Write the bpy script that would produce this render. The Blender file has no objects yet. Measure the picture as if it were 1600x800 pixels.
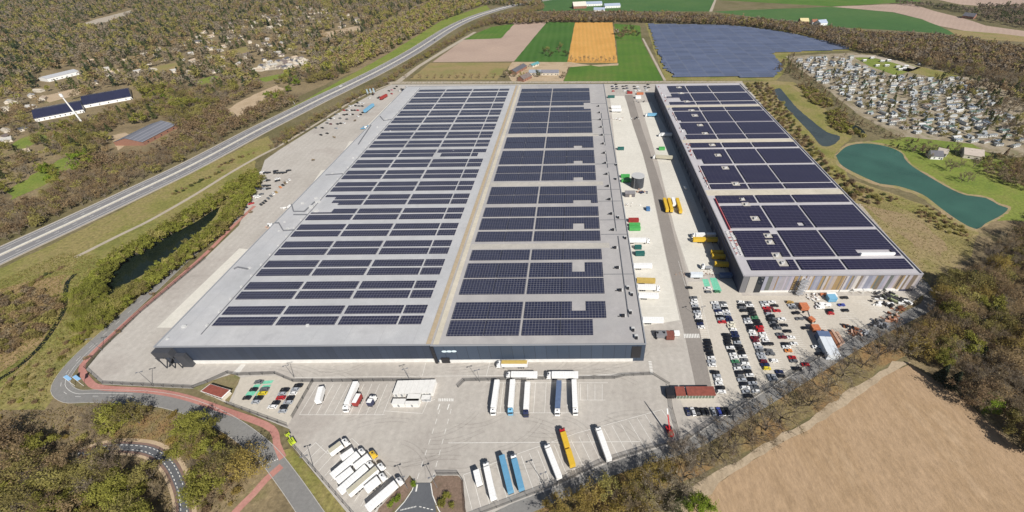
import bpy, bmesh, math, random
import numpy as np
from mathutils import Vector, Matrix

SC = bpy.context.scene
COL = SC.collection
R = math.radians
rnd = random.Random(7)
PI = math.pi

# ------------------------------------------------------------------ camera, sky, sun, exposure
FOC, PITCH, ROLL, YAW, CX, CAMH = 654.974, 0.686274, -0.016433, -0.0110847, 899.453, 190.0
_fw = Vector((math.sin(YAW) * math.cos(PITCH), math.cos(YAW) * math.cos(PITCH), -math.sin(PITCH)))
_r = Vector((math.cos(YAW), -math.sin(YAW), 0))
_u = _r.cross(_fw)
_r2 = _r * math.cos(ROLL) + _u * math.sin(ROLL)
_u2 = -_r * math.sin(ROLL) + _u * math.cos(ROLL)
cam = bpy.data.cameras.new('camera')
cam.sensor_width = 36.0
cam.lens = FOC / 1600 * 36
cam.shift_x = -(CX - 800) / 1600
cam.clip_start = 1.0
cam.clip_end = 20000
camo = bpy.data.objects.new('camera', cam)
COL.objects.link(camo)
m = Matrix.Identity(4)
for i in range(3):
    m[i][0], m[i][1], m[i][2] = _r2[i], _u2[i], -_fw[i]
m[2][3] = CAMH
camo.matrix_world = m
SC.camera = camo

SUN_EL, SUN_AZ = R(40), R(142)          # azimuth clockwise from +Y
world = bpy.data.worlds.new('World')
SC.world = world
world.use_nodes = True
wn = world.node_tree
sky = wn.nodes.new('ShaderNodeTexSky')
sky.sky_type = 'NISHITA'
sky.sun_disc = False
sky.sun_elevation = SUN_EL
sky.sun_rotation = SUN_AZ
bg = wn.nodes['Background']
bg.inputs['Strength'].default_value = 0.05
wn.links.new(sky.outputs[0], bg.inputs[0])
sun = bpy.data.lights.new('sun', 'SUN')
sun.energy = 5.0
sun.angle = R(0.5)
sun.color = (1.0, 0.955, 0.89)
suno = bpy.data.objects.new('sun', sun)
COL.objects.link(suno)
sd = Vector((math.sin(SUN_AZ) * math.cos(SUN_EL), math.cos(SUN_AZ) * math.cos(SUN_EL), math.sin(SUN_EL)))
suno.rotation_euler = sd.to_track_quat('Z', 'Y').to_euler()
SC.view_settings.view_transform = 'Standard'
SC.view_settings.look = 'None'
SC.view_settings.exposure = 0.26
SC.view_settings.gamma = 1.0
SC.view_settings.use_curve_mapping = False


# the air: pale, even haze round the whole place
def make_haze():
    bm = bmesh.new()
    bmesh.ops.create_cube(bm, size=1)
    me = bpy.data.meshes.new('haze')
    bm.to_mesh(me)
    bm.free()
    o = bpy.data.objects.new('haze', me)
    o.scale = (9800, 9800, 206)
    o.location = (0, 0, 102)
    COL.objects.link(o)
    mt = bpy.data.materials.new('haze_air')
    mt.use_nodes = True
    nt = mt.node_tree
    nt.nodes.remove(nt.nodes['Principled BSDF'])
    v = nt.nodes.new('ShaderNodeVolumePrincipled')
    v.inputs['Color'].default_value = (.86, .91, 1.0, 1)
    v.inputs['Density'].default_value = HAZE
    v.inputs['Anisotropy'].default_value = 0.2
    nt.links.new(v.outputs[0], nt.nodes['Material Output'].inputs['Volume'])
    me.materials.append(mt)
    o['kind'] = 'stuff'


HAZE = 0.00003
if HAZE:
    make_haze()


def W(px, py, z=0.0):
    """ground point seen at a photo pixel (1600 x 800), at height z"""
    v = _r2 * ((px - CX) / FOC) - _u2 * ((py - 400) / FOC) + _fw
    t = (CAMH - z) / -v.z
    return Vector((v.x * t, v.y * t, z))


# ------------------------------------------------------------------ materials
MATS = {}


def _new(name):
    mt = bpy.data.materials.new(name)
    mt.use_nodes = True
    nt = mt.node_tree
    return mt, nt, nt.nodes['Principled BSDF']


def mat(name, col, rough=0.7, metal=0.0, spec=0.5, var=0.0, scale=0.5):
    """plain paint, metal or cloth, with a little procedural unevenness"""
    if name in MATS:
        return MATS[name]
    mt, nt, b = _new(name)
    b.inputs['Roughness'].default_value = rough
    b.inputs['Metallic'].default_value = metal
    b.inputs['Specular IOR Level'].default_value = spec
    if var:
        g = nt.nodes.new('ShaderNodeNewGeometry')
        n = nt.nodes.new('ShaderNodeTexNoise')
        n.inputs['Scale'].default_value = scale
        n.inputs['Detail'].default_value = 5
        nt.links.new(g.outputs['Position'], n.inputs['Vector'])
        cr = nt.nodes.new('ShaderNodeValToRGB')
        cr.color_ramp.elements[0].position = 0.3
        cr.color_ramp.elements[1].position = 0.7
        cr.color_ramp.elements[0].color = (*[c * (1 - var) for c in col], 1)
        cr.color_ramp.elements[1].color = (*[min(1, c * (1 + var)) for c in col], 1)
        nt.links.new(n.outputs[0], cr.inputs[0])
        nt.links.new(cr.outputs[0], b.inputs['Base Color'])
    else:
        b.inputs['Base Color'].default_value = (*col, 1)
    MATS[name] = mt
    return mt


def ground_mat(name, cols, scale=0.02, fine=0.6, stretch=None, rough=0.9, finemix=0.35, stripes=None, bump=0.0):
    """several earth or plant colours mixed by noise at three sizes; stripes = (angle, period, colour, strength)"""
    mt, nt, b = _new(name)
    L = nt.links.new
    b.inputs['Roughness'].default_value = rough
    b.inputs['Specular IOR Level'].default_value = 0.2
    g = nt.nodes.new('ShaderNodeNewGeometry')
    mp = nt.nodes.new('ShaderNodeMapping')
    L(g.outputs['Position'], mp.inputs['Vector'])
    if stretch:
        mp.inputs['Rotation'].default_value = (0, 0, stretch[0])
        mp2 = nt.nodes.new('ShaderNodeMapping')
        mp2.inputs['Scale'].default_value = (stretch[1], stretch[2], 1)
        L(mp.outputs[0], mp2.inputs['Vector'])
        mp = mp2
    n1 = nt.nodes.new('ShaderNodeTexNoise')
    n1.inputs['Scale'].default_value = scale
    n1.inputs['Detail'].default_value = 8
    n1.inputs['Roughness'].default_value = 0.65
    L(mp.outputs[0], n1.inputs['Vector'])
    cr = nt.nodes.new('ShaderNodeValToRGB')
    e = cr.color_ramp.elements
    k = len(cols)
    while len(e) < k:
        e.new(0.5)
    for i, c in enumerate(cols):
        e[i].position = 0.30 + 0.40 * i / max(1, k - 1)
        e[i].color = (*c, 1)
    L(n1.outputs[0], cr.inputs[0])
    n2 = nt.nodes.new('ShaderNodeTexNoise')
    n2.inputs['Scale'].default_value = fine
    n2.inputs['Detail'].default_value = 6
    n2.inputs['Roughness'].default_value = 0.7
    L(mp.outputs[0], n2.inputs['Vector'])
    mr = nt.nodes.new('ShaderNodeMapRange')
    mr.inputs[1].default_value = 0.3
    mr.inputs[2].default_value = 0.7
    mr.inputs[3].default_value = 1 - finemix
    mr.inputs[4].default_value = 1 + finemix
    L(n2.outputs[0], mr.inputs[0])
    mx = nt.nodes.new('ShaderNodeMix')
    mx.data_type = 'RGBA'
    mx.blend_type = 'MULTIPLY'
    mx.inputs[0].default_value = 1
    L(cr.outputs[0], mx.inputs[6])
    L(mr.outputs[0], mx.inputs[7])
    out = mx.outputs[2]
    if stripes:
        for ang, per, colr, stg in stripes:
            m2 = nt.nodes.new('ShaderNodeMapping')
            m2.inputs['Rotation'].default_value = (0, 0, ang)
            L(g.outputs['Position'], m2.inputs['Vector'])
            wv = nt.nodes.new('ShaderNodeTexWave')
            wv.inputs['Scale'].default_value = 1.0 / per * 0.314
            wv.inputs['Distortion'].default_value = 1.6
            wv.inputs['Detail'].default_value = 3
            wv.inputs['Detail Scale'].default_value = 0.6
            L(m2.outputs[0], wv.inputs['Vector'])
            m3 = nt.nodes.new('ShaderNodeMath')
            m3.operation = 'MULTIPLY'
            m3.inputs[1].default_value = stg
            L(wv.outputs['Fac'], m3.inputs[0])
            mm = nt.nodes.new('ShaderNodeMix')
            mm.data_type = 'RGBA'
            L(m3.outputs[0], mm.inputs[0])
            L(out, mm.inputs[6])
            mm.inputs[7].default_value = (*colr, 1)
            out = mm.outputs[2]
    L(out, b.inputs['Base Color'])
    if bump:
        bp = nt.nodes.new('ShaderNodeBump')
        bp.inputs['Strength'].default_value = bump
        bp.inputs['Distance'].default_value = 1.0
        L(n2.outputs[0], bp.inputs['Height'])
        L(bp.outputs[0], b.inputs['Normal'])
    MATS[name] = mt
    return mt


def grid_mat(name, base, line, px, py, wx, wy, rough=0.25, ox=0.0, oy=0.0, var=0.25, spec=0.5):
    """cells of base colour parted by thin lines every px by py metres (solar modules, pavers, cladding seams)"""
    mt, nt, b = _new(name)
    L = nt.links.new
    b.inputs['Roughness'].default_value = rough
    b.inputs['Specular IOR Level'].default_value = spec
    g = nt.nodes.new('ShaderNodeNewGeometry')
    sp = nt.nodes.new('ShaderNodeSeparateXYZ')
    L(g.outputs['Position'], sp.inputs[0])

    def mth(op, a, bb):
        n = nt.nodes.new('ShaderNodeMath')
        n.operation = op
        for i, v in enumerate((a, bb)):
            if isinstance(v, (int, float)):
                n.inputs[i].default_value = v
            else:
                L(v, n.inputs[i])
        return n.outputs[0]
    lx = mth('LESS_THAN', mth('FLOORED_MODULO', mth('ADD', sp.outputs[0], ox), px), wx)
    ly = mth('LESS_THAN', mth('FLOORED_MODULO', mth('ADD', sp.outputs[1], oy), py), wy)
    f = mth('MAXIMUM', lx, ly)
    cx = mth('FLOOR', mth('DIVIDE', mth('ADD', sp.outputs[0], ox), px), 0)
    cy = mth('FLOOR', mth('DIVIDE', mth('ADD', sp.outputs[1], oy), py), 0)
    cb = nt.nodes.new('ShaderNodeCombineXYZ')
    L(cx, cb.inputs[0])
    L(cy, cb.inputs[1])
    wnz = nt.nodes.new('ShaderNodeTexWhiteNoise')
    L(cb.outputs[0], wnz.inputs['Vector'])
    nz = nt.nodes.new('ShaderNodeTexNoise')
    nz.inputs['Scale'].default_value = 0.06
    nz.inputs['Detail'].default_value = 4
    L(g.outputs['Position'], nz.inputs['Vector'])
    v = mth('ADD', mth('MULTIPLY', wnz.outputs['Value'], 0.6), mth('MULTIPLY', nz.outputs[0], 0.8))
    mr = nt.nodes.new('ShaderNodeMapRange')
    mr.inputs[1].default_value = 0.1
    mr.inputs[2].default_value = 1.3
    mr.inputs[3].default_value = 1 - var
    mr.inputs[4].default_value = 1 + var
    L(v, mr.inputs[0])
    mv = nt.nodes.new('ShaderNodeMix')
    mv.data_type = 'RGBA'
    mv.blend_type = 'MULTIPLY'
    mv.inputs[0].default_value = 1
    mv.inputs[6].default_value = (*base, 1)
    L(mr.outputs[0], mv.inputs[7])
    mx = nt.nodes.new('ShaderNodeMix')
    mx.data_type = 'RGBA'
    L(f, mx.inputs[0])
    L(mv.outputs[2], mx.inputs[6])
    mx.inputs[7].default_value = (*line, 1)
    L(mx.outputs[2], b.inputs['Base Color'])
    MATS[name] = mt
    return mt


def leaf_mat(name, col, var=0.35, rough=0.8):
    """leaves and twigs: colour shifts from clump to clump and from plant to plant"""
    mt, nt, b = _new(name)
    L = nt.links.new
    b.inputs['Roughness'].default_value = rough
    b.inputs['Specular IOR Level'].default_value = 0.15
    oi = nt.nodes.new('ShaderNodeObjectInfo')
    g = nt.nodes.new('ShaderNodeNewGeometry')
    nz = nt.nodes.new('ShaderNodeTexNoise')
    nz.inputs['Scale'].default_value = 0.12
    nz.inputs['Detail'].default_value = 4
    L(g.outputs['Position'], nz.inputs['Vector'])
    ad = nt.nodes.new('ShaderNodeMath')
    ad.operation = 'MULTIPLY_ADD'
    L(oi.outputs['Random'], ad.inputs[0])
    ad.inputs[1].default_value = 0.35
    L(nz.outputs[0], ad.inputs[2])
    cr = nt.nodes.new('ShaderNodeValToRGB')
    e = cr.color_ramp.elements
    e[0].position = 0.40
    e[1].position = 0.95
    e[0].color = (col[0] * (1 - var) * 1.05, col[1] * (1 - var) * 0.97, col[2] * (1 - var), 1)
    e[1].color = (col[0] * (1 + var), col[1] * (1 + var), col[2] * (1 + var * .6), 1)
    L(ad.outputs[0], cr.inputs[0])
    L(cr.outputs[0], b.inputs['Base Color'])
    tr = nt.nodes.new('ShaderNodeBsdfTranslucent')
    L(cr.outputs[0], tr.inputs['Color'])
    mx = nt.nodes.new('ShaderNodeMixShader')
    mx.inputs[0].default_value = .45
    L(b.outputs[0], mx.inputs[1])
    L(tr.outputs[0], mx.inputs[2])
    L(mx.outputs[0], nt.nodes['Material Output'].inputs['Surface'])
    MATS[name] = mt
    return mt


def water_mat(name, col, rough=0.08, spec=0.5, wave=0.25):
    mt, nt, b = _new(name)
    L = nt.links.new
    b.inputs['Roughness'].default_value = rough
    b.inputs['Specular IOR Level'].default_value = spec
    g = nt.nodes.new('ShaderNodeNewGeometry')
    n = nt.nodes.new('ShaderNodeTexNoise')
    n.inputs['Scale'].default_value = 0.03
    n.inputs['Detail'].default_value = 5
    L(g.outputs['Position'], n.inputs['Vector'])
    cr = nt.nodes.new('ShaderNodeValToRGB')
    cr.color_ramp.elements[0].position = .3
    cr.color_ramp.elements[1].position = .7
    cr.color_ramp.elements[0].color = (*[c * .8 for c in col], 1)
    cr.color_ramp.elements[1].color = (*[c * 1.2 for c in col], 1)
    L(n.outputs[0], cr.inputs[0])
    L(cr.outputs[0], b.inputs['Base Color'])
    n2 = nt.nodes.new('ShaderNodeTexNoise')
    n2.inputs['Scale'].default_value = 0.5
    n2.inputs['Detail'].default_value = 3
    L(g.outputs['Position'], n2.inputs['Vector'])
    bp = nt.nodes.new('ShaderNodeBump')
    bp.inputs['Strength'].default_value = wave
    bp.inputs['Distance'].default_value = 0.3
    L(n2.outputs[0], bp.inputs['Height'])
    L(bp.outputs[0], b.inputs['Normal'])
    MATS[name] = mt
    return mt


def mesh_fence_mat(name, col, cover):
    """woven wire: part of the light passes between the wires"""
    mt, nt, b = _new(name)
    b.inputs['Base Color'].default_value = (*col, 1)
    b.inputs['Alpha'].default_value = cover
    b.inputs['Roughness'].default_value = .6
    MATS[name] = mt
    return mt


# ------------------------------------------------------------------ mesh helpers
class MB:
    """collects shapes for ONE mesh"""

    def __init__(self):
        self.v, self.f, self.mi = [], [], []

    def poly(self, pts, mi=0):
        k = len(self.v)
        self.v += [tuple(p) for p in pts]
        self.f.append(tuple(range(k, k + len(pts))))
        self.mi.append(mi)

    def box(self, x0, x1, y0, y1, z0, z1, mi=0, top=None, bottom=True):
        k = len(self.v)
        self.v += [(x0, y0, z0), (x1, y0, z0), (x1, y1, z0), (x0, y1, z0), (x0, y0, z1), (x1, y0, z1), (x1, y1, z1), (x0, y1, z1)]
        fs = [(4, 5, 6, 7), (0, 1, 5, 4), (1, 2, 6, 5), (2, 3, 7, 6), (3, 0, 4, 7)]
        ms = [mi if top is None else top, mi, mi, mi, mi]
        if bottom:
            fs.append((3, 2, 1, 0))
            ms.append(mi)
        for f, q in zip(fs, ms):
            self.f.append(tuple(k + i for i in f))
            self.mi.append(q)

    def obox(self, c, d, length, width, z0, z1, mi=0):
        """box along direction d (2-D), centred at c"""
        d = Vector((d[0], d[1])).normalized()
        n = Vector((-d.y, d.x))
        a = Vector((c[0], c[1]))
        ps = [a - d * length / 2 - n * width / 2, a + d * length / 2 - n * width / 2, a + d * length / 2 + n * width / 2, a - d * length / 2 + n * width / 2]
        self.prism(ps, z0, z1, mi)

    def prism(self, ps, z0, z1, mi=0, top=None):
        k = len(self.v)
        n = len(ps)
        self.v += [(p[0], p[1], z0) for p in ps] + [(p[0], p[1], z1) for p in ps]
        self.f.append(tuple(range(k + n, k + 2 * n)))
        self.mi.append(mi if top is None else top)
        self.f.append(tuple(range(k + n - 1, k - 1, -1)))
        self.mi.append(mi)
        for i in range(n):
            j = (i + 1) % n
            self.f.append((k + i, k + j, k + n + j, k + n + i))
            self.mi.append(mi)

    def hull_x(self, prof, y0, y1, inset=0.0, mi=0):
        """side profile (x, z) list swept across y; inset narrows points above mid height"""
        k = len(self.v)
        n = len(prof)
        zs = [p[1] for p in prof]
        zm = (min(zs) + max(zs)) / 2
        for s, y in ((1, y0), (-1, y1)):
            for (x, z) in prof:
                self.v.append((x, y + (s * inset if z > zm else 0), z))
        self.f.append(tuple(range(k, k + n)))
        self.f.append(tuple(range(k + 2 * n - 1, k + n - 1, -1)))
        self.mi += [mi, mi]
        for i in range(n):
            j = (i + 1) % n
            self.f.append((k + i, k + n + i, k + n + j, k + j))
            self.mi.append(mi)

    def tube(self, a, b, ra, rb, sides=5, mi=0, cap=False):
        a, b = Vector(a), Vector(b)
        d = (b - a)
        if d.length < 1e-6:
            return
        d.normalize()
        x = d.orthogonal().normalized()
        y = d.cross(x)
        k = len(self.v)
        for p, r in ((a, ra), (b, rb)):
            for i in range(sides):
                t = 2 * PI * i / sides
                self.v.append(tuple(p + (x * math.cos(t) + y * math.sin(t)) * r))
        for i in range(sides):
            j = (i + 1) % sides
            self.f.append((k + i, k + j, k + sides + j, k + sides + i))
            self.mi.append(mi)
        if cap:
            self.f.append(tuple(range(k + sides, k + 2 * sides)))
            self.f.append(tuple(range(k + sides - 1, k - 1, -1)))
            self.mi += [mi, mi]

    def mesh(self, name):
        me = bpy.data.meshes.new(name)
        me.from_pydata(self.v, [], self.f)
        me.polygons.foreach_set('material_index', self.mi)
        return me

    def fix(self, me):
        bm = bmesh.new()
        bm.from_mesh(me)
        bmesh.ops.recalc_face_normals(bm, faces=bm.faces)
        bm.to_mesh(me)
        bm.free()

    def build(self, name, mats, parent=None, smooth=False, recalc=True):
        me = self.mesh(name)
        if recalc:
            self.fix(me)
        for q in (mats if isinstance(mats, (list, tuple)) else [mats]):
            me.materials.append(q)
        if smooth:
            me.polygons.foreach_set('use_smooth', [True] * len(me.polygons))
        o = bpy.data.objects.new(name, me)
        COL.objects.link(o)
        o.parent = parent
        return o


def tag(o, label=None, cat=None, group=None, kind=None):
    if label:
        o['label'] = label
    if cat:
        o['category'] = cat
    if group:
        o['group'] = group
    if kind:
        o['kind'] = kind
    return o


def thing(name, label, cat, loc=(0, 0, 0), rz=0.0, group=None):
    o = bpy.data.objects.new(name, None)
    COL.objects.link(o)
    o.location = loc
    o.rotation_euler = (0, 0, rz)
    o.empty_display_size = 1
    return tag(o, label, cat, group)


def inst(name, me, parent=None, mats=None, loc=(0, 0, 0), rz=0.0, sc=None):
    """an object on shared mesh data; mats override the mesh's own for this object only"""
    o = bpy.data.objects.new(name, me)
    COL.objects.link(o)
    o.parent = parent
    o.location = loc
    o.rotation_euler = (0, 0, rz)
    if sc is not None:
        o.scale = sc if isinstance(sc, tuple) else (sc, sc, sc)
    if mats:
        for i, q in enumerate(mats):
            if q is not None:
                o.material_slots[i].link = 'OBJECT'
                o.material_slots[i].material = q
    return o


def catmull(pts, step=6.0):
    pts = [Vector((p[0], p[1])) for p in pts]
    out = []
    for i in range(len(pts) - 1):
        p1, p2 = pts[i], pts[i + 1]
        p0 = pts[i - 1] if i else p1 * 2 - p2
        p3 = pts[i + 2] if i + 2 < len(pts) else p2 * 2 - p1
        n = max(1, int((p2 - p1).length / step))
        for k in range(n):
            t = k / n
            out.append(0.5 * ((2 * p1) + (p2 - p0) * t + (2 * p0 - 5 * p1 + 4 * p2 - p3) * t * t + (3 * p1 - p0 - 3 * p2 + p3) * t ** 3))
    out.append(pts[-1])
    return out


def line_px(pts, z=0.0, step=6.0):
    return catmull([W(x, y, z) for x, y in pts], step)


def normals(pl):
    ns = []
    for i in range(len(pl)):
        d = pl[min(i + 1, len(pl) - 1)] - pl[max(i - 1, 0)]
        d.normalize()
        ns.append(Vector((-d.y, d.x)))
    return ns


def strip(mb, pl, a, b, z, mi=0):
    """ribbon along pl between sideways offsets a and b (left positive)"""
    ns = normals(pl)
    k = len(mb.v)
    for p, n in zip(pl, ns):
        q, r = p + n * a, p + n * b
        mb.v += [(q.x, q.y, z), (r.x, r.y, z)]
    for i in range(len(pl) - 1):
        mb.f.append((k + 2 * i, k + 2 * i + 1, k + 2 * i + 3, k + 2 * i + 2))
        mb.mi.append(mi)


def dashes(mb, pl, off, w, on, gap, z, mi=0):
    d = 0.0
    ns = normals(pl)
    run, start = 0.0, 0
    pos = [0.0]
    for i in range(1, len(pl)):
        pos.append(pos[-1] + (pl[i] - pl[i - 1]).length)

    def at(s):
        s = max(0, min(pos[-1] - 1e-6, s))
        j = int(np.searchsorted(pos, s, side='right')) - 1
        t = (s - pos[j]) / max(1e-9, pos[j + 1] - pos[j])
        return pl[j].lerp(pl[j + 1], t), ns[j].lerp(ns[j + 1], t)
    while d + on < pos[-1]:
        (p, n), (q, nn) = at(d), at(d + on)
        a0, a1 = p + n * (off - w / 2), p + n * (off + w / 2)
        b0, b1 = q + nn * (off - w / 2), q + nn * (off + w / 2)
        mb.poly([(a0.x, a0.y, z), (b0.x, b0.y, z), (b1.x, b1.y, z), (a1.x, a1.y, z)], mi)
        d += on + gap


def seg(mb, p, q, w, z, mi=0):
    """one painted line between two ground points"""
    p, q = Vector((p[0], p[1])), Vector((q[0], q[1]))
    d = (q - p).normalized()
    n = Vector((-d.y, d.x)) * w / 2
    mb.poly([(*(p - n), z), (*(q - n), z), (*(q + n), z), (*(p + n), z)], mi)


def ragged(pts, amp, step):
    """outline with an uneven natural edge"""
    out = []
    rr = random.Random(int(abs(pts[0][0] * 13 + pts[0][1] * 7)))
    n = len(pts)
    for i in range(n):
        a, b = Vector(pts[i][:2]), Vector(pts[(i + 1) % n][:2])
        k = max(1, int((b - a).length / step))
        d = (b - a).normalized() if (b - a).length > 0 else Vector((1, 0))
        nn = Vector((-d.y, d.x))
        for j in range(k):
            out.append(a.lerp(b, j / k) + nn * rr.uniform(-amp, amp))
    return out


def sheet(name, pts, z, mt, amp=0.0, step=8.0, world=False, kind='structure', smooth=False):
    ps = [Vector((p[0], p[1])) for p in pts] if world else [W(p[0], p[1], z).to_2d() for p in pts]
    if smooth:
        ps = catmull(ps + [ps[0]], step)[:-1]
    if amp:
        ps = ragged(ps, amp, step)
    bm = bmesh.new()
    f = bm.faces.new([bm.verts.new((p.x, p.y, z)) for p in ps])
    f.normal_update()
    if f.normal.z < 0:
        f.normal_flip()
    bmesh.ops.triangulate(bm, faces=bm.faces)
    me = bpy.data.meshes.new(name)
    bm.to_mesh(me)
    bm.free()
    me.materials.append(mt)
    o = bpy.data.objects.new(name, me)
    COL.objects.link(o)
    return tag(o, kind=kind)


def in_poly(p, poly):
    x, y = p[0], p[1]
    c = False
    j = len(poly) - 1
    for i in range(len(poly)):
        xi, yi, xj, yj = poly[i][0], poly[i][1], poly[j][0], poly[j][1]
        if (yi > y) != (yj > y) and x < (xj - xi) * (y - yi) / (yj - yi) + xi:
            c = not c
        j = i
    return c


def sample(poly_px, spacing, z=0.0, rr=rnd, jit=0.42, world=False):
    """points about spacing metres apart inside an outline given in photo pixels"""
    po = [Vector(p[:2]) for p in poly_px] if world else [W(x, y, z).to_2d() for x, y in poly_px]
    x0, x1 = min(p.x for p in po), max(p.x for p in po)
    y0, y1 = min(p.y for p in po), max(p.y for p in po)
    out = []
    ny = int((y1 - y0) / (spacing * .87)) + 1
    nx = int((x1 - x0) / spacing) + 1
    for j in range(ny):
        for i in range(nx):
            p = Vector((x0 + (i + (j % 2) * .5) * spacing + rr.uniform(-jit, jit) * spacing, y0 + j * spacing * .87 + rr.uniform(-jit, jit) * spacing))
            if in_poly(p, po):
                out.append(p)
    return out


_ORD = 'first second third fourth fifth sixth seventh eighth ninth tenth eleventh twelfth thirteenth fourteenth fifteenth sixteenth seventeenth eighteenth nineteenth twentieth'.split()


def ordw(i):
    if i < 20:
        return _ORD[i]
    return 'twenty-' + _ORD[i - 20] if i < 29 else 'thirtieth'


def W2(x, y, z=0.0):
    return W(x, y, z).to_2d()

# ------------------------------------------------------------------ setting: ground, fields, water, roads
g_base = ground_mat('earth_and_grass', [(.085, .075, .038), (.13, .115, .052), (.175, .145, .08), (.115, .12, .04)], .012, .35, bump=.25)
g_wood = ground_mat('woodland_floor', [(.12, .095, .055), (.18, .14, .08), (.24, .185, .105), (.16, .145, .06)], .03, .5, bump=.3)
g_litter = ground_mat('leaf_litter', [(.16, .105, .05), (.24, .15, .068), (.20, .16, .075), (.13, .105, .05)], .05, .8, bump=.3)
g_verge = ground_mat('verge_grass', [(.13, .14, .035), (.20, .19, .055), (.25, .205, .085), (.15, .16, .04)], .03, .5, finemix=.4, bump=.3)
g_lawn = ground_mat('lawn', [(.12, .17, .03), (.17, .21, .04), (.21, .20, .06)], .03, .5, bump=.2)
g_dry = ground_mat('dry_grass', [(.16, .13, .05), (.23, .17, .075), (.30, .21, .11), (.19, .17, .05)], .028, .5, finemix=.4, bump=.3)
_fd = W2(1520, 780) - W2(1400, 630)
_fa = -math.atan2(_fd.y, _fd.x)
g_field = ground_mat('bare_field', [(.265, .178, .105), (.325, .224, .134), (.375, .262, .162), (.335, .23, .136), (.42, .302, .192), (.285, .195, .115)], .022, .55, stretch=(_fa, .42, 1.0), finemix=.20, bump=.3)
g_path = ground_mat('sandy_path', [(.34, .265, .18), (.40, .32, .225), (.30, .235, .16)], .06, .7, finemix=.2)
g_plough = ground_mat('ploughed_field', [(.34, .25, .20), (.40, .30, .24), (.44, .33, .26)], .01, .3, finemix=.12, stripes=[(R(38), 9, (.33, .24, .19), .3)])
g_crop = ground_mat('green_crop', [(.035, .095, .016), (.05, .125, .02), (.07, .14, .028)], .01, .3, finemix=.12, stripes=[(R(0), 12, (.085, .16, .04), .35)])
g_crop2 = ground_mat('meadow', [(.055, .13, .018), (.085, .165, .024), (.13, .17, .04)], .012, .3, finemix=.15, stripes=[(R(4), 10, (.05, .115, .02), .25)])
g_ochre = ground_mat('ochre_field', [(.50, .26, .065), (.57, .30, .08), (.60, .33, .10)], .02, .3, finemix=.12, stripes=[(R(0), 8, (.42, .25, .06), .4)])
g_far = ground_mat('far_crop', [(.04, .105, .03), (.06, .13, .036), (.09, .15, .045)], .004, .1, finemix=.12)
g_olive = ground_mat('tired_meadow', [(.20, .19, .07), (.28, .21, .10), (.17, .19, .05)], .012, .3, finemix=.15)
g_sand = ground_mat('sand', [(.36, .27, .17), (.44, .34, .23), (.30, .22, .13)], .04, .6, finemix=.15)
g_gravel = ground_mat('gravel', [(.33, .29, .23), (.40, .35, .28), (.36, .30, .23)], .06, .8, finemix=.15)
g_conc = ground_mat('yard_pavers', [(.29, .265, .24), (.375, .345, .31), (.42, .39, .35), (.45, .42, .38), (.39, .355, .32), (.33, .30, .27)], .016, .45, finemix=.13,
                    stripes=[(R(0), 5.0, (.33, .30, .27), .20), (R(90), 4.2, (.44, .41, .37), .18)])
g_conc2 = ground_mat('dock_concrete', [(.54, .515, .46), (.60, .575, .51), (.64, .61, .55)], .02, .4, finemix=.08)
g_conc3 = ground_mat('car_park_pavers', [(.45, .41, .35), (.49, .45, .385), (.53, .485, .42)], .02, .6, finemix=.09)
g_asph = ground_mat('asphalt', [(.19, .185, .18), (.215, .21, .20), (.24, .23, .22)], .03, .7, finemix=.12)
g_lane = ground_mat('worn_asphalt', [(.22, .197, .178), (.25, .225, .202), (.275, .25, .225)], .02, .7, finemix=.12, stripes=[(R(0), 3.2, (.24, .22, .20), .3)])
g_lane2 = ground_mat('pale_asphalt', [(.34, .31, .275), (.37, .335, .30), (.40, .365, .325)], .03, .6, finemix=.1)
g_mway = ground_mat('motorway_asphalt', [(.175, .17, .175), (.20, .195, .20), (.22, .215, .215)], .02, .6, finemix=.1)
g_dark = ground_mat('new_asphalt', [(.10, .105, .115), (.12, .125, .135)], .06, .7, finemix=.1)
g_red = ground_mat('red_asphalt', [(.34, .155, .13), (.40, .19, .16), (.44, .23, .19)], .06, .8, finemix=.15)
g_brick = ground_mat('brown_asphalt', [(.17, .115, .095), (.21, .14, .115)], .06, .8, finemix=.15)
g_bark = ground_mat('planting_bed', [(.16, .115, .085), (.20, .14, .105), (.13, .10, .07)], .15, 1.2, finemix=.3)
m_line = mat('road_paint', (.72, .71, .67), .7, var=.12, scale=1.5)
m_yline = mat('yellow_paint', (.62, .48, .12), .7, var=.12, scale=1.5)
m_green = mat('green_bay_paint', (.16, .50, .34), .8, var=.15, scale=.8)

b = MB()
N = 40
S = 4800
for j in range(N):
    for i in range(N):
        x0, x1 = -S + 2 * S * i / N, -S + 2 * S * (i + 1) / N
        y0, y1 = -S + 2 * S * j / N, -S + 2 * S * (j + 1) / N
        b.poly([(x0, y0, 0), (x1, y0, 0), (x1, y1, 0), (x0, y1, 0)])
tag(b.build('ground', g_base, recalc=False), kind='structure')

# woodland floors and rough ground
sheet('woodland_floor', [(-60, 560), (60, 600), (120, 632), (200, 634), (330, 655), (390, 690), (430, 740), (490, 830), (-160, 830)], .03, g_wood, 1.5, 6)
sheet('woodland_floor', [(-20, -5), (720, -8), (700, 35), (560, 110), (400, 178), (200, 278), (0, 372), (-250, 470), (-400, 200)], .03, g_wood, 3, 14)
sheet('woodland_floor', [(1390, 520), (1460, 400), (1580, 320), (1760, 280), (1760, 760), (1600, 712), (1500, 618), (1420, 566)], .03, g_wood, 1.5, 6)
sheet('leaf_litter', [(880, 830), (1010, 778), (1090, 742), (1200, 692), (1300, 632), (1380, 575), (1440, 540), (1400, 498), (1290, 562), (1180, 630), (1062, 694), (1010, 714), (800, 798), (740, 830)], .04, g_litter, .8, 5)
sheet('leaf_litter', [(165, 690), (185, 665), (250, 640), (300, 668), (310, 700), (280, 705), (240, 690)], .05, g_litter, 1, 4)
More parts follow.
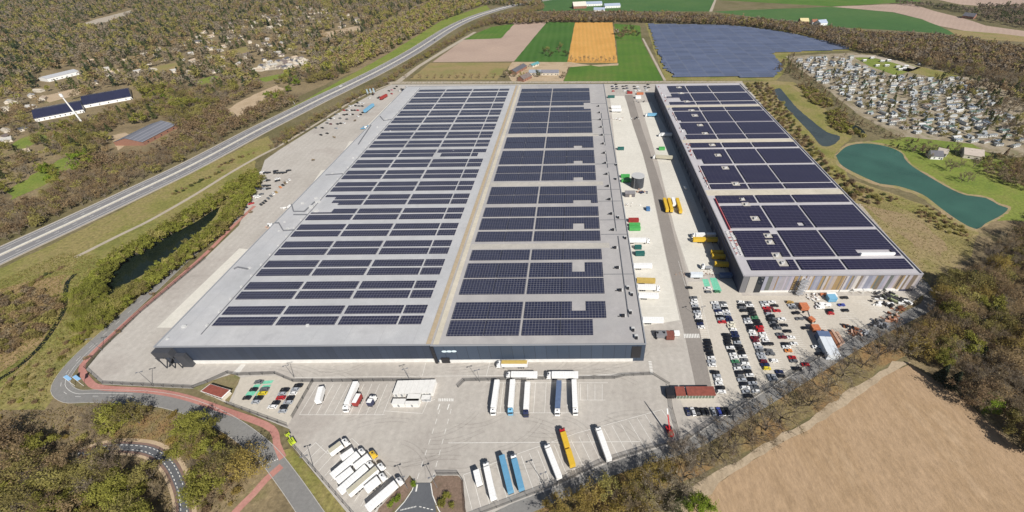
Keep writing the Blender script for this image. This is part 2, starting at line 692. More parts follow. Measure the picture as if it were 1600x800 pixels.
# verge south of the motorway and the grass round the pond
sheet('verge_grass', [(-60, 440), (0, 421), (200, 322), (400, 219), (420, 212), (430, 232), (400, 246), (385, 330), (300, 400), (180, 505), (120, 555), (70, 640), (-120, 640), (-120, 500)], .05, g_verge, 1.2, 6)
sheet('verge_grass', [(440, 176), (520, 132), (600, 88), (690, 32), (760, 8), (768, 18), (700, 46), (600, 106), (530, 144), (445, 186)], .06, g_lawn, 1, 10)
sheet('verge_grass', [(430, 706), (455, 700), (556, 812), (520, 830), (500, 800)], .06, g_verge, .2, 3)
sheet('dry_grass', [(-70, 470), (40, 440), (100, 430), (95, 480), (60, 545), (0, 580), (-100, 600)], .07, g_dry, 1.2, 5)
sheet('lawn', [(10, 300), (60, 268), (110, 240), (125, 252), (70, 290), (20, 312)], .06, g_lawn, 2, 8)
sheet('sand', [(352, 172), (395, 148), (432, 133), (446, 139), (405, 160), (370, 184)], .06, g_sand, 2, 8)
sheet('sand', [(462, 112), (500, 93), (532, 88), (520, 98), (480, 115)], .06, g_olive, 2, 8)
sheet('gravel_lot', [(172, 213), (195, 207), (212, 213), (185, 235)], .06, g_sand, .5, 6)
sheet('sand', [(120, 40), (150, 30), (205, 16), (208, 20), (160, 36), (125, 42)], .06, g_gravel, 1, 10)

for q_, m_ in (([(300, 128), (335, 118), (350, 124), (320, 136)], g_lawn), ([(398, 112), (405, 100), (470, 90), (486, 96), (470, 104)], g_gravel), ([(405, 122), (470, 108), (480, 112), (415, 128)], g_lawn), ([(70, 150), (120, 138), (128, 146), (78, 160)], g_sand), ([(236, 106), (276, 98), (284, 104), (246, 114)], g_olive), ([(20, 222), (62, 205), (74, 214), (30, 236)], g_lawn), ([(500, 52), (560, 40), (566, 48), (510, 60)], g_sand), ([(345, 82), (390, 72), (398, 79), (355, 90)], g_olive)):
    sheet('lawn' if m_ in (g_lawn, g_olive) else 'sandy_lot', q_, .07, m_, 3, 9)

# east side: rough bank, slope, ponds
sheet('dry_grass', [(1150, 128), (1205, 126), (1240, 128), (1330, 205), (1320, 225), (1302, 240), (1330, 280), (1440, 318), (1530, 362), (1520, 400), (1460, 428), (1440, 470), (1300, 300), (1200, 180)], .04, ground_mat('bank_grass', [(.17, .15, .055), (.23, .195, .075), (.28, .22, .11), (.20, .18, .06)], .03, .5, finemix=.35, bump=.3), 1.5, 7)
sheet('verge_grass', [(1205, 132), (1232, 132), (1330, 205), (1330, 215), (1305, 240), (1330, 282), (1440, 320), (1528, 364), (1510, 374), (1420, 330), (1310, 285), (1290, 250), (1255, 215)], .06, g_verge, 1, 6)
sheet('lawn', [(1322, 224), (1420, 214), (1520, 225), (1580, 260), (1660, 318), (1660, 345), (1560, 345), (1480, 300), (1420, 270), (1390, 240)], .07, g_lawn, 1, 6)
sheet('brown_slope', [(1345, 318), (1400, 330), (1440, 345), (1480, 385), (1470, 400), (1440, 392), (1400, 360)], .08, ground_mat('faded_slope', [(.25, .185, .10), (.28, .21, .115), (.22, .19, .075)], .03, .5, finemix=.3), 1.5, 5)
w_lake = water_mat('turquoise_water', (.042, .108, .076), .10, .5, .5)
w_pond = water_mat('dark_pond_water', (.010, .016, .011), .15, .15)
w_grey = water_mat('grey_pond_water', (.050, .062, .060), .12, .4)
sheet('lake_shore', [(1303, 243), (1322, 226), (1355, 221), (1392, 227), (1413, 240), (1416, 246), (1430, 260), (1458, 276), (1487, 293), (1512, 303), (1542, 307), (1564, 318), (1580, 323), (1568, 338), (1541, 352), (1526, 362), (1497, 350), (1466, 329), (1436, 307), (1398, 294), (1372, 290), (1336, 276), (1311, 260)], .085, ground_mat('muddy_shore', [(.22, .18, .08), (.34, .25, .15), (.25, .22, .09), (.19, .17, .06)], .06, .6, finemix=.25), .9, 3, smooth=True)
sheet('lake_water', [(1306, 243), (1325, 228), (1355, 224), (1390, 230), (1410, 240), (1413, 247), (1426, 260), (1455, 278), (1485, 295), (1510, 305), (1540, 309), (1560, 320), (1575, 325), (1565, 336), (1540, 349), (1526, 358), (1500, 346), (1470, 325), (1440, 303), (1400, 290), (1375, 287), (1340, 272), (1315, 258)], .10, w_lake, smooth=True, step=5)
sheet('pond_water', [(1205, 141), (1216, 138), (1222, 141), (1243, 166), (1268, 188), (1292, 206), (1312, 213), (1305, 224), (1285, 228), (1265, 206), (1240, 180), (1218, 157)], .10, w_grey, .4, 4, smooth=True)
sheet('creek_water', [(1300, 172), (1318, 184), (1345, 200), (1352, 208), (1335, 206), (1312, 192)], .10, w_pond, .6, 4, smooth=True)
sheet('pond_water', [(345, 322), (325, 334), (300, 350), (250, 374), (205, 398), (166, 420), (150, 450), (148, 474), (165, 468), (190, 448), (222, 430), (255, 407), (292, 377), (330, 346)], .10, w_pond, .4, 4, smooth=True)
b = MB()
strip(b, line_px([(118, 428), (106, 440), (102, 465), (100, 485), (86, 510), (60, 545), (20, 580), (-20, 604)]), -1.3, 1.3, .11)
tag(b.build('ditch_water', w_pond, recalc=False), kind='structure')
b = MB()
strip(b, line_px([(119, 428), (110, 445), (112, 480), (95, 512), (68, 548), (30, 590), (0, 625)]), -4.5, -2.2, .095)
tag(b.build('grass_track', g_olive, recalc=False), kind='structure')

# fields behind the warehouse
FZ = .06
sheet('ploughed_field', [(855, 34), (803, 96), (676, 97), (730, 58), (764, 50), (800, 35)], FZ, g_plough, .5, 15)
sheet('green_field', [(803, 96), (886, 97), (898, 35), (855, 34)], FZ, g_crop, .5, 15)
sheet('ochre_field', [(886.5, 98), (965, 98), (957, 35), (898.5, 35)], FZ, g_ochre, .5, 12)
sheet('meadow', [(880, 128), (1036, 126), (1002, 62), (963, 63), (966, 100), (935, 101), (891, 105)], FZ, g_crop2, .5, 10)
sheet('tired_meadow', [(640, 124), (776, 125), (800, 98), (672, 98)], FZ, g_olive, .7, 12)
sheet('tired_meadow', [(724, 62), (783, 60), (804, 37), (768, 42), (740, 54)], FZ + .02, g_crop2, .7, 12)
sheet('farm_yard', [(800, 127), (880, 127), (888, 105), (936, 101), (966, 99), (966, 102), (936, 104), (890, 97), (800, 97), (790, 112)], FZ + .03, g_sand, .7, 8)
sheet('farm_track', [(600, 131), (1160, 129), (1160, 126.5), (600, 127.5)], .09, g_gravel, .2, 12)
sheet('farm_track', [(1037, 126), (1003, 60), (1006, 60), (1041, 126)], .09, g_gravel, .2, 12)
sheet('farm_track', [(614, 130), (650, 104), (700, 73), (740, 50), (745, 50), (706, 74), (657, 104), (624, 130)], .08, g_gravel, .2, 12)
sheet('ploughed_field', [(1300, 10.5), (1380, 7), (1425, 6), (1445, 13), (1500, 27), (1540, 40), (1600, 48), (1660, 54), (1640, 64), (1560, 58), (1500, 47), (1465, 40), (1440, 30), (1395, 19)], FZ, g_plough, 2, 30)
sheet('ploughed_field', [(1460, -2), (1700, -8), (1700, 8), (1560, 11), (1500, 7)], FZ, g_plough, 2, 30)
sheet('far_field', [(826, 17), (1110, 18), (1120, -4), (858, -4)], FZ, g_far, 2, 30)
sheet('far_field', [(1113, 18), (1300, 10.5), (1395, 19), (1440, 30), (1480, 46), (1500, 56), (1440, 50), (1300, 42), (1200, 30)], FZ, g_far, 2, 30)
sheet('meadow', [(1123, 0), (1300, 10), (1440, 2), (1400, -8), (1125, -8)], FZ - .02, g_crop2, 2, 30)
sheet('tired_meadow', [(1480, 46), (1560, 52), (1640, 62), (1640, 68), (1540, 62), (1496, 56)], FZ + .02, g_olive, 2, 30)
sheet('farm_track', [(1108, 18), (1117, -2), (1120, -2), (1113, 18)], .09, g_gravel, .2, 12)
sheet('orchard_grass', [(962, 62), (1003, 62), (1000, 40), (960, 37)], FZ, g_crop2, 1, 12)
sheet('solar_park_grass', [(1008, 36), (1240, 48), (1340, 78), (1235, 84), (1228, 110), (1212, 126), (1040, 126), (1022, 80)], FZ - .01, g_verge, 1, 12)
# caravan park ground
sheet('caravan_park_ground', [(1228, 88), (1335, 82), (1445, 104), (1540, 128), (1600, 150), (1680, 180), (1680, 262), (1560, 240), (1470, 228), (1400, 212), (1340, 178), (1280, 130), (1245, 105)], .06, ground_mat('caravan_park_ground', [(.15, .15, .07), (.24, .20, .13), (.33, .28, .21), (.18, .17, .08)], .05, .5, finemix=.25), 1.5, 10)
sheet('lawn', [(1335, 90), (1368, 87), (1420, 100), (1440, 106), (1400, 118), (1360, 104)], .10, g_lawn, 1, 8)
sheet('lawn', [(1400, 108), (1440, 104), (1500, 118), (1470, 124)], .10, g_verge, 1, 8)
sheet('park_road', [(1330, 86), (1368, 86), (1400, 94), (1432, 105), (1426, 108), (1396, 98), (1364, 90), (1330, 89)], .12, g_gravel, .3, 8)
# brown field lower right with its path
sheet('bare_field', [(1424, 568), (1500, 618), (1600, 708), (1720, 800), (1720, 900), (1010, 900), (1080, 782), (1180, 716), (1290, 652), (1386, 582)], .06, g_field, .8, 6)
sheet('sandy_path', [(1050, 790), (1075, 765), (1150, 720), (1250, 662), (1340, 602), (1395, 566), (1424, 566), (1388, 585), (1290, 654), (1180, 718), (1080, 790), (1020, 850), (990, 850)], .09, g_path, 1.0, 5)

# yard
YZ = .12
yard = [(612, 132), (1000, 131), (1160, 129), (1450, 455), (1436, 464), (1400, 490), (1300, 548), (1220, 597), (1130, 651), (1075, 688), (1010, 705), (940, 727), (870, 760), (800, 786), (747, 812), (728, 812), (723, 752), (718, 744), (682, 742), (672, 754), (650, 754), (640, 742), (582, 812), (552, 812), (452, 690), (453, 670), (360, 632), (304, 607), (160, 600), (135, 577), (160, 546), (220, 487), (322, 402), (374, 352), (398, 290), (408, 268), (414, 250), (440, 232), (480, 207), (540, 170), (590, 142)]
sheet('yard_pavement', yard, YZ, g_conc)
b = MB()
yw = [W2(x, y, YZ) for x, y in yard]
strip(b, yw + [yw[0]], -.15, .15, YZ + .01)
tag(b.build('yard_kerb', mat('kerb_stone', (.42, .40, .37), .9, var=.1), recalc=False), kind='structure')
LZ = YZ + .02
sheet('car_park_pavement', [(1075, 440), (1150, 440), (1160, 462), (1436, 462), (1400, 489), (1300, 547), (1220, 596), (1135, 645), (1076, 655), (1062, 622), (1116, 618), (1108, 590), (1080, 500)], LZ, g_conc3)
sheet('car_park_pavement', [(376, 590), (392, 588), (430, 587), (462, 597), (488, 598), (450, 664), (362, 631)], LZ, g_conc3)
sheet('dock_apron', [(953, 150), (975, 150), (1000, 210), (1040, 400), (1062, 500), (1004, 510), (985, 400), (960, 220)], LZ, g_conc2)
sheet('dock_apron', [(998, 160), (1018, 160), (1040, 200), (1120, 400), (1135, 428), (1078, 428), (1055, 360), (1030, 260), (1012, 200)], LZ, g_conc2)
sheet('yard_lane', [(976, 148), (988, 148), (1003, 200), (1020, 250), (1036, 300), (1056, 380), (1080, 470), (1092, 510), (1112, 604), (1087, 604), (1066, 505), (1041, 400), (1020, 300), (1004, 240), (989, 196)], LZ + .02, g_lane)
sheet('yard_lane', [(988, 148), (1000, 160), (1012, 200), (1030, 260), (1055, 360), (1072, 420), (1071, 434), (1056, 380), (1036, 300), (1020, 250), (1003, 200)], LZ + .02, g_lane2)
for q in ([(245, 512), (270, 512), (394, 390), (374, 388)], [(471, 312), (484, 311), (516, 264), (502, 266)], [(533, 243), (548, 243), (560, 219), (546, 221)], [(574, 196), (590, 196), (622, 158), (611, 159)]):
    sheet('dock_strip', q, LZ, g_conc2)

# public road and its red cycle path, west side
road = [(372, 342), (335, 370), (296, 404), (240, 455), (185, 505), (140, 545), (112, 575), (98, 600), (100, 618), (130, 624), (200, 620), (262, 628), (330, 652), (392, 690), (440, 745), (505, 830)]
rp = line_px(road)
rp = line_px([(376, 335), (330, 372), (290, 405), (240, 452), (185, 503), (135, 548), (106, 580), (95, 604), (112, 619), (150, 619), (230, 622), (290, 634), (352, 660), (410, 702), (450, 750), (505, 830)], step=3)
b = MB()
strip(b, rp, -3.6, 3.6, .09)
tag(b.build('public_road', g_asph, recalc=False), kind='structure')
b = MB()
strip(b, rp, 3.6, 3.85, .20)
strip(b, rp, -3.85, -3.6, .20)
tag(b.build('road_kerb', mat('kerb_stone', (.42, .40, .37)), recalc=False), kind='structure')
b = MB()
dashes(b, rp[:int(len(rp) * .62)], 0, .14, 3, 6, .105)
strip(b, rp[int(len(rp) * .38):int(len(rp) * .60)], 1.6, 1.75, .105)
for q in (((410, 728), (440, 715)),):
    a, c = W2(*q[0]), W2(*q[1])
    for k in range(8):
        seg(b, a.lerp(c, k / 8), a.lerp(c, k / 8 + .06), .5, .106)
tag(b.build('road_markings', m_line, recalc=False), kind='structure')
cp = line_px([(398, 322), (372, 346), (322, 396), (270, 442), (220, 484), (170, 528), (138, 560), (128, 576), (140, 597), (160, 606), (235, 611), (290, 621), (350, 641), (415, 664), (431, 680), (433, 695), (442, 716)], step=3)
b = MB()
strip(b, cp, -1.5, 1.5, .13)
tag(b.build('cycle_path', g_red, recalc=False), kind='structure')
b = MB()
strip(b, line_px([(440, 728), (415, 750), (396, 772), (368, 800), (350, 830)], step=3), -1.6, 1.6, .10)
tag(b.build('cycle_path', g_red, recalc=False), kind='structure')
wp = line_px([(120, 712), (165, 700), (200, 699), (235, 704), (262, 722), (278, 750), (286, 780), (289, 830)], step=3)
b = MB()
strip(b, wp, -2.6, 2.6, .10)
tag(b.build('cycle_path', g_brick, recalc=False), kind='structure')
b = MB()
strip(b, wp, -1.6, 1.6, .115)
tag(b.build('cycle_path_lane', g_dark, recalc=False), kind='structure')
b = MB()
dashes(b, wp, -1.0, .25, 1.2, 1.2, .125)
dashes(b, wp, 1.0, .25, 1.2, 1.2, .125)
tag(b.build('path_markings', m_line, recalc=False), kind='structure')
b = MB()
strip(b, wp, 2.6, 4.2, .085)
strip(b, wp, -3.6, -2.6, .085)
tag(b.build('sandy_verge', g_sand, recalc=False), kind='structure')

# road along the south-east fence, up round the east building
er = line_px([(740, 838), (800, 800), (870, 770), (940, 737), (1010, 713), (1075, 694), (1130, 664), (1190, 627), (1250, 590), (1310, 553), (1370, 518), (1420, 493), (1448, 478), (1452, 462), (1440, 440)], step=4)
b = MB()
strip(b, er, -3.4, 3.2, .075)
tag(b.build('tree_lined_road', g_asph, recalc=False), kind='structure')
b = MB()
strip(b, line_px([(1440, 440), (1400, 390), (1340, 318)], step=4), -2.2, 2.2, .075)
tag(b.build('grass_track', g_gravel, recalc=False), kind='structure')
# entrance in front
sheet('entrance_road', [(650, 754), (672, 754), (676, 770), (682, 800), (690, 840), (600, 840), (625, 790), (640, 775)], YZ + .01, g_dark, smooth=False)
sheet('planting_bed', [(640, 744), (646, 752), (644, 762), (634, 778), (612, 800), (585, 812), (592, 794)], YZ + .03, g_bark, .15, 2)
sheet('planting_bed', [(682, 743), (716, 743), (723, 752), (728, 800), (728, 815), (690, 815), (676, 775), (673, 756)], YZ + .03, g_bark, .15, 2)

# yard markings
b = MB()
MZ = YZ + .045


def pl(*pts, w=.16, z=MZ):
    for i in range(len(pts) - 1):
        seg(b, W2(*pts[i], z), W2(*pts[i + 1], z), w, z)


# bays of the truck row in front of the warehouse
pl((764, 645), (903, 645))
for i in range(9):
    x = 764 + i * 17.4
    pl((x, 645), (x + 6 - i * .7, 598))
for i in range(9):
    x = 907 + i * 11.3
    if x < 950:
        pl((x, 600), (x, 625))
pl((904, 625), (946, 625))
pl((760, 598), (950, 598))
# bays of the middle block on the left
pl((468, 648), (601, 648))
for i in range(11):
    pl((468 + i * 13, 648), (497 + i * 12.0, 600))
pl((601, 642), (660, 646), (668, 628), (680, 624))
# lower left lot
a0, a1 = (494, 692), (614, 750)
for i in range(13):
    t = i / 12
    pl((470 + 112 * t, 712 + 95 * t), (494 + 122 * t, 691 + 56 * t + 6 * t))
pl((494, 692), (512, 709), (550, 685), (615, 747))
# lower right lot
pl((724, 742), (812, 708), (900, 677), (1034, 640))
for i in range(25):
    t = i / 24
    p = (724 + 310 * t, 742 - 102 * t)
    pl(p, (p[0] + 14 + 16 * t, p[1] + 56 - 12 * t))
# carriageway through the yard
for k, (p, q) in enumerate((((652, 748), (690, 632)), ((676, 748), (707, 632)))):
    A, B = W2(*p, MZ), W2(*q, MZ)
    n = int((B - A).length / 5)
    for i in range(n):
        seg(b, A.lerp(B, i / n), A.lerp(B, (i + .5) / n), .2, MZ)
pl((700, 692), (1000, 690), w=.2)
for i in range(9):
    pl((686 + i * 2.7, 622.5), (686 + i * 2.7, 627), w=.5)
pl((684, 640), (687, 631), w=.5)
pl((699, 640), (702, 631), w=.5)
pl((650, 768), (652, 757), w=.6)
for pts in (((648, 754), (644, 766), (632, 784), (612, 806)), ((673, 755), (676, 774), (684, 794), (694, 812))):
    pl(*pts, w=.35)
for i in range(11):
    pl((626 + i * 2.3, 797 - i * .55), (627.2 + i * 2.3, 796.8 - i * .55), w=.5)
for i in range(4):
    pl((655 + i * 6, 791.5 + i * 1.4), (658.5 + i * 6, 792.2 + i * 1.4), w=.3)
# front of the hall
pl((460, 590), (640, 588), (752, 587), (1000, 586), w=.18)
pl((660, 587), (665, 567))
pl((760, 587), (765, 567))
pl((900, 588), (1000, 582))
for i in range(9):
    pl((1013 + .4 * i, 565 + i * 2.4), (1018 + .4 * i, 565 + i * 2.4), w=.5)
    pl((363 + 1.6 * i, 583 - i * 1.6), (374 + 1.2 * i, 583 - i * 1.6), w=.4)
for i in range(10):
    x = 1069 + i * 2.5
    pl((x, 521.5), (x + .8, 528), w=.55, z=LZ + .04)
pl((1060, 408), (1072, 450), w=.15, z=LZ + .04)
# dock lines on the two aprons
for i in range(26):
    y = 205 + i * 11.4
    x = 964 + (y - 205) * .165
    pl((x, y), (x + 20 + i * .7, y), w=.12, z=LZ + .01)
tag(b.build('yard_markings', m_line, recalc=False), kind='structure')

b = MB()
LZ2 = LZ + .015
cpk = [W2(x, y) for x, y in ((1075, 440), (1150, 440), (1160, 462), (1436, 462), (1400, 489), (1300, 547), (1220, 596), (1135, 645), (1076, 655), (1062, 622))]
for (p0, p1, n, sx) in (((1094, 461), (1129, 618), 50, 15), ((1128, 470), (1181, 627), 50, 16), ((1168, 470), (1222, 600), 42, 16), ((1206, 470), (1262, 575), 36, 17), ((1252, 470), (1310, 560), 26, 17), ((1300, 470), (1350, 520), 15, 17), ((1345, 470), (1390, 492), 10, 17)):
    A, B = W2(*p0, LZ2), W2(*p1, LZ2)
    seg(b, A, B, .12, LZ2)
    for i in range(n):
        p = A.lerp(B, i / (n - 1))
        for dx in ((-5.2, 5.2) if p0[0] > 1100 else (-5.2,)):
            if in_poly((p.x + dx, p.y - 2), cpk):
                seg(b, p, (p.x + dx, p.y), .10, LZ2)
for i in range(9):
    p = W2(376 - 2 + i * -4.6 + 36, 594 + i * 4.6, LZ2)
tag(b.build('parking_lines', m_line, recalc=False), kind='structure')
# tyre marks left by turning lorries
tm = MB()
rt = random.Random(4)
for i in range(46):
    if i < 30:
        px, py, a = rt.uniform(520, 1010), rt.uniform(640, 735), rt.uniform(-.5, .5)
        if not in_poly((px, py), [(500, 655), (1030, 650), (900, 690), (720, 745), (610, 735)]):
            continue
    else:
        px, py, a = rt.uniform(420, 1000), rt.uniform(570, 585), rt.uniform(-.12, .12)
    c = W2(px, py)
    r_ = rt.uniform(14, 60) * rt.choice([-1, 1])
    pts_ = []
    for k in range(14):
        t = k * rt.uniform(1.8, 2.0) / abs(r_)
        pts_.append(c + Vector((math.cos(a), math.sin(a))) * (math.sin(t) * abs(r_)) + Vector((-math.sin(a), math.cos(a))) * ((1 - math.cos(t)) * r_))
    for o in (-.95, .95):
        strip(tm, pts_, o - .22, o + .22, YZ + .012 + .0004 * i)
tag(tm.build('tyre_marks', mesh_fence_mat('tyre_rubber_film', (.14, .125, .115), .10), recalc=False), kind='structure')
b = MB()
# striped far-left car park
for j in range(7):
    y = 205 + j * 17
    pl((432 + 0 - j * 4, y + 30 - j * 4), (520 - j * 14, y), w=.12, z=LZ)
for j in range(14):
    t = j / 13
    pl((470 - 70 * t + 20, 235 + 70 * t), (480 - 70 * t + 24 - 6, 231 + 70 * t), w=.12, z=LZ)
tag(b.build('parking_lines', mat('faded_paint', (.55, .53, .49), .8), recalc=False), kind='structure')
b = MB()
for q in ([(413, 595), (428, 594), (424, 599), (409, 600)], [(398, 601), (408, 600), (404, 606), (394, 606)], [(411, 602), (424, 601), (421, 606), (408, 607)], [(387, 612), (401, 611), (396, 618), (383, 618)], [(403, 610), (418, 610), (414, 617), (399, 618)], [(399, 594), (411, 594), (408, 599), (396, 600)]):
    b.poly([W(x, y, LZ2 + .01) for x, y in q])
for q in ([(1097, 436), (1106, 436), (1110, 447), (1101, 448)], [(1109, 434), (1119, 434), (1128, 455), (1116, 456)]):
    b.poly([W(x, y, LZ2 + .01) for x, y in q])
tag(b.build('green_bays', m_green, recalc=False), kind='structure')

# motorway
mw = line_px([(-260, 524), (-120, 457), (0, 399), (100, 353), (200, 306), (300, 258), (400, 205), (450, 180), (500, 155), (550, 131), (600, 106), (650, 78), (700, 46), (730, 31), (760, 20), (800, 9), (850, 0), (920, -10)], step=12)
MWZ = .10
b = MB()
strip(b, mw, 1.2, 13.6, MWZ)
strip(b, mw, -13.6, -1.2, MWZ)
tag(b.build('motorway', g_mway, recalc=False), kind='structure')
b = MB()
strip(b, mw, -1.2, 1.2, MWZ)
strip(b, mw, 13.6, 14.8, MWZ - .02)
strip(b, mw, -15.6, -13.6, MWZ - .02)
tag(b.build('motorway_verge', g_gravel, recalc=False), kind='structure')
b = MB()
for o in (1.6, 9.7, 13.0):
    strip(b, mw, o - .18, o + .18, MWZ + .02)
    strip(b, mw, -o - .18, -o + .18, MWZ + .02)
dashes(b, mw, 5.6, .30, 3, 9, MWZ + .02)
dashes(b, mw, -5.6, .30, 3, 9, MWZ + .02)
tag(b.build('motorway_markings', m_line, recalc=False), kind='structure')
b = MB()
strip(b, mw, -.25, .25, .95)
strip(b, mw, -.25, -.22, .95)
ns_ = normals(mw)
for q, v in zip(mw, ns_):
    pass
k0 = len(b.v)
for o_ in (-.25, .25):
    k = len(b.v)
    for q, v in zip(mw, ns_):
        w_ = q + v * o_
        b.v += [(w_.x, w_.y, MWZ), (w_.x, w_.y, .95)]
    for i in range(len(mw) - 1):
        b.f.append((k + 2 * i, k + 2 * i + 2, k + 2 * i + 3, k + 2 * i + 1))
        b.mi.append(0)
tag(b.build('crash_barrier', mat('barrier_concrete', (.50, .49, .45), .8, var=.1), recalc=False), 'long pale crash barrier along the middle of the motorway', 'barrier')
# gravel track beside it
b = MB()
strip(b, line_px([(118, 402), (150, 386), (190, 366), (235, 344), (300, 307), (360, 270), (402, 246), (440, 226), (500, 190), (560, 153), (612, 131)], step=5), -1.8, 1.8, .085)
tag(b.build('gravel_track', g_gravel, recalc=False), kind='structure')

# ------------------------------------------------------------------ the two warehouses
BZ = .12
m_roofL = ground_mat('grey_roof_membrane', [(.33, .335, .345), (.39, .395, .405), (.425, .43, .44), (.455, .455, .46), (.38, .38, .39)], .025, .25, finemix=.08, stripes=[(R(0), 21, (.36, .36, .375), .25), (R(90), 20.8, (.42, .42, .42), .25)])
m_roofR = ground_mat('warm_grey_roof_membrane', [(.29, .28, .285), (.34, .33, .33), (.37, .355, .35), (.40, .385, .375), (.33, .32, .32)], .025, .25, finemix=.08, stripes=[(R(0), 19, (.30, .29, .295), .3), (R(90), 21, (.37, .36, .35), .25)])
m_roofE = ground_mat('lilac_grey_roof_membrane', [(.40, .385, .405), (.44, .425, .44), (.47, .455, .465)], .02, .25, finemix=.06)
m_seam = ground_mat('cream_roof_walkway', [(.46, .42, .34), (.52, .475, .385), (.56, .51, .42)], .05, .4, finemix=.08)
m_tan = mat('tan_roof_flashing', (.40, .32, .215), .8, var=.1)
m_pv1 = grid_mat('solar_modules', (.021, .023, .050), (.19, .185, .20), 1.75, 2.12, .17, .22, rough=.30, ox=205.3 + 350, oy=-155.9 + 2120)
m_pv2 = grid_mat('solar_modules_hall', (.024, .027, .054), (.19, .19, .21), 1.75, 1.85, .15, .16, rough=.30, ox=700, oy=1850)
m_pv3 = grid_mat('solar_modules_east', (.011, .009, .033), (.16, .15, .19), 3.6, 2.0, .08, .26, rough=.28, ox=600, oy=1950, var=.15)
m_navy = grid_mat('navy_cladding', (.048, .066, .098), (.022, .03, .045), 6.05, 500, .22, .1, rough=.5, ox=1210, oy=100, var=.12, spec=.3)
m_navyL = grid_mat('dark_navy_cladding', (.034, .045, .070), (.018, .023, .036), 4.0, 500, .16, .1, rough=.5, ox=2000, oy=100, var=.2, spec=.3)
m_black = mat('black_steel', (.018, .018, .022), .5)
m_white = mat('white_paint', (.78, .78, .77), .5, var=.04, scale=1)
m_plinth = mat('white_plinth', (.66, .65, .62), .8, var=.08, scale=.4)
m_para = mat('parapet_capping', (.27, .28, .30), .5)
m_steel = mat('galvanised_steel', (.42, .43, .45), .45, metal=.3)
m_duct = mat('grey_duct', (.16, .165, .18), .6)
m_glass = mat('dark_glass', (.02, .025, .032), .08, spec=.6)
m_redp = mat('red_barrier', (.50, .045, .06), .6)
m_rust = mat('red_roof_tiles', (.24, .065, .045), .8, var=.2, scale=.8)

main = thing('warehouse', 'huge flat-roofed warehouse with dark navy front, its grey roof covered in rows of solar panels', 'warehouse', (0, 0, 0))
LX0, LX1, RX1, FY, BY, HH = -226.5, -79.0, 34.6, 141.5, 572.0, 14.0
b = MB()
b.box(LX0, LX1, FY, BY, BZ, HH, 1, top=0, bottom=False)
b.build('left_hall', [m_roofL, m_navyL], main)
b = MB()
b.box(LX1, RX1, FY - .6, BY, BZ, HH + .12, 1, top=0, bottom=False)
b.build('right_hall', [m_roofR, m_navy], main)
b = MB()
b.box(-216, LX1 - .3, FY - .35, FY - .003, BZ, 2.6)
b.box(LX1 + 2.2, RX1 - 6, FY - .95, FY - .603, BZ, 2.3)
b.build('plinth', m_plinth, main)
b = MB()
b.box(LX0 - .2, LX1, FY - .2, FY + .4, HH + .002, HH + .5)
b.box(LX0 - .2, LX0 + .4, FY + .4, BY + .2, HH + .002, HH + .5)
b.box(LX1, RX1 + .2, FY - .8, FY - .2, HH + .122, HH + .7)
b.box(RX1 - .4, RX1 + .2, FY - .2, BY + .2, HH + .122, HH + .7)
b.box(LX0 + .4, RX1 - .4, BY - .4, BY + .2, HH + .13, HH + .6)
b.build('parapet', m_para, main)
b = MB()
b.box(-77.8, -74.9, FY + .5, BY - .5, HH + .14, HH + .35)
b.build('roof_walkway', m_seam, main)
m_seam2 = ground_mat('pale_roof_walkway', [(.38, .36, .33), (.42, .395, .355), (.46, .43, .385)], .05, .4, finemix=.08)
for y0, y1 in ((223.4, 228.6), (307.6, 313.6), (407, 413)):
    b = MB()
    b.box(-74, RX1 - 14, y0, y1, HH + .14, HH + .25)
    b.build('roof_walkway', m_seam2, main)
b = MB()
b.box(-81.6, -79.2, FY + .5, BY - .5, HH + .003, HH + .3)
b.build('roof_flashing', m_tan, main)
# emblem on the navy front: two white wave-like humps, and a small one at the far end
b = MB()
lx, lz = -70.0, 9.6
for dx, wd in ((-2.6, 2.4), (0, 2.4), (2.6, 2.4)):
    pts = [(lx + dx + math.cos(t) * wd * .6, FY - .75, lz + math.sin(t) * .75 + dx * .02) for t in np.linspace(0, 2 * PI, 12, endpoint=False)]
    k = len(b.v)
    b.v += pts + [(p[0], FY - .62, p[2]) for p in pts]
    b.f.append(tuple(range(k, k + 12)))
    b.mi.append(0)
    for i in range(12):
        b.f.append((k + i, k + (i + 1) % 12, k + 12 + (i + 1) % 12, k + 12 + i))
        b.mi.append(0)
b.build('emblem', mat('emblem_paint', (.62, .74, .80), .5), main)
b = MB()
b.box(27.5, 32.5, FY - .9, FY - .603, 3.2, 12.6)
b.build('dark_panel', m_black, main)
b = MB()
b.box(-75.5, -71, FY - 1.2, FY - .61, BZ, 4.3)
b.build('door_frame', m_black, main)
b = MB()
b.box(LX1 + .02, LX1 + 1.4, FY - 1.5, FY - .61, BZ, HH - .1)
b.build('downpipe_shaft', m_black, main)


def minus(rect, cuts):
    x0, x1, y0, y1 = rect
    cs = [(max(x0, c[0]), min(x1, c[1]), max(y0, c[2]), min(y1, c[3])) for c in cuts if c[0] < x1 and c[1] > x0 and c[2] < y1 and c[3] > y0]
    if not cs:
        return [rect]
    xs = sorted({x0, x1, *[c[0] for c in cs], *[c[1] for c in cs]})
    ys = sorted({y0, y1, *[c[2] for c in cs], *[c[3] for c in cs]})
    out = []
    for j in range(len(ys) - 1):
        run = None
        for i in range(len(xs) - 1):
            mx, my = (xs[i] + xs[i + 1]) / 2, (ys[j] + ys[j + 1]) / 2
            if any(c[0] < mx < c[1] and c[2] < my < c[3] for c in cs):
                if run is not None:
                    out.append((run, xs[i], ys[j], ys[j + 1]))
                    run = None
            elif run is None:
                run = xs[i]
        if run is not None:
            out.append((run, x1, ys[j], ys[j + 1]))
    return out


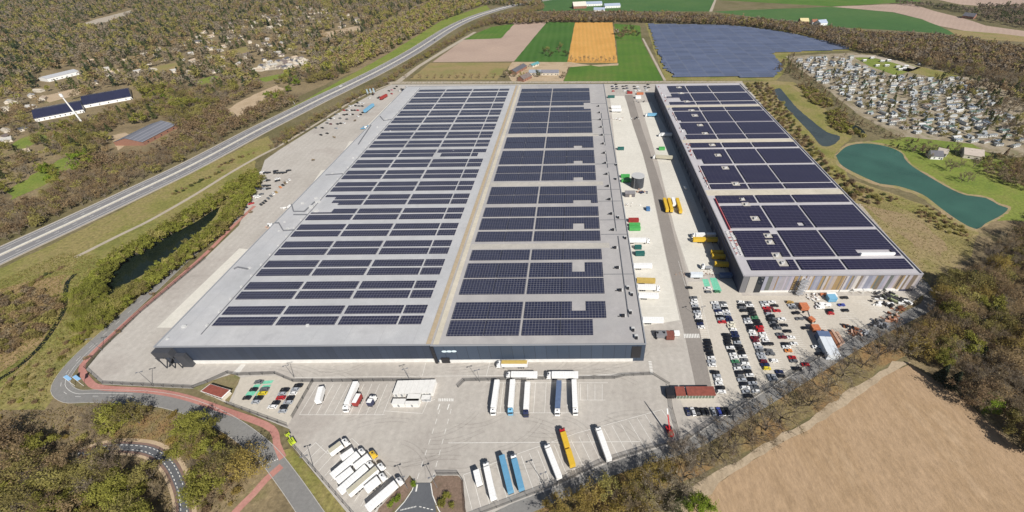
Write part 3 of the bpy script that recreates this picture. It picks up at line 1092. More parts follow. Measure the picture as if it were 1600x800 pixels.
rest = MB()
cnt = 0
cols = [(-205.3, -171.6), (-169.6, -136.7), (-134.7, -102.2), (-100.9, -88.4)]
cutL = [(-206, -196, 278, 293), (-206, -190, 270, 284), (-121, -119.5, 376, 378), (-137, -130, 364, 372), (-95, -88, 364, 372)]
for k in range(20):
    for (ya, yb) in ((155.9 + 20.83 * k, 162.3 + 20.83 * k), (164.3 + 20.83 * k, 170.7 + 20.83 * k)):
        if yb > 566:
            continue
        for c in cols:
            parts = minus((c[0], c[1], ya, yb), cutL)
            bb = rest if cnt >= 100 else MB()
            for q in parts:
                bb.box(*q, HH + .15, HH + .55, bottom=False)
            if cnt < 100:
                bb.build('solar_array', m_pv1, main)
            cnt += 1
tag(rest.build('solar_arrays', m_pv1, main), kind='stuff')

rowsR = [(147.3, 158.4), (159.6, 172.4), (179, 192.4), (193.8, 207.6), (210.8, 221.4), (231, 242.4), (245.2, 259.4), (261.8, 274.2), (279.8, 292), (293.2, 305.4), (316, 328.5), (330, 342.4), (346.5, 360), (361.2, 373.5), (379.5, 391.5), (392.7, 405), (415, 428), (429.2, 442), (445, 459), (460.2, 474), (477, 488), (495, 507), (510, 525), (526.2, 542), (545, 556), (557.2, 568)]
cutR = [(7.2, 20, 147, 159), (-4.5, 3.8, 165, 173), (-4.5, 3.8, 198.5, 208), (-4.2, 4.2, 244, 252), (-4.2, 10, 279, 284), (-4.2, 4.2, 315, 321), (-4.2, 4.2, 347, 352), (-4.2, 4.2, 378, 384), (7, 20, 482, 503)]
for (ya, yb) in rowsR:
    for c in ((-72, -52.2), (-51.8, -32.9), (-31.4, -11.0), (-10.6, 14.9)):
        bb = MB()
        ok = False
        for q in minus((c[0], c[1], ya, yb), cutR):
            if q[1] - q[0] > .5 and q[3] - q[2] > .5:
                bb.box(*q, HH + .25, HH + .7, bottom=False)
                ok = True
        if ok:
            if cnt < 10**6:
                bb.build('hall_solar_array', m_pv2, main) if rowsR.index((ya, yb)) < 25 else rest
# roof plant
m_offw = mat('weathered_white', (.52, .52, .51), .6, var=.1)
for k in range(17):
    y = 160 + k * 20.6
    bb = MB()
    bb.box(23.4, 25.2, y, y + 1.4, HH + .14, HH + 1.6, 1)
    bb.box(25.2, 25.9, y + .3, y + 1.1, HH + .14, HH + 1.8, 0)
    bb.box(21.4, 23.2, y + .5, y + .9, HH + .14, HH + .5, 1)
    bb.build('roof_fan', [m_offw, m_black], main)
b = MB()
for y0, y1, x in ((160, 236, 27.2), (242, 330, 26.4), (338, 372, 26.0), (384, 470, 26.2)):
    b.box(x, x + .45, y0, y1, HH + .14, HH + .6)
for y in (196, 238, 256, 282, 300, 345, 410, 450, 500):
    b.box(15.5, RX1 - .5, y, y + .35, HH + .14, HH + .45)
b.build('roof_duct', m_duct, main)
for (px, py) in ((963, 258), (977, 372), (987, 460), (989, 515), (981, 450), (962, 280), (985, 488), (994, 527), (966, 340)):
    p = W(px, py, HH)
    bb = MB()
    bb.box(p.x - .9, p.x + .9, p.y - .9, p.y + .9, HH + .14, HH + 1.4, 0)
    bb.box(p.x - .6, p.x + .6, p.y - 1.7, p.y - .9, HH + .14, HH + 1.9, 1)
    bb.build('roof_vent', [m_offw, m_black], main)
b = MB()
b.box(-207.4, -207.0, 150, 566, HH + .003, HH + .35)
b.build('cable_tray', m_duct, main)
for k in range(40):
    y = 156 + 10.4 * k
    bb = MB()
    bb.box(-208.8, -208.0, y, y + 1.3, HH + .003, HH + .8)
    bb.build('roof_inverter', m_offw, main)
for (px, py, s) in ((473, 318, 1), (494, 330, 1.5), (487, 324, 1.5), (497, 316, 1.5), (450, 358, 1), (445, 347, .7), (436, 361, .6), (458, 511, 1.0), (481, 509, .8), (432, 530, .6), (520, 272, 1), (552, 247, .7), (494, 310, 1), (604, 187, 1), (590, 199, .8), (610, 205, .6), (390, 419, .8)):
    if px < 460 and py > 500:
        px -= 170
    p = W(px, py, HH)
    s *= .6
    bb = MB()
    bb.box(p.x - 1.6 * s, p.x + 1.6 * s, p.y - 1.2 * s, p.y + 1.2 * s, HH + .003, HH + 1.8 * s, 0)
    bb.box(p.x - 1.2 * s, p.x + 1.2 * s, p.y + 1.2 * s, p.y + 2.0 * s, HH + .003, HH + 1.2 * s, 1)
    bb.build('roof_vent', [m_offw, m_steel], main)
for pts in (((456, 320), (459, 331), (476, 331), (492, 316)), ((430, 349), (436, 349), (443, 361), (460, 360)), ((366, 421), (372, 418), (388, 421)), ((594, 182), (600, 189), (612, 187)), ((509, 274), (536, 272)), ((580, 196), (560, 226)), ((459, 336), (480, 336))):
    b = MB()
    for i in range(len(pts) - 1):
        p, q = W2(*pts[i], HH), W2(*pts[i + 1], HH)
        b.obox((p + q) / 2, q - p, (q - p).length, .7, HH + .003, HH + .8)
    b.build('roof_pipe', m_duct, main)
b = MB()
for x in np.arange(LX0 + 8, LX1, 18.5):
    b.box(x, x + .12, FY + 1, BY - 1, HH + .003, HH + .03)
b.build('roof_seam', mat('roof_weld', (.33, .33, .345), .8), main)
# corner stair and canopy in front of the left end
b = MB()
b.box(-226, -217, FY - 3.4, FY - .01, 9.6, HH - .3, 0)
for x in (-226, -221.5, -217.4):
    b.box(x, x + .4, FY - 3.4, FY - 3.0, BZ, 9.6, 0)
for k in range(12):
    b.box(-225 + k * .55, -224.4 + k * .55, FY - 2.9, FY - .6, .8 + k * .7, .95 + k * .7, 0)
b.box(-217, -212, FY - 2.6, FY - .36, BZ, 9.6, 0)
b.box(-234, -227, FY + 1, FY + 6, 2.9, 3.2, 0)
for x, y in ((-233.8, FY + 1.1), (-233.8, FY + 5.6), (-228, FY + 1.1)):
    b.box(x, x + .3, y, y + .3, BZ, 2.9, 0)
b.box(-231, -226.8, FY + 7, FY + 16, 5.0, 5.4, 1)
for x, y in ((-230.8, FY + 7.2), (-230.8, FY + 15.4)):
    b.box(x, x + .3, y, y + .3, BZ, 5.0, 0)
b.build('corner_staircase', [mat('dark_grey_steel', (.05, .053, .062), .6), m_rust], main)

# east warehouse
east = thing('warehouse', 'second warehouse on the right with a front of multicoloured vertical stripes and dark solar roof', 'warehouse', (0, 0, 0))
EX0, EX1, EY0, EY1, EH = 101.8, 212.5, 193.4, 567.0, 14.0
b = MB()
b.box(EX0, EX1, EY0, EY1, BZ, EH, 1, top=0, bottom=False)
b.build('hall', [m_roofE, mat('dark_blue_cladding', (.035, .04, .075), .5, var=.15, scale=.2)], east)
b = MB()
b.box(EX0 - .2, EX0 + .5, EY0, EY1, EH + .003, EH + .8)
b.box(EX1 - .5, EX1 + .2, EY0, EY1, EH + .003, EH + .8)
b.box(EX0 + .5, EX1 - .5, EY0 - .2, EY0 + .5, EH + .003, EH + .8)
b.box(EX0 + .5, EX1 - .5, EY1 - .5, EY1 + .2, EH + .003, EH + .8)
b.build('parapet', mat('light_capping', (.36, .35, .37), .6), east)
b = MB()
b.box(EX0 - .25, EX0 - .003, EY0 + 24, EY1 - 2, 11.5, 12.1)
b.box(EX0 - .25, EX0 - .003, EY0 + 24, EY1 - 2, 8.6, 9.0)
b.build('cladding_rail', mat('pale_blue_rail', (.12, .14, .24), .5), east)
for k in range(30):
    y = EY0 + 26 + k * 11.2
    b = MB()
    b.box(EX0 - .2, EX0 - .003, y, y + 4, .9, 4.6)
    b.build('dock_door', mat('dock_door_grey', (.16, .17, .19), .5), east)
sc = [(.29, .275, .30), (.40, .365, .36), (.21, .22, .28), (.29, .20, .095), (.17, .135, .10), (.42, .41, .44), (.28, .285, .34), (.37, .31, .27), (.12, .13, .12), (.36, .33, .38), (.48, .45, .42), (.25, .17, .10)]
ms = [mat('stripe_%s' % n, c, .55, var=.06) for n, c in zip('mauve rose slate ochre brown lilac blue_grey sand charcoal_green violet_grey pale umber'.split(), sc)]
b = MB()
x = EX0 + 13.6
r2 = random.Random(5)
last = -1
while x < EX1 - .05:
    w = r2.choice([.8, 1.0, 1.3, 1.6, 2.2, 2.8])
    w = min(w, EX1 - .02 - x)
    k = r2.choice([i for i in (0, 0, 5, 9, 9, 1, 2, 6, 6, 3, 3, 4, 7, 8, 10, 11, 5, 0) if i != last])
    last = k
    b.box(x, x + w - .02, EY0 - .3, EY0 - .003, 1.9, EH - .4, k)
    x += w
b.build('striped_cladding', ms, east)
b = MB()
b.box(EX0 + 13.6, EX1 - 9, EY0 - .2, EY0 - .003, BZ, 1.86)
b.build('plinth', m_plinth, east)
b = MB()
b.box(EX0 + .2, EX0 + 4, EY0 - .25, EY0 - .003, BZ, EH - .4, 0)
b.box(EX0 + 4.2, EX0 + 9.2, EY0 - .35, EY0 - .003, BZ, EH - .4, 1)
b.box(EX0 + 9.4, EX0 + 13.2, EY0 - .25, EY0 - .003, BZ, EH - .4, 2)
b.build('entrance_bay', [mat('grey_cladding', (.16, .16, .17), .5), mat('beige_panel', (.38, .36, .33), .7), m_glass], east)
for y0, y1 in ((289.4, 297.6), (388.2, 395.2), (484.2, 491)):
    b = MB()
    b.box(EX0 + .6, EX1 - .6, y0, y1, EH + .01, EH + .14)
    b.build('roof_walkway', m_seam, east)
colsE = [(108.8, 138.2), (140.4, 167.3), (169.4, 209.6)]
rowsE = [(198.6, 208.4), (211.7, 240.5), (244, 273), (277.6, 288.3), (299, 306.4), (308.8, 339), (343.3, 372), (376.8, 386.6), (396.4, 406), (408, 437.2), (440, 470.2), (473.4, 483), (492.2, 501), (505, 531), (535.8, 560)]
padpx = [(1166, 320, 3), (1180, 342, 3.4), (1200, 369, 3), (1203, 379, 3), (1214, 400, 3.2), (1223, 412, 3.4), (1122, 243, 3.4), (1133.5, 263, 3.4), (1150, 288, 3.4), (1061, 137, 4), (1064, 146, 4), (1073, 159, 4), (1081, 173, 4), (1086, 181, 4), (1094, 196, 3.6), (1102, 209, 3.6), (1113, 227, 3.4), (1160, 312, 2.4)]
cutE = []
pads = []
for px, py, s in padpx:
    p = W(px, py, EH)
    cutE.append((p.x - s, p.x + s, p.y - s * 1.0, p.y + s * 1.0))
    pads.append(p)
p = W(1251, 351, EH)
cutE.append((p.x - 2.4, p.x + 2.4, p.y - 2.2, p.y + 2.2))
cutE.append((183, 206, 211, 218))
cutE += [(108, 116, 520, 560.5), (108, 124, 505, 516), (108, 111.5, 408, 421), (108, 113, 343, 352), (108, 112, 440, 445), (134, 139, 236, 241)]
for rr in rowsE:
    for c in colsE:
        bb = MB()
        for q in minus((c[0], c[1], rr[0], rr[1]), cutE):
            if q[1] - q[0] > .6 and q[3] - q[2] > .6:
                bb.box(*q, EH + .2, EH + .75, bottom=False)
        bb.build('solar_array', m_pv3, east)
for p in pads:
    bb = MB()
    bb.box(p.x - 1.3, p.x + .2, p.y - 1.1, p.y + .3, EH + .003, EH + 1.3, 0)
    bb.box(p.x + .5, p.x + 1.3, p.y + .3, p.y + 1.4, EH + .003, EH + 1.1, 0)
    bb.box(p.x - .9, p.x - .2, p.y + .8, p.y + 1.6, EH + .003, EH + .8, 1)
    bb.build('roof_fan', [m_offw, m_steel], east)
    bb = MB()
    bb.box(p.x - 3.1, p.x + 3.1, p.y - 3.1, p.y + 3.1, EH + .01, EH + .16)
    bb.build('roof_pad', m_seam2, east)
b = MB()
b.box(184, 206, 212.2, 213.4, EH + .2, EH + 2.0)
b.build('white_screen', m_white, east)
r2 = random.Random(8)
fr_ = mat('faded_red_rail', (.30, .12, .11), .7)
b = MB()
for i in range(16):
    y = 214 + i * 1.7
    for x in (103.6, 106.4):
        b.box(x, x + r2.uniform(1.0, 2.0), y, y + .35, EH + .003, EH + .9, r2.choice([0, 1, 1]))
b.build('roof_pallets', [fr_, m_offw], east)
b = MB()
b.box(107.0, 107.35, 242, 284, EH + .003, EH + 1.3, 0)
b.box(106.8, 107.0, 299, 340, EH + .003, EH + .5, 1)
b.box(106.8, 107.0, 440, 470, EH + .003, EH + .5, 1)
b.build('roof_barrier', [m_redp, mat('faded_red_rail', (.30, .15, .13), .7)], east)
b = MB()
r2 = random.Random(3)
for i in range(46):
    y = r2.uniform(300, 560)
    x = r2.uniform(104, 107.5)
    s = r2.uniform(.4, 1.1)
    b.box(x, x + s, y, y + s * 1.6, EH + .003, EH + s, r2.randint(0, 2))
b.build('roof_materials', [m_white, mat('faded_red_rail', (.30, .15, .13)), m_steel], east)
# outside stair on the striped front
b = MB()
sx = W(1246, 458, 0).x
for i in range(6):
    z = 1.6 + i * 2.1
    b.box(sx - 2.2, sx + 2.2, EY0 - 4, EY0 - 2.2, z, z + .12)
    b.box(sx - 2.2 + (i % 2) * 3, sx - 1.0 + (i % 2) * 3, EY0 - 2.2, EY0 - .4, z, z + .12)
    s = 1 if i % 2 else -1
    for k in range(7):
        b.box(sx - 1.6 * s + k * .5 * s - .22, sx - 1.6 * s + k * .5 * s + .22, EY0 - 3.9, EY0 - 2.9, z - 2.1 + k * .3, z - 2.02 + k * .3)
for x in (sx - 2.2, sx + 2.1):
    for y in (EY0 - 4, EY0 - .5):
        b.box(x, x + .14, y, y + .14, BZ, 15)
for i in range(7):
    b.box(sx - 2.2, sx + 2.2, EY0 - 4.05, EY0 - 4.0, 2.5 + i * 2.1, 2.6 + i * 2.1)
b.build('outside_staircase', m_steel, east)
b = MB()
for px in (1232, 1311, 1396):
    x = W(px, 457, 0).x
    b.tube((x, EY0 - .3, BZ), (x, EY0 - .3, EH - .5), .14, .14, 6)
b.build('downpipe', m_black, east)
b = MB()
for px in (1339, 1355, 1390):
    x = W(px, 459, 0).x
    b.box(x - 3, x + 3, EY0 - 2.2, EY0 - .3, 2.6, 2.8)
    b.box(x - 3, x - 2.7, EY0 - 2.2, EY0 - 2.0, BZ, 2.6)
    b.box(x + 2.7, x + 3, EY0 - 2.2, EY0 - 2.0, BZ, 2.6)
b.build('door_canopy', m_plinth, east)


# ------------------------------------------------------------------ smaller buildings
def gable(b, x0, x1, y0, y1, z0, ze, zr, mi_w=0, mi_r=1, over=.4, alongx=True):
    b.box(x0, x1, y0, y1, z0, ze, mi_w, bottom=False)
    if alongx:
        ym = (y0 + y1) / 2
        A = [(x0 - over, y0 - over, ze), (x1 + over, y0 - over, ze), (x1 + over, ym, zr), (x0 - over, ym, zr), (x0 - over, y1 + over, ze), (x1 + over, y1 + over, ze)]
    else:
        xm = (x0 + x1) / 2
        A = [(x0 - over, y1 + over, ze), (x0 - over, y0 - over, ze), (xm, y0 - over, zr), (xm, y1 + over, zr), (x1 + over, y1 + over, ze), (x1 + over, y0 - over, ze)]
    b.poly([A[0], A[1], A[2], A[3]], mi_r)
    b.poly([A[3], A[2], A[5], A[4]], mi_r)
    b.poly([A[0], A[3], A[4]], mi_w)
    b.poly([A[1], A[5], A[2]], mi_w)


m_brickw = mat('brick_wall', (.26, .13, .09), .9, var=.15, scale=.8)
m_cream = mat('cream_render', (.55, .50, .42), .9, var=.08)
m_slate = mat('slate_roof', (.10, .10, .115), .6, var=.15, scale=.3)
m_bluroof = grid_mat('dark_solar_roof', (.022, .022, .05), (.05, .05, .09), 2.2, 2.2, .12, .12, rough=.35, ox=4400, oy=0)
m_greyroof = grid_mat('ribbed_grey_roof', (.15, .155, .18), (.27, .27, .29), 4.0, 400, .6, .1, rough=.5, ox=4000, oy=0)
m_tiles = mat('orange_roof_tiles', (.28, .12, .07), .85, var=.2, scale=.5)


def house(name, label, c, rz, L, Wd, ze, zr, wall, roof, group=None, cat='house', windows=3, chimney=False, door=True, glass=m_glass):
    t = thing(name, label, cat, (c.x, c.y, 0), rz, group)
    b = MB()
    b.box(-L / 2, L / 2, -Wd / 2, Wd / 2, 0, ze, bottom=False)
    b.poly([(-L / 2, -Wd / 2, ze), (-L / 2, 0, zr - .15), (-L / 2, Wd / 2, ze)])
    b.poly([(L / 2, -Wd / 2, ze), (L / 2, Wd / 2, ze), (L / 2, 0, zr - .15)])
    b.build('wall', wall, t)
    b = MB()
    o = .4
    for s in (-1, 1):
        b.poly([(-L / 2 - o, s * (Wd / 2 + o), ze - .1), (L / 2 + o, s * (Wd / 2 + o), ze - .1), (L / 2 + o, 0, zr), (-L / 2 - o, 0, zr)])
        b.poly([(-L / 2 - o, s * (Wd / 2 + o), ze - .3), (L / 2 + o, s * (Wd / 2 + o), ze - .3), (L / 2 + o, s * (Wd / 2 + o), ze - .1), (-L / 2 - o, s * (Wd / 2 + o), ze - .1)])
    rf = b.build('roof', roof, t)
    for i in range(windows):
        x = -L / 2 + L * (i + .7) / (windows + .4)
        b = MB()
        b.box(x - .7, x + .7, -Wd / 2 - .06, -Wd / 2 - .004, 1.0, min(2.3, ze - .3))
        b.build('window', glass, t)
    if door:
        b = MB()
        b.box(L / 2 - 1.6, L / 2 - .6, -Wd / 2 - .07, -Wd / 2 - .004, .05, 2.1)
        b.build('door', m_black, t)
    if chimney:
        b = MB()
        b.box(L / 4 - .5, L / 4 + .5, -.5, .5, zr - .8, zr + 1.0)
        b.build('chimney', m_brickw, rf)
    return t


def pxdir(p, q, z=0):
    a, c = W2(*p, z), W2(*q, z)
    d = c - a
    return a, c, math.atan2(d.y, d.x), d.length


# long solar-roofed building and barn west of the motorway
a, c, rz, L = pxdir((132, 170), (207, 156), 1)
n_ = Vector((-math.sin(rz), math.cos(rz)))
house('hall_building', 'right-hand hall with a dark blue solar roof joined to a longer one', (a + c) / 2 + n_ * 33, rz, L, 52, 4, 8.5, m_white, m_bluroof, cat='building', windows=5)
a, c, rz, L = pxdir((56, 190), (132, 175), 1)
n_ = Vector((-math.sin(rz), math.cos(rz)))
house('hall_building', 'long hall with a dark blue solar roof, left of a second blue roof', (a + c) / 2 + n_ * 27, rz, L, 50, 4, 8, m_white, m_bluroof, cat='building', windows=9)
a, c, rz, L = pxdir((196, 222), (252, 194), 5)
house('barn', 'brick barn with a ribbed grey metal roof on a sandy lot beside the motorway wood', (a + c) / 2 + Vector((0, 2)), rz, L, 32, 4.2, 8.5, m_brickw, m_greyroof, cat='barn', windows=5)
a, c, rz, L = pxdir((66, 122), (116, 110), 5)
house('hall_building', 'pale flat-looking building with white walls west of the dark blue roof', (a + c) / 2, rz, L, 20, 5, 7, m_white, mat('pale_roof', (.42, .43, .45), .6, var=.1), cat='building', windows=6)
a, c, rz, L = pxdir((2, 106), (50, 102), 5)
house('hall_building', 'low grey building at the left edge among far trees', (a + c) / 2, rz, L, 18, 5, 7, m_cream, m_slate, cat='building', windows=6)
# antenna mast
p = W2(132, 196)
t = thing('antenna_mast', 'slender white antenna mast with a round head beside the dark blue roofed building', 'mast', (p.x, p.y, 0))
b = MB()
b.tube((0, 0, 0), (0, 0, 34), 1.0, .55, 8)
b.build('pole', m_white, t)
b = MB()
b.tube((0, 0, 34), (0, 0, 37), 1.5, 1.5, 10, cap=True)
b.tube((0, 0, 37), (0, 0, 40), .12, .05, 4)
b.build('antenna_head', m_white, t)
# motorway signs
for px, py, lab in ((461, 165, 'pale motorway sign board on the verge west of the carriageway'), (722, 35, 'small motorway sign far up the road')):
    p = W2(px, py)
    t = thing('road_sign', lab, 'road sign', (p.x, p.y, 0), R(-50))
    b = MB()
    b.box(-2.5, 2.5, -.08, .08, 2.4, 5.4)
    b.build('sign_board', m_plinth, t)
    for s in (-2, 2):
        b = MB()
        b.tube((s, .15, 0), (s, .15, 5), .1, .1, 6)
        b.build('post', m_steel, t)
# farm behind the warehouse
for (p, q, Wd, ze, zr, wl, rf, lab) in (
        ((800, 112), (818, 102), 12, 4, 7, m_brickw, m_slate, 'small dark slate roofed farmhouse at the left end of the farm'),
        ((827, 112), (845, 112), 10, 4, 7, m_cream, mat('grey_blue_roof', (.26, .29, .33), .6, var=.1), 'grey blue roofed farm shed in the middle of the farm'),
        ((846, 112), (873, 112), 11, 4, 7, m_cream, mat('grey_roof', (.19, .19, .22), .6, var=.1), 'long grey roofed farm barn at the right end of the farm'),
        ((813, 123), (826, 117), 11, 4, 8, m_brickw, mat('brown_roof', (.15, .12, .11), .8, var=.2), 'brown roofed farmhouse nearest the warehouse'),
        ((829, 101), (840, 97), 8, 3, 5, m_cream, mat('teal_roof', (.10, .26, .27), .6, var=.1), 'small shed with a teal roof behind the farm yard'),
        ((895, 10), (915, 9), 24, 6, 14, m_brickw, mat('cream_roof', (.55, .52, .45), .7, var=.06), 'far farm barn with a pale cream roof at the top edge'),
        ((912, 6), (940, 5), 22, 5, 9, m_white, mat('pale_blue_roof', (.34, .40, .50), .5, var=.08), 'far shed with a pale blue roof, left of the group'),
        ((928, 15), (945, 15), 18, 5, 9, m_white, mat('pale_blue_roof', (.34, .40, .50), .5), 'far shed with a pale blue roof nearest the tree belt'),
        ((944, 9), (968, 8), 22, 5, 9, m_white, mat('pale_blue_roof', (.34, .40, .50), .5), 'far shed with a pale blue roof, right of the group'),
        ((1249, 33), (1262, 33), 16, 5, 10, m_brickw, mat('straw_roof', (.55, .47, .25), .8, var=.1), 'far barn with a straw coloured roof at the field edge'),
        ((1268, 34), (1276, 34), 14, 5, 9, m_white, m_tiles, 'far orange roofed farmhouse beside the straw coloured barn'),
        ((1277, 36), (1289, 35), 16, 5, 10, m_white, mat('pale_blue_roof', (.34, .40, .50), .5), 'far pale shed right of the orange roofed farmhouse'),
        ((1506, 24), (1524, 26), 22, 5, 10, m_brickw, m_slate, 'far dark barn at the edge of the pink ploughed field'),
        ((1452, 239), (1471, 240), 11, 3.5, 7, m_white, m_slate, 'house with a slate roof on the lawn beside the turquoise lake'),
        ((1466, 234), (1481, 237), 9, 3.5, 6.5, m_white, mat('pale_tile_roof', (.40, .35, .30), .8, var=.1), 'pale roofed house wing beside the turquoise lake'),
        ((1504, 236), (1534, 240), 15, 4, 8, m_cream, mat('beige_roof', (.42, .36, .31), .8, var=.1), 'beige roofed clubhouse between the lake lawn and the caravans')):
    a, c, rz, L = pxdir(p, q, 4)
    house('farm_building' if p[1] < 130 else 'lakeside_house', lab, (a + c) / 2, rz, L, Wd, ze, zr, wl, rf, cat='farm building' if p[1] < 130 else 'house', windows=max(2, int(L / 6)), chimney='farmhouse' in lab)
# guard house and cycle shed in the yard
a, c, rz, L = pxdir((313, 611), (341, 623), 3.4)
a2, c2, rz2, L2 = pxdir((314, 611), (328, 599), 3.4)
t = thing('gatehouse', 'small gatehouse with a flat red roof on a lawn beside the red cycle path', 'building', (*((W2(342, 610, 3.4))), 0), 0)
cx0 = Vector((t.location.x, t.location.y))
loc = lambda x, y, z: W(x, y, z) - Vector((cx0.x, cx0.y, 0))
qs = [loc(313, 611, 3.4), loc(346, 622, 3.4), loc(360, 609, 3.4), loc(328, 599.5, 3.4)]
b = MB()
cen = sum((q.to_2d() for q in qs), Vector((0, 0))) / 4
b.prism([cen + (q.to_2d() - cen) * .88 for q in qs], 0, 3.0)
b.build('wall', m_cream, t)
b = MB()
b.prism([q.to_2d() for q in qs], 3.0, 3.35)
b.build('fascia', m_white, t)
b = MB()
b.prism([cen + (q.to_2d() - cen) * .94 for q in qs], 3.352, 3.45)
b.build('roof', m_rust, t)
b = MB()
for i in range(5):
    A, B = cen + (qs[0].to_2d() - cen) * .885, cen + (qs[1].to_2d() - cen) * .885
    b.obox(A.lerp(B, .12 + i * .19), B - A, 1.6, .05, 1.0, 2.4)
b.build('window', m_glass, t)
sheet('lawn', [(300, 606), (325, 597), (362, 584), (376, 590), (366, 612), (358, 628), (330, 618)], YZ + .02, ground_mat('gatehouse_lawn', [(.13, .15, .05), (.22, .18, .10), (.17, .15, .07)], .1, .9, finemix=.3), .2, 2)
p0, p1 = W2(1054, 604, 3.2), W2(1115, 604, 3.2)
p2 = W2(1116, 614, 3.2)
t = thing('cycle_shed', 'long low shed with dark red roof and glazed side beside the car park', 'shed', (p0.x, p0.y, 0))
b = MB()
LL, WW = (p1 - p0).length, 5.2
b.box(.0, 3.2 * 3.6 * .42, -WW, 0, 3.0, 3.25)
b.box(3.2 * 3.6 * .42 + .8, LL, -WW, 0, 3.0, 3.25)
b.build('roof', m_rust, t)
b = MB()
b.box(.4, LL - .4, -WW + .3, -WW + .36, 0, 2.95)
b.build('glazing', mat('green_glass', (.12, .16, .12), .2), t)
b = MB()
for i in range(13):
    x = .3 + i * (LL - .8) / 12
    b.box(x, x + .15, -WW + .15, -WW + .29, 0, 3.0)
    b.box(x, x + .15, -.3, -.15, 0, 3.0)
b.build('frame', m_plinth, t)
b = MB()
b.box(-4.5, -.5, -WW + .3, -.2, 0, 3.0)
b.build('dark_store', m_black, t)

# two flags in the road bend
for px, py, lab in ((117, 603, 'left one of two blue-white flags in the grass of the road bend'), (131, 603, 'right one of two blue-white flags in the grass of the road bend')):
    p = W2(px, py)
    t = thing('flag_pole', lab, 'flag', (p.x, p.y, .1), R(60), 'flags in the road bend')
    b = MB()
    b.tube((0, 0, 0), (0, 0, 8), .08, .06, 6)
    b.build('pole', m_white, t)
    b = MB()
    b.box(.05, 1.5, -.03, .03, 4.4, 7.9)
    b.build('flag', mat('blue_flag', (.20, .38, .60), .8), t)
# site cabins block in the yard
wc = mat('cabin_white', (.70, .69, .66), .6, var=.06, scale=.6)
wc2 = mat('cabin_seam', (.45, .44, .42), .7)


def cabin(label, c, dx, dy, h=2.9, group='white site cabins in the yard', colour=None):
    t = thing('site_cabin', label, 'site cabin', (c[0], c[1], YZ), 0, group)
    b = MB()
    b.box(-dx / 2 + .1, dx / 2 - .1, -dy / 2 + .1, dy / 2 - .1, .15, h)
    b.build('box', colour or wc, t)
    b = MB()
    b.box(-dx / 2, dx / 2, -dy / 2, dy / 2, h - .12, h + .1)
    b.box(-dx / 2, dx / 2, -dy / 2, dy / 2, .05, .2)
    b.build('frame', wc, t)
    b = MB()
    b.box(-.5, .4, -dy / 2 + .03, -dy / 2 + .09, .3, 2.3)
    b.build('door', mat('cabin_door', (.25, .26, .27), .5), t)
    return t


B0, B1 = W2(614, 614, 2.9), W2(676, 612, 2.9)
for i in range(7):
    p = B0.lerp(B1, (i + .5) / 7)
    cabin('white site cabin, %s from the left in the row of seven' % ordw(i), (p.x, p.y + 3.2), (B1 - B0).length / 7 - .08, 7.8)
p = W2(646, 621, 2.9)
cabin('square white site cabin joining the row of seven to the front pair', (p.x, p.y), 6.4, 4.0)
p = W2(623, 627.5, 2.9)
cabin('long white site cabin in front with a red edge, left of the pair', (p.x, p.y), 6.4, 3.0)
p = W2(644, 627.5, 2.9)
cabin('white site cabin in front with dark openings, right of the pair', (p.x, p.y), 6.6, 3.0)
p = W2(665.5, 620.5, 2.5)
cabin('small grey roofed cabin standing at the right front of the white cabins', (p.x, p.y), 4.4, 2.4, 2.5, colour=m_steel)

# round water tank
p = W2(995.5, 291)
t = thing('water_tank', 'round dark sprinkler tank with a pale grey lid between the two warehouses', 'tank', (p.x, p.y, YZ))
b = MB()
b.tube((0, 0, 0), (0, 0, 10.4), 5.6, 5.6, 40)
b.build('shell', mat('tank_grey', (.045, .05, .06), .5, var=.2, scale=.4), t, smooth=True)
b = MB()
b.tube((0, 0, 10.4), (0, 0, 10.7), 5.8, 5.8, 40, cap=True)
b.build('lid', mat('tank_lid', (.46, .46, .46), .6, var=.05), t)
b = MB()
for s in (-.3, .3):
    b.box(-3.4 + s, -3.3 + s, -4.75, -4.6, 0, 11)
for k in range(26):
    b.box(-3.7, -3.0, -4.75, -4.7, .4 + k * .4, .46 + k * .4)
b.build('ladder', m_steel, t)
p = W2(984, 306)
t = thing('pump_house', 'flat-roofed dark pump house south of the round tank', 'shed', (p.x, p.y, YZ))
b = MB()
b.box(-4.2, 4.2, -2.4, 2.4, 0, 3.4)
b.build('wall', mat('pump_house_wall', (.12, .11, .115), .7), t)
b = MB()
b.box(-4.4, 4.4, -2.6, 2.6, 3.4, 3.7)
b.build('roof', mat('pump_house_roof', (.24, .23, .24), .7, var=.1), t)
b = MB()
b.box(-.6, 1.2, -2.46, -2.404, 0, 2.4)
b.build('door', m_cream, t)


# ------------------------------------------------------------------ fences and lamp posts
m_wire = mesh_fence_mat('fence_wire', (.05, .05, .05), .42)


post_me = MB()
post_me.box(-.06, .06, -.06, .06, 0, 2.3)
post_me = post_me.mesh('post')
post_me.materials.append(m_black)


def fence(label, pts, h=2.2):
    P = [W2(x, y) for x, y in pts]
    t = thing('wire_fence', label, 'fence', (P[0].x, P[0].y, .1))
    o = P[0]
    b = MB()
    pb = MB()
    for i in range(len(P) - 1):
        p, q = P[i] - o, P[i + 1] - o
        b.poly([(p.x, p.y, .05), (q.x, q.y, .05), (q.x, q.y, h), (p.x, p.y, h)])
        n = max(1, int((q - p).length / 5))
        for k in range(n):
            s = p.lerp(q, k / n)
            inst('post', post_me, t, loc=(s.x, s.y, 0))
        pb.obox((p + q) / 2, q - p, (q - p).length, .07, h - .05, h + .03)
    b.build('wire_panel', m_wire, t, recalc=False)
    pb.build('rail', m_black, t)


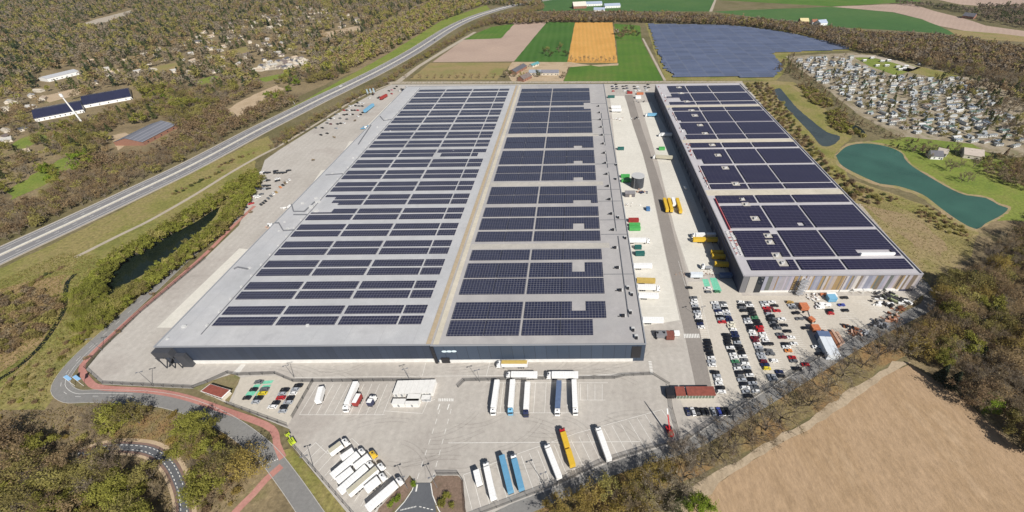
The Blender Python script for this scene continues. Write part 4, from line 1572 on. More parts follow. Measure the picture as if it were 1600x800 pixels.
fence('dark wire fence along the red cycle path on the west side of the yard', [(160, 600), (135, 577), (160, 547), (220, 489), (322, 404)])
fence('dark wire fence from the gatehouse to the cycle path bend', [(160, 600), (240, 604), (302, 607), (325, 598), (356, 584), (372, 587), (430, 585), (458, 597), (520, 597), (600, 596), (660, 596), (662, 601)])
fence('dark wire fence round the front of the small car park with green bays', [(354, 632), (404, 650), (450, 667)])
fence('dark wire fence between the small car park and the truck yard', [(490, 596), (457, 654)])
fence('dark wire fence along the grass beside the lower-left truck bays', [(452, 690), (505, 751), (548, 800), (575, 830)])
fence('dark wire fence between the tree-lined road and the truck yard', [(728, 812), (800, 785), (870, 758), (940, 725), (1010, 703), (1075, 687)])
fence('dark wire fence between the tree-lined road and the staff car park', [(1075, 687), (1130, 650), (1220, 596), (1300, 547), (1400, 489), (1436, 464)])
fence('wire fence from the bed beside the entrance to the lower right bays', [(683, 742), (717, 742), (724, 752), (728, 806)])
fence('wire fence behind the row of parked trucks in front of the warehouse', [(716, 606), (726, 596), (800, 594), (960, 592), (975, 588), (1020, 586), (1046, 602)])
fence('wire fence along the east side of the yard lane in the staff car park', [(1046, 605), (1050, 640), (1062, 685)])

lamp_pole = MB()
lamp_pole.tube((0, 0, 0), (0, 0, 10.5), .16, .09, 6)
lamp_pole = lamp_pole.mesh('pole')
lamp_pole.materials.append(mat('lamp_pole_grey', (.16, .16, .165), .5))
lh = MB()
lh.box(-1.3, 1.3, -.08, .08, 10.4, 10.55)
lh.box(-1.5, -.7, -.3, .3, 10.3, 10.5)
lh.box(.7, 1.5, -.3, .3, 10.3, 10.5)
lamp_head = lh.mesh('lamp_head')
lamp_head.materials.append(m_duct)
for px, py, lab in ((460, 590, 'behind the small car park with green bays'), (641, 595, 'just behind the white site cabins'), (750, 597, 'left of the row of parked trucks in front of the warehouse'), (637, 763, 'on the planting bed left of the entrance road'), (683, 762, 'on the planting bed right of the entrance road'), (851, 756, 'right of the blue trailers at the lower fence'), (490, 730, 'beside the fence of the lower-left truck bays'), (1094, 498, 'at the head of the staff car park beside the lane'), (160, 548, 'beside the red cycle path at the west corner of the yard'), (238, 600, 'by the fence between gatehouse and west corner')):
    p = W2(px, py)
    t = thing('lamp_post', 'slim grey lamp post ' + lab, 'lamp post', (p.x, p.y, .1), R(20), 'lamp posts in the yard')
    inst('pole', lamp_pole, t)
    inst('lamp_head', lamp_head, t)

# ------------------------------------------------------------------ cars
m_tyre = mat('tyre_rubber', (.02, .02, .02), .9)
CC = {'white': (.74, .74, .73), 'silver': (.36, .38, .41), 'grey': (.13, .135, .145), 'black': (.014, .014, .017), 'navy': (.018, .025, .075), 'red': (.42, .02, .025),
      'maroon': (.12, .012, .02), 'green': (.06, .20, .10), 'yellow': (.62, .50, .03), 'orange': (.62, .22, .06), 'blue': (.05, .07, .32), 'cream': (.66, .63, .52), 'gold': (.36, .23, .07), 'light blue': (.16, .38, .56), 'pink': (.62, .25, .30)}
m_car = {k: mat('car_paint_' + k.replace(' ', '_'), c, .28, spec=.55) for k, c in CC.items()}


def car_meshes(kind):
    b = MB()
    if kind == 'hatchback':
        L, H, w = 4.1, 1.48, .89
        low = [(-2.05, .35), (-2.05, .82), (-1.9, .95), (.95, .93), (1.9, .74), (2.05, .55), (2.05, .35)]
        cab = [(-1.98, .94), (-1.62, 1.42), (-.3, H), (.35, 1.38), (1.05, .92)]
    elif kind == 'estate':
        L, H, w = 4.7, 1.46, .91
        low = [(-2.35, .35), (-2.35, .85), (-2.2, .96), (1.1, .92), (2.2, .72), (2.35, .55), (2.35, .35)]
        cab = [(-2.25, .95), (-1.85, 1.38), (-.6, H), (.3, 1.38), (1.1, .91)]
    elif kind == 'saloon':
        L, H, w = 4.6, 1.44, .90
        low = [(-2.3, .35), (-2.3, .88), (-1.5, .95), (1.0, .92), (2.15, .72), (2.3, .55), (2.3, .35)]
        cab = [(-1.7, .94), (-1.0, 1.38), (-.2, H), (.3, 1.38), (1.05, .91)]
    else:
        L, H, w = 5.2, 2.0, .98
        low = [(-2.6, .35), (-2.6, 1.1), (1.7, 1.08), (2.45, .95), (2.6, .6), (2.6, .35)]
        cab = [(-2.58, 1.09), (-2.5, 1.95), (.8, H), (1.2, 1.85), (1.75, 1.07)]
    b.hull_x(low, -w, w, .04, 0)
    # cabin drawn in towards the roof: pillars and roof painted, panes proud of them
    k = len(b.v)
    n = len(cab)
    zb = min(p[1] for p in cab)
    for s in (-1, 1):
        for (x, z) in cab:
            b.v.append((x, s * (w - .06 - .22 * (z - zb) / (H - zb)), z))
    for i in range(n):
        j = (i + 1) % n
        b.f.append((k + i, k + j, k + n + j, k + n + i))
        b.mi.append(0)
    b.f.append(tuple(range(k, k + n)))
    b.f.append(tuple(range(k + 2 * n - 1, k + n - 1, -1)))
    b.mi += [0, 0]
    for sx in (L * .31, -L * .30):
        for s in (-1, 1):
            b.tube((sx, s * (w - .2), .32), (sx, s * (w + .01), .32), .33, .33, 10, 1, cap=True)
    body = b.mesh('body')
    b.fix(body)
    body.materials.append(m_car['white'])
    body.materials.append(m_tyre)
    g = MB()
    c = cab

    def yy(z, off=.012):
        return w - .06 - .22 * (z - zb) / (H - zb) + off

    def pane(p, q, a=.10, e=.90):
        pts = []
        for t, s in ((a, -1), (a, 1), (e, 1), (e, -1)):
            x, z = p[0] + (q[0] - p[0]) * t, p[1] + (q[1] - p[1]) * t
            d = Vector((q[1] - p[1], -(q[0] - p[0]))).normalized() * .015
            if d.y < 0:
                d = -d
            pts.append((x + d.x, s * (yy(z, 0) - .10), z + d.y))
        g.poly(pts)
    pane(c[-1], c[-2])
    if kind != 'van':
        pane(c[0], c[1])
    for s in (-1, 1):
        z0, z1 = zb + .08, H - .12
        xa = c[0][0] + .45 if kind != 'van' else .5
        xb = c[-1][0] - .30
        tb = (c[1][0] + .15) if kind != 'van' else .55
        tf = c[-2][0] - .08
        g.poly([(xa, s * yy(z0), z0), (xb, s * yy(z0), z0), (tf, s * yy(z1), z1), (tb, s * yy(z1), z1)])
    glass = g.mesh('window_glass')
    glass.materials.append(m_glass)
    return body, glass


CARM = {k: car_meshes(k) for k in ('hatchback', 'estate', 'saloon', 'van')}
crnd = random.Random(21)


def car(c, colour, label, group, heading=PI, kind=None, z=LZ):
    kind = kind or crnd.choice(['hatchback', 'hatchback', 'estate', 'saloon'])
    t = thing('parked_car' if kind != 'van' else 'parked_van', label, 'car' if kind != 'van' else 'van', (c[0], c[1], z), heading + crnd.uniform(-.03, .03), group)
    bd, gl = CARM[kind]
    inst('body', bd, t, [m_car[colour]])
    inst('window_glass', gl, t)
    return t


def car_row(p0, p1, colours, where, heading=PI):
    A, B = W2(*p0, 1), W2(*p1, 1)
    n = len(colours)
    for i, cl in enumerate(colours):
        if not cl:
            continue
        c = A.lerp(B, i / max(1, n - 1))
        h = heading if crnd.random() < .75 else heading + PI
        c = c + Vector((crnd.uniform(-.3, .3), 0))
        car(c, cl, '%s car, %s from the far end, %s' % (cl, ordw(i), where), 'cars in the staff car park', h)


def by_order(items, group, head, at, end='far end', z=LZ):
    """cars told apart by colour and by their order from the far end of their row"""
    items = sorted(items)
    tot, seen = {}, {}
    for q in items:
        tot[q[0], q[3]] = tot.get((q[0], q[3]), 0) + 1
    for q in items:
        k = (q[0], q[3])
        i = seen.get(k, 0)
        seen[k] = i + 1
        lab = 'only %s car %s' % (q[3], q[0]) if tot[k] == 1 else '%s %s car from the %s %s' % (ordw(i), q[3], end, q[0])
        car(at(q), q[3], lab, group, head(q), z=z)


W_, K, G_, S_, N_, M_ = 'white', 'black', 'grey', 'silver', 'navy', 'maroon'
car_row((1083.5, 464.5), (1095.5, 510.5), [G_, W_, W_, S_, K, S_, W_, W_, K, N_, W_], 'row beside the asphalt lane, far block')
car_row((1104.5, 531.5), (1113.5, 570), [K, K, K, K, K, W_, S_, W_], 'row beside the asphalt lane, middle block')
car_row((1118.5, 581), (1127.5, 611.5), [K, S_, W_, W_, K, W_], 'row beside the asphalt lane, near block')
car_row((1117, 472.5), (1128, 502.5), [W_, S_, S_, N_, W_, K, S_, 'red'], 'first double row, lane side, far block')
car_row((1134, 522.5), (1168.5, 618), [K, K, K, K, W_, K, W_, W_, 'green', G_, W_, K, G_, S_, K, W_, S_, K], 'first double row, lane side, near block')
car_row((1129.5, 472.5), (1181.5, 611), [G_, W_, K, W_, S_, N_, N_, 'cream', 'cream', W_, N_, N_, K, S_, K, K, K, W_, G_, W_, S_, K, W_, K, S_, G_, W_], 'first double row, wood side')
car_row((1157.5, 471.5), (1161.5, 485), [W_, K, G_, K], 'second double row, lane side, far block')
car_row((1166, 494), (1198, 575), [K, S_, W_, K, K, W_, W_, M_, M_, W_, S_, G_, S_, S_, M_, N_, 'yellow'], 'second double row, lane side, near block')
car_row((1169, 472.5), (1199, 537), [G_, W_, K, K, K, 'green', K, K, 'red', 'red', W_, W_, W_, K], 'second double row, wood side')
car_row((1193.5, 472), (1210, 509), [S_, W_, 'red', M_, S_, K, K, G_, K], 'third double row, lane side')

loose = []
for (dx, px, py, cl) in [(0, 1206, 587, S_), (0, 1208.5, 592, S_), (0, 1202, 547, G_), (0, 1204.5, 552.5, G_), (0, 1210, 563, W_), (0, 1218, 580.5, N_), (0, 1220.5, 587, K),
                         (0, 1206, 471.5, W_), (0, 1210.5, 477, K), (0, 1214, 485, 'red'), (0, 1203.5, 480.5, M_), (0, 1205.5, 493, K), (0, 1207.5, 498, G_), (0, 1210, 502.5, K), (0, 1212, 507.5, K), (0, 1215, 512.5, G_), (0, 1219, 522, G_), (0, 1222.5, 526.5, M_), (0, 1221.5, 498, W_), (0, 1226, 507.5, K), (0, 1230.5, 517, K), (0, 1236.5, 526.5, W_), (0, 1227, 537, K), (0, 1241, 536.5, W_), (0, 1202.5, 536.5, K),
                         (0, 1234.5, 471.5, 'gold'), (0, 1237, 476.5, S_), (0, 1240.5, 480.5, G_), (0, 1243.5, 488.5, K), (0, 1249.5, 497.5, G_), (0, 1258.5, 512, K),
                         (0, 1296.5, 484.5, K), (0, 1298.5, 489, 'red'), (0, 1319.5, 464.5, K), (0, 1315, 476, 'blue'), (0, 1321, 484.5, K),
                         (0, 1229, 541.5, W_), (0, 1232, 547.5, 'orange'), (0, 1238, 558, 'red'), (0, 1240.5, 563.5, G_), (0, 1258.5, 569, 'red'), (0, 1246, 575.5, K), (0, 1280.5, 552.5, K), (0, 1276, 541.5, W_), (0, 1077.5, 449, K), (0, 1107, 455.5, G_), (0, 1106, 450, W_), (0, 1121, 455, 'green')]:
    if px < 1130:
        where = 'near the green bays beside the lane'
    elif px < 1224:
        where = 'in the third double row'
    elif px < 1262:
        where = 'in the thin fourth row'
    else:
        where = 'standing apart on the east side'
    loose.append((where, py, px, cl))
by_order(loose, 'cars in the staff car park', lambda q: PI if crnd.random() < .7 else 0, lambda q: W2(q[2], q[1], 1))
xs = [1074.5, 1083, 1090, 1097.5, 1105, 1114.5, 1124, 1130, 1137]
for i, (x, cl) in enumerate(zip(xs, [N_, W_, K, K, K, S_, 'blue', K, K])):
    car(W2(x, 642.5, 1), cl, '%s car, %s from the left in the row under the trees by the cycle shed' % (cl, ordw(i)), 'cars by the cycle shed', R(96), z=YZ + .02)
Z5 = lambda x, y: W2(350 + x / 8, 580 + y / 8, 1)
for i, (x, y, cl) in enumerate([(430, 130, G_), (365, 225, K), (280, 330, K), (425, 330, K), (500, 222, G_), (475, 272, 'yellow'), (390, 380, S_)]):
    car(Z5(x, y), cl, '%s car, %s, in the block of green bays near the gatehouse' % (cl, ['rear left', 'middle left', 'front left', 'front right', 'middle right', 'second right', 'nearest'][i]), 'cars in the small car park', PI)
for i, (x, y, cl) in enumerate([(755, 228, K), (720, 278, S_), (705, 328, 'red'), (645, 390, K), (600, 440, W_)]):
    car(Z5(x, y), cl, '%s car, %s from the back in the left column beyond the green bays' % (cl, ordw(i)), 'cars in the small car park', PI)
for i, (x, y, cl) in enumerate([(925, 175, K), (885, 222, S_), (855, 272, W_), (825, 330, K), (795, 385, S_), (745, 440, K), (728, 495, S_)]):
    car(Z5(x, y), cl, '%s car, %s from the back in the right column beyond the green bays' % (cl, ordw(i)), 'cars in the small car park', PI)
Z6 = lambda x, y: W2(360 + x / 6.667, 230 + y / 6.667, 1)
far1 = [(325, 258, W_), (365, 262, K), (395, 262, K), (470, 245, K), (470, 265, K), (500, 264, K), (530, 262, K), (560, 262, K), (605, 240, K), (285, 345, K), (315, 345, G_), (350, 345, W_), (390, 343, K), (490, 325, W_), (488, 346, K)]
far1 += [(x, y, c) for y, cs in ((398, (K, K, K, G_, K, K)), (428, (K, N_, K, K, S_, K))) for x, c in zip((245, 272, 302, 332, 362, 394), cs)]
far1 += [(200, 492, K), (235, 492, K), (205, 522, M_), (265, 505, W_), (285, 515, W_), (320, 487, G_), (160, 583, 'red'), (188, 582, W_), (215, 583, 'red')]
by_order([('in the open lines beside the pond hedge', y, x, cl) for x, y, cl in far1], 'cars in the west car park', lambda q: R(35), lambda q: Z6(q[2], q[1]))
for i, (x, y, cl) in enumerate([(160, 618, K), (135, 640, K), (108, 662, K), (80, 685, K), (57, 708, K), (38, 737, S_)]):
    car(Z6(x, y), cl, '%s car, %s from the back along the pond hedge kerb' % (cl, ordw(i)), 'cars in the west car park', R(140))
for i, (x, y, cl) in enumerate([(610, 335, W_), (578, 357, W_), (543, 390, K), (517, 412, 'orange'), (473, 463, 'gold'), (445, 480, W_), (420, 503, G_), (393, 528, G_), (362, 556, K), (340, 575, K), (315, 592, K)]):
    car(Z6(x, y), cl, '%s car, %s from the back along the yard side of the west car park' % (cl, ordw(i)), 'cars in the west car park', R(140))
Z7 = lambda x, y: W2(480 + x / 6.667, 125 + y / 6.667, 1)
far2 = [(520, 235, K), (545, 235, W_), (577, 237, W_), (440, 268, W_), (468, 265, W_), (500, 265, K), (535, 268, G_), (570, 268, K), (380, 312, 'red'), (405, 312, K), (432, 312, W_), (460, 312, K), (490, 312, K), (522, 312, 'red'), (380, 360, K), (410, 355, K), (442, 358, W_), (470, 355, K), (290, 355, G_), (322, 350, W_), (270, 395, W_), (340, 395, G_), (215, 410, W_), (240, 398, K), (205, 445, G_), (242, 455, M_), (312, 455, K), (345, 448, K), (380, 445, W_), (410, 405, G_), (300, 500, S_), (155, 495, K), (85, 495, G_), (140, 568, K), (205, 552, K)]
by_order([('in the far north-west car park', y, x, cl) for x, y, cl in far2], 'cars in the north-west car park', lambda q: R(150), lambda q: Z7(q[2], q[1]))
for i, (x, y, cl) in enumerate([(555, 355, K), (575, 335, K), (596, 320, K), (645, 183, W_), (690, 140, M_), (680, 150, K), (735, 185, K), (752, 175, K), (850, 110, K), (880, 100, 'pink'), (878, 140, 'red'), (908, 85, K), (930, 65, K), (955, 110, W_), (980, 92, K), (990, 108, N_), (1000, 95, K), (1030, 65, W_), (525, 375, W_)]):
    car(Z7(x, y), cl, '%s car near the flags at the far end of the west car park, %s along' % (cl, ordw(i)), 'cars in the north-west car park', R(140))
Z8 = lambda x, y: W2(940 + x / 8.89, 125 + y / 8.89, 1)
for gi, gp in enumerate(([(150, 85, N_), (158, 115, K), (163, 150, 'red'), (182, 85, W_), (200, 60, K), (208, 90, K), (212, 118, N_)], [(300, 85, K), (310, 115, K), (322, 148, W_), (345, 78, K), (355, 110, N_), (370, 148, K)], [(455, 85, K), (463, 115, K), (470, 148, W_), (497, 90, W_), (510, 115, S_), (525, 140, W_)], [(605, 90, K), (618, 115, S_), (630, 138, W_), (645, 60, K), (655, 100, K)])):
    for i, (x, y, cl) in enumerate(gp):
        car(Z8(x, y), cl, '%s car, %s in the %s cluster behind the yard between the warehouses' % (cl, ordw(i), ordw(gi)), 'cars behind the yard', R(20))
car(W2(1070.5, 293, 1), W_, 'white van standing in the shadow of the east warehouse', None, R(100), 'van', z=LZ)
car(W2(1282, 475, 1), W_, 'white van among machines before the striped front, nearest one', 'vans before the striped front', PI, 'van')
car(W2(1281, 480, 1), W_, 'white van close beside another white van before the striped front', 'vans before the striped front', PI, 'van')
car(W2(1291, 476, 1), W_, 'white van on the right of two white vans before the striped front', 'vans before the striped front', PI, 'van')

# cars on the motorway
for i, (s, o, cl) in enumerate(((.33, 7.6, W_), (.52, -7.6, K), (.75, 3.4, G_))):
    j = int(len(mw) * s)
    d = mw[j + 1] - mw[j]
    n = Vector((-d.y, d.x)).normalized()
    car(mw[j] + n * o, cl, '%s car driving on the motorway' % cl, 'cars on the motorway', math.atan2(d.y, d.x) + (0 if o < 0 else PI), z=MWZ + .01)

# ------------------------------------------------------------------ lorries and trailers
wheel = MB()
wheel.tube((0, -.15, .5), (0, .15, .5), .5, .5, 12, cap=True)
wheel_me = wheel.mesh('wheel')
wheel_me.materials.append(m_tyre)
m_chas = mat('chassis_grey', (.05, .05, .055), .7)
BC = {'white': m_white, 'beige': mat('canvas_beige', (.46, .43, .33), .7, var=.08), 'yellow': mat('trailer_yellow', (.62, .40, .035), .5, var=.05), 'blue': mat('trailer_blue', (.12, .30, .46), .5, var=.06),
      'slate': mat('tarpaulin_slate', (.10, .145, .25), .6, var=.12, scale=.7), 'navy': m_car['navy'], 'light blue': m_car['light blue'], 'red': m_car['red'], 'green': mat('skip_green', (.07, .36, .09), .6, var=.08), 'dark green': mat('skip_dark_green', (.018, .11, .10), .6, var=.1),
      'maroon': mat('trailer_red', (.30, .035, .03), .6, var=.08), 'mustard': mat('tarpaulin_yellow', (.50, .36, .10), .7, var=.08), 'grey': m_steel, 'orange': mat('skip_orange', (.48, .16, .07), .7, var=.15, scale=.8), 'silver': mat('silver_panel', (.62, .66, .70), .5, var=.05), 'dark blue': mat('bin_blue', (.06, .16, .34), .6)}


def trailer_part(t, x0, x1, box, roof=None, z0=1.15, z1=4.0, w=1.27):
    b = MB()
    b.box(x0, x1, -w, w, z0, z1)
    o = b.build('trailer_box', BC[box], t)
    b = MB()
    if roof:
        b.box(x0 + .1, x1 - .1, -w + .1, w - .1, z1 + .003, z1 + .06)
        b.build('roof_sheet', BC[roof], t)
    else:
        for i in range(int((x1 - x0) / 1.3)):
            x = x0 + .6 + i * 1.3
            b.box(x, x + .06, -w + .02, w - .02, z1 + .002, z1 + .03)
        b.build('roof_rib', mat('roof_rib_grey', (.62, .62, .61), .6) if box == 'white' else BC[box], o)
    b = MB()
    b.box(x0 + .1, x1 - .1, -.5, .5, .75, 1.14)
    b.box(x0, x0 + .12, -1.2, 1.2, .5, .8)
    b.build('chassis', m_chas, t)
    for s in (-1, 1):
        for k in range(3):
            inst('wheel', wheel_me, t, loc=(x0 + 2.2 + k * 1.3, s * 1.08, 0))


def cab_part(t, x0, colour):
    b = MB()
    b.hull_x([(x0, .6), (x0, 3.7), (x0 + .9, 3.75), (x0 + 1.9, 3.0), (x0 + 2.2, 1.7), (x0 + 2.25, .5)], -1.23, 1.23, .05)
    c = b.build('cab', BC[colour], t)
    b = MB()
    b.poly([(x0 + 1.93, -1.05, 2.95), (x0 + 1.93, 1.05, 2.95), (x0 + 2.2, 1.1, 1.9), (x0 + 2.2, -1.1, 1.9)])
    b.build('windscreen', m_glass, c)
    b = MB()
    b.box(x0 + .7, x0 + 1.3, -.35, .35, 3.76, 3.82)
    b.build('roof_hatch', m_glass, c)
    b = MB()
    for s in (-1, 1):
        b.box(x0 + 1.75, x0 + 1.95, s * 1.42 - .14, s * 1.42 + .14, 1.9, 2.6)
    b.build('mirror', m_black, c)
    for s in (-1, 1):
        inst('wheel', wheel_me, t, loc=(x0 + 1.4, s * 1.05, 0))
        inst('wheel', wheel_me, t, loc=(x0 - 1.6, s * 1.05, 0))


def truck(tail, nose, box, cab, label, group=None, roof=None, split=False, h=4.0, z=YZ + .01, cat='lorry'):
    a, c = W2(*tail, 3.4), W2(*nose, 3.4)
    d = c - a
    L = d.length
    t = thing('lorry' if cab else 'box_trailer', label, cat if cab else 'trailer', (a.x, a.y, z), math.atan2(d.y, d.x), group)
    end = L - 2.9 if cab else L
    if split:
        trailer_part(t, 0, end * .5 - .5, box, roof, z1=h)
        trailer_part(t, end * .5 + .5, end, box, roof, z1=h)
    else:
        trailer_part(t, 0, end, box, roof, z1=h)
    if cab:
        cab_part(t, L - 2.3, cab)
    return t


G1 = 'lorries parked nose out in front of the warehouse'
Q = lambda x, y: (740 + x / 7.275, 550 + y / 7.275)
truck(Q(268, 322), Q(216, 690), 'white', 'white', 'white lorry with white cab, leftmost of the row in front of the warehouse', G1)
truck(Q(445, 318), Q(415, 690), 'white', 'light blue', 'white lorry with a light blue cab in the row before the warehouse', G1)
truck(Q(615, 345), Q(592, 712), 'white', 'navy', 'white lorry with a dark navy cab in the row before the warehouse', G1)
truck(Q(972, 330), Q(950, 697), 'slate', 'white', 'lorry with a slate blue tarpaulin trailer and white cab', G1)
truck(Q(1142, 318), Q(1158, 690), 'white', 'white', 'white lorry with white cab, rightmost of the row in front of the warehouse', G1)
truck((824, 567), (775, 567), 'white', 'white', 'lorry with a mustard trailer roof standing along the warehouse wall', None, roof='mustard')
truck((839.5, 584.5), (790, 584.5), 'white', 'white', 'white lorry standing sideways above the leftmost parked lorries')
truck((903.5, 584.5), (853.5, 584.5), 'white', 'white', 'white lorry standing sideways above the slate blue lorry')
G7 = 'vehicles in the bays left of the white cabins'
truck((496, 627), (502, 605), 'white', None, 'short white trailer, leftmost in the bays left of the white cabins', G7)
truck((556, 597), (538, 640), 'white', 'white', 'long white lorry in the bays left of the white cabins', G7)
truck((553, 631), (561, 616), 'maroon', None, 'short trailer with dark red sides and white roof beside the long white lorry', G7, roof='white')
truck((576, 631), (584, 616), 'navy', 'white', 'short dark lorry with a white roof left of the white cabins', G7, roof='white')
G2 = 'lorries in the lower-left bays'
Q = lambda x, y: (470 + x / 6.155, 670 + y / 6.155)
truck(Q(272, 228), Q(450, 98), 'white', 'white', 'short white lorry with a beige roof, topmost in the lower-left bays', G2, roof='beige')
truck(Q(388, 285), Q(505, 205), 'white', None, 'short white trailer between two lorries in the lower-left bays', G2)
truck(Q(296, 455), Q(608, 190), 'white', 'white', 'long white lorry left of the yellow-cabbed one', G2)
truck(Q(345, 505), Q(715, 215), 'white', 'yellow', 'white road train with a yellow cab in the lower-left bays', G2, split=True)
truck(Q(365, 600), Q(688, 312), 'white', 'white', 'long white lorry just right of the yellow-cabbed road train', G2)
truck(Q(452, 622), Q(792, 332), 'white', 'white', 'lorry with a long beige canvas roof in the lower-left bays', G2, roof='beige')
truck(Q(618, 585), Q(808, 430), 'white', 'white', 'short white lorry right of the beige-roofed one', G2)
truck(Q(632, 765), Q(972, 470), 'white', 'white', 'longest white lorry beside the planting bed of the entrance', G2)
G3 = 'lorries in the lower-right bays'
truck((749, 756), (744, 735), 'white', None, 'short white swap body at the left end of the lower-right bays', G3)
truck((771, 779), (758, 720), 'white', 'white', 'white lorry left of the two blue trailers', G3)
truck((798, 768), (784, 712), 'blue', None, 'light blue trailer, left one of the pair', G3)
truck((815, 764), (801, 708), 'blue', 'white', 'light blue trailer with a white cab, right one of the pair', G3)
truck((874, 746), (853, 692), 'white', 'white', 'white lorry left of the yellow road train', G3)
truck((895, 727), (877, 667), 'yellow', 'red', 'yellow road train with a red cab', G3, split=True)
truck((952, 718), (933, 665), 'white', 'white', 'white lorry right of the yellow road train', G3)
G4 = 'trailers and lorries at the docks of the main warehouse'
truck((979, 374), (1016, 374), 'white', 'white', 'white lorry docked just above the dark green skips', G4)
truck((990, 414), (1019, 414), 'white', None, 'white trailer docked below the dark green skips', G4)
truck((995, 436.5), (1024, 437.5), 'mustard', None, 'mustard trailer docked above a white lorry', G4)
truck((996, 447), (1032, 448), 'white', 'white', 'white lorry docked directly below the mustard trailer', G4)
truck((998, 460), (1029, 461), 'white', None, 'white trailer docked below the white lorry', G4)
truck((1004, 498.5), (1037, 499), 'white', None, 'white trailer docked alone at the near end', G4)
G5 = 'vehicles at the docks of the east warehouse'
truck((1058, 209), (1029, 209), 'white', 'white', 'white lorry half in shadow at the far docks of the east warehouse', G5)
truck((1027, 178), (1008, 178), 'light blue', 'white', 'lorry with light blue sides at the far end of the east docks', G5)
truck((1051, 245), (1020, 243), 'beige', 'white', 'pale flatbed lorry with dark load before the east warehouse', G5)
truck((1120, 366), (1081, 366), 'white', 'white', 'white-fronted lorry backed up to the shaded east dock', G5, split=True)
truck((1124, 373), (1083, 373), 'yellow', None, 'yellow road train body backed up to the shaded east dock', G5, split=True)
truck((1130, 394), (1111, 393), 'yellow', None, 'yellow trailer in shade, upper one of the close pair', G5)
truck((1134, 400), (1113, 399), 'yellow', None, 'yellow trailer in shade, lower one of the close pair', G5)
truck((1139, 412), (1117, 411), 'yellow', None, 'yellow trailer in shade nearest the car park', G5)
truck((1114, 414), (1096, 414), 'grey', 'white', 'white cab with a low grey body near the car park', G5, h=1.6)
truck((1098, 428), (1079, 428), 'silver', None, 'pale silver container trailer beside the green bays', G5)
G6 = 'yellow trailers between the warehouses'
truck((1043, 328), (1038, 310), 'yellow', None, 'yellow trailer standing upright in the lane, leftmost of three', G6)
truck((1050, 328), (1045, 310), 'yellow', None, 'yellow trailer standing upright in the lane, middle of three', G6)
truck((1054, 319), (1051, 309), 'white', None, 'short white trailer between yellow trailers in the lane', G6)
truck((1064, 330), (1058, 310), 'yellow', None, 'yellow trailer standing upright in the lane, rightmost of three', G6)
truck((970, 166), (955, 166), 'white', None, 'white trailer at the far docks, upper one of the white pair', G4)
truck((971, 171), (956, 171), 'white', None, 'white trailer at the far docks, lower one of the white pair', G4)
truck((569, 173), (583, 162.5), 'light blue', None, 'turquoise coach-like trailer parked by the far west car park')
truck((594, 153), (604, 147.5), 'maroon', None, 'dark red trailer parked near the flags in the far west car park')


def skip(c, L, wd, h, colour, label, group=None, rz=0, name='container', ribs=True, cat='container'):
    t = thing(name, label, cat, (c.x, c.y, LZ), rz, group)
    b = MB()
    b.box(-L / 2, L / 2, -wd / 2, wd / 2, .15, h - .003, 0, bottom=False)
    if ribs:
        n = int(L / .8)
        for i in range(n):
            x = -L / 2 + .4 + i * .8
            for s in (-1, 1):
                b.box(x, x + .12, s * wd / 2 - (.08 if s < 0 else -.003), s * wd / 2 + (.08 if s > 0 else -.003), .2, h - .25, 0)
    b.build('box', BC[colour], t)
    b = MB()
    b.box(-L / 2 - .06, L / 2 + .06, -wd / 2 - .12, wd / 2 + .12, h, h + .12)
    b.build('lid', BC[colour], t)
    b = MB()
    for s in (-1, 1):
        b.box(-L / 2, L / 2, s * wd / 2 - .15, s * wd / 2 + .15, 0, .14)
    b.build('skid', m_chas, t)
    return t


for x, y, L, wd, h, cl, lab in ((990, 344, 8, 3, 2.6, 'maroon', 'red container beside the main warehouse above two green ones'), (991.5, 351.5, 8.5, 2.6, 2.6, 'green', 'bright green container under the red one, upper of two'), (992, 357, 8.5, 2.6, 2.6, 'green', 'bright green container under the red one, lower of two'),
                               (997, 386, 5, 2.5, 2.5, 'dark green', 'dark green skip beside the warehouse, upper of two'), (1000, 396, 6.5, 2.8, 2.6, 'dark green', 'dark green skip beside the warehouse, lower of two'), (977, 275, 8, 2.6, 2.6, 'green', 'bright green container behind the round tank, upper of two'), (978, 282, 8, 2.6, 2.6, 'green', 'bright green container behind the round tank, lower of two'),
                               (970, 232, 6.5, 2.6, 2.6, 'dark green', 'dark green container alone at the far dock apron'), (955, 151, 9, 3, 2.6, 'dark green', 'dark green container at the far back of the yard'), (1012.5, 326, 3, 3.6, 2.4, 'dark blue', 'blue bin container beside the asphalt lane'), (1034, 232, 6, 3.2, 2.6, 'green', 'pale green container beside the shaded dock'),
                               (1256, 479, 4.6, 4.4, 2.5, 'orange', 'orange container in the car park below the striped front'), (1274, 512.5, 4.2, 3.6, 2.4, 'orange', 'orange container at the head of the silver cabins'), (1299, 466, 5, 4, 3, 'light blue', 'light blue site container before the striped front'), (1299, 462, 5.5, 3, 2.6, 'white', 'white site container behind the light blue one'), (1290, 459, 6, 1.6, 1.2, 'orange', 'low orange skip against the striped front'),
                               (984, 144.5, 7, 3, 2.4, 'maroon', 'red brown container at the back of the yard, left one'), (1000, 146, 9, 3, 2.4, 'orange', 'orange brown container at the back of the yard, right one'), (997, 152, 7, 5, 3, 'white', 'white container at the back end of the lane'), (1134, 430, 8, 3, 2.4, 'slate', 'slate blue container in the shade of the east warehouse')):
    skip(W2(x, y, 1.5), L, wd, h, cl, lab)
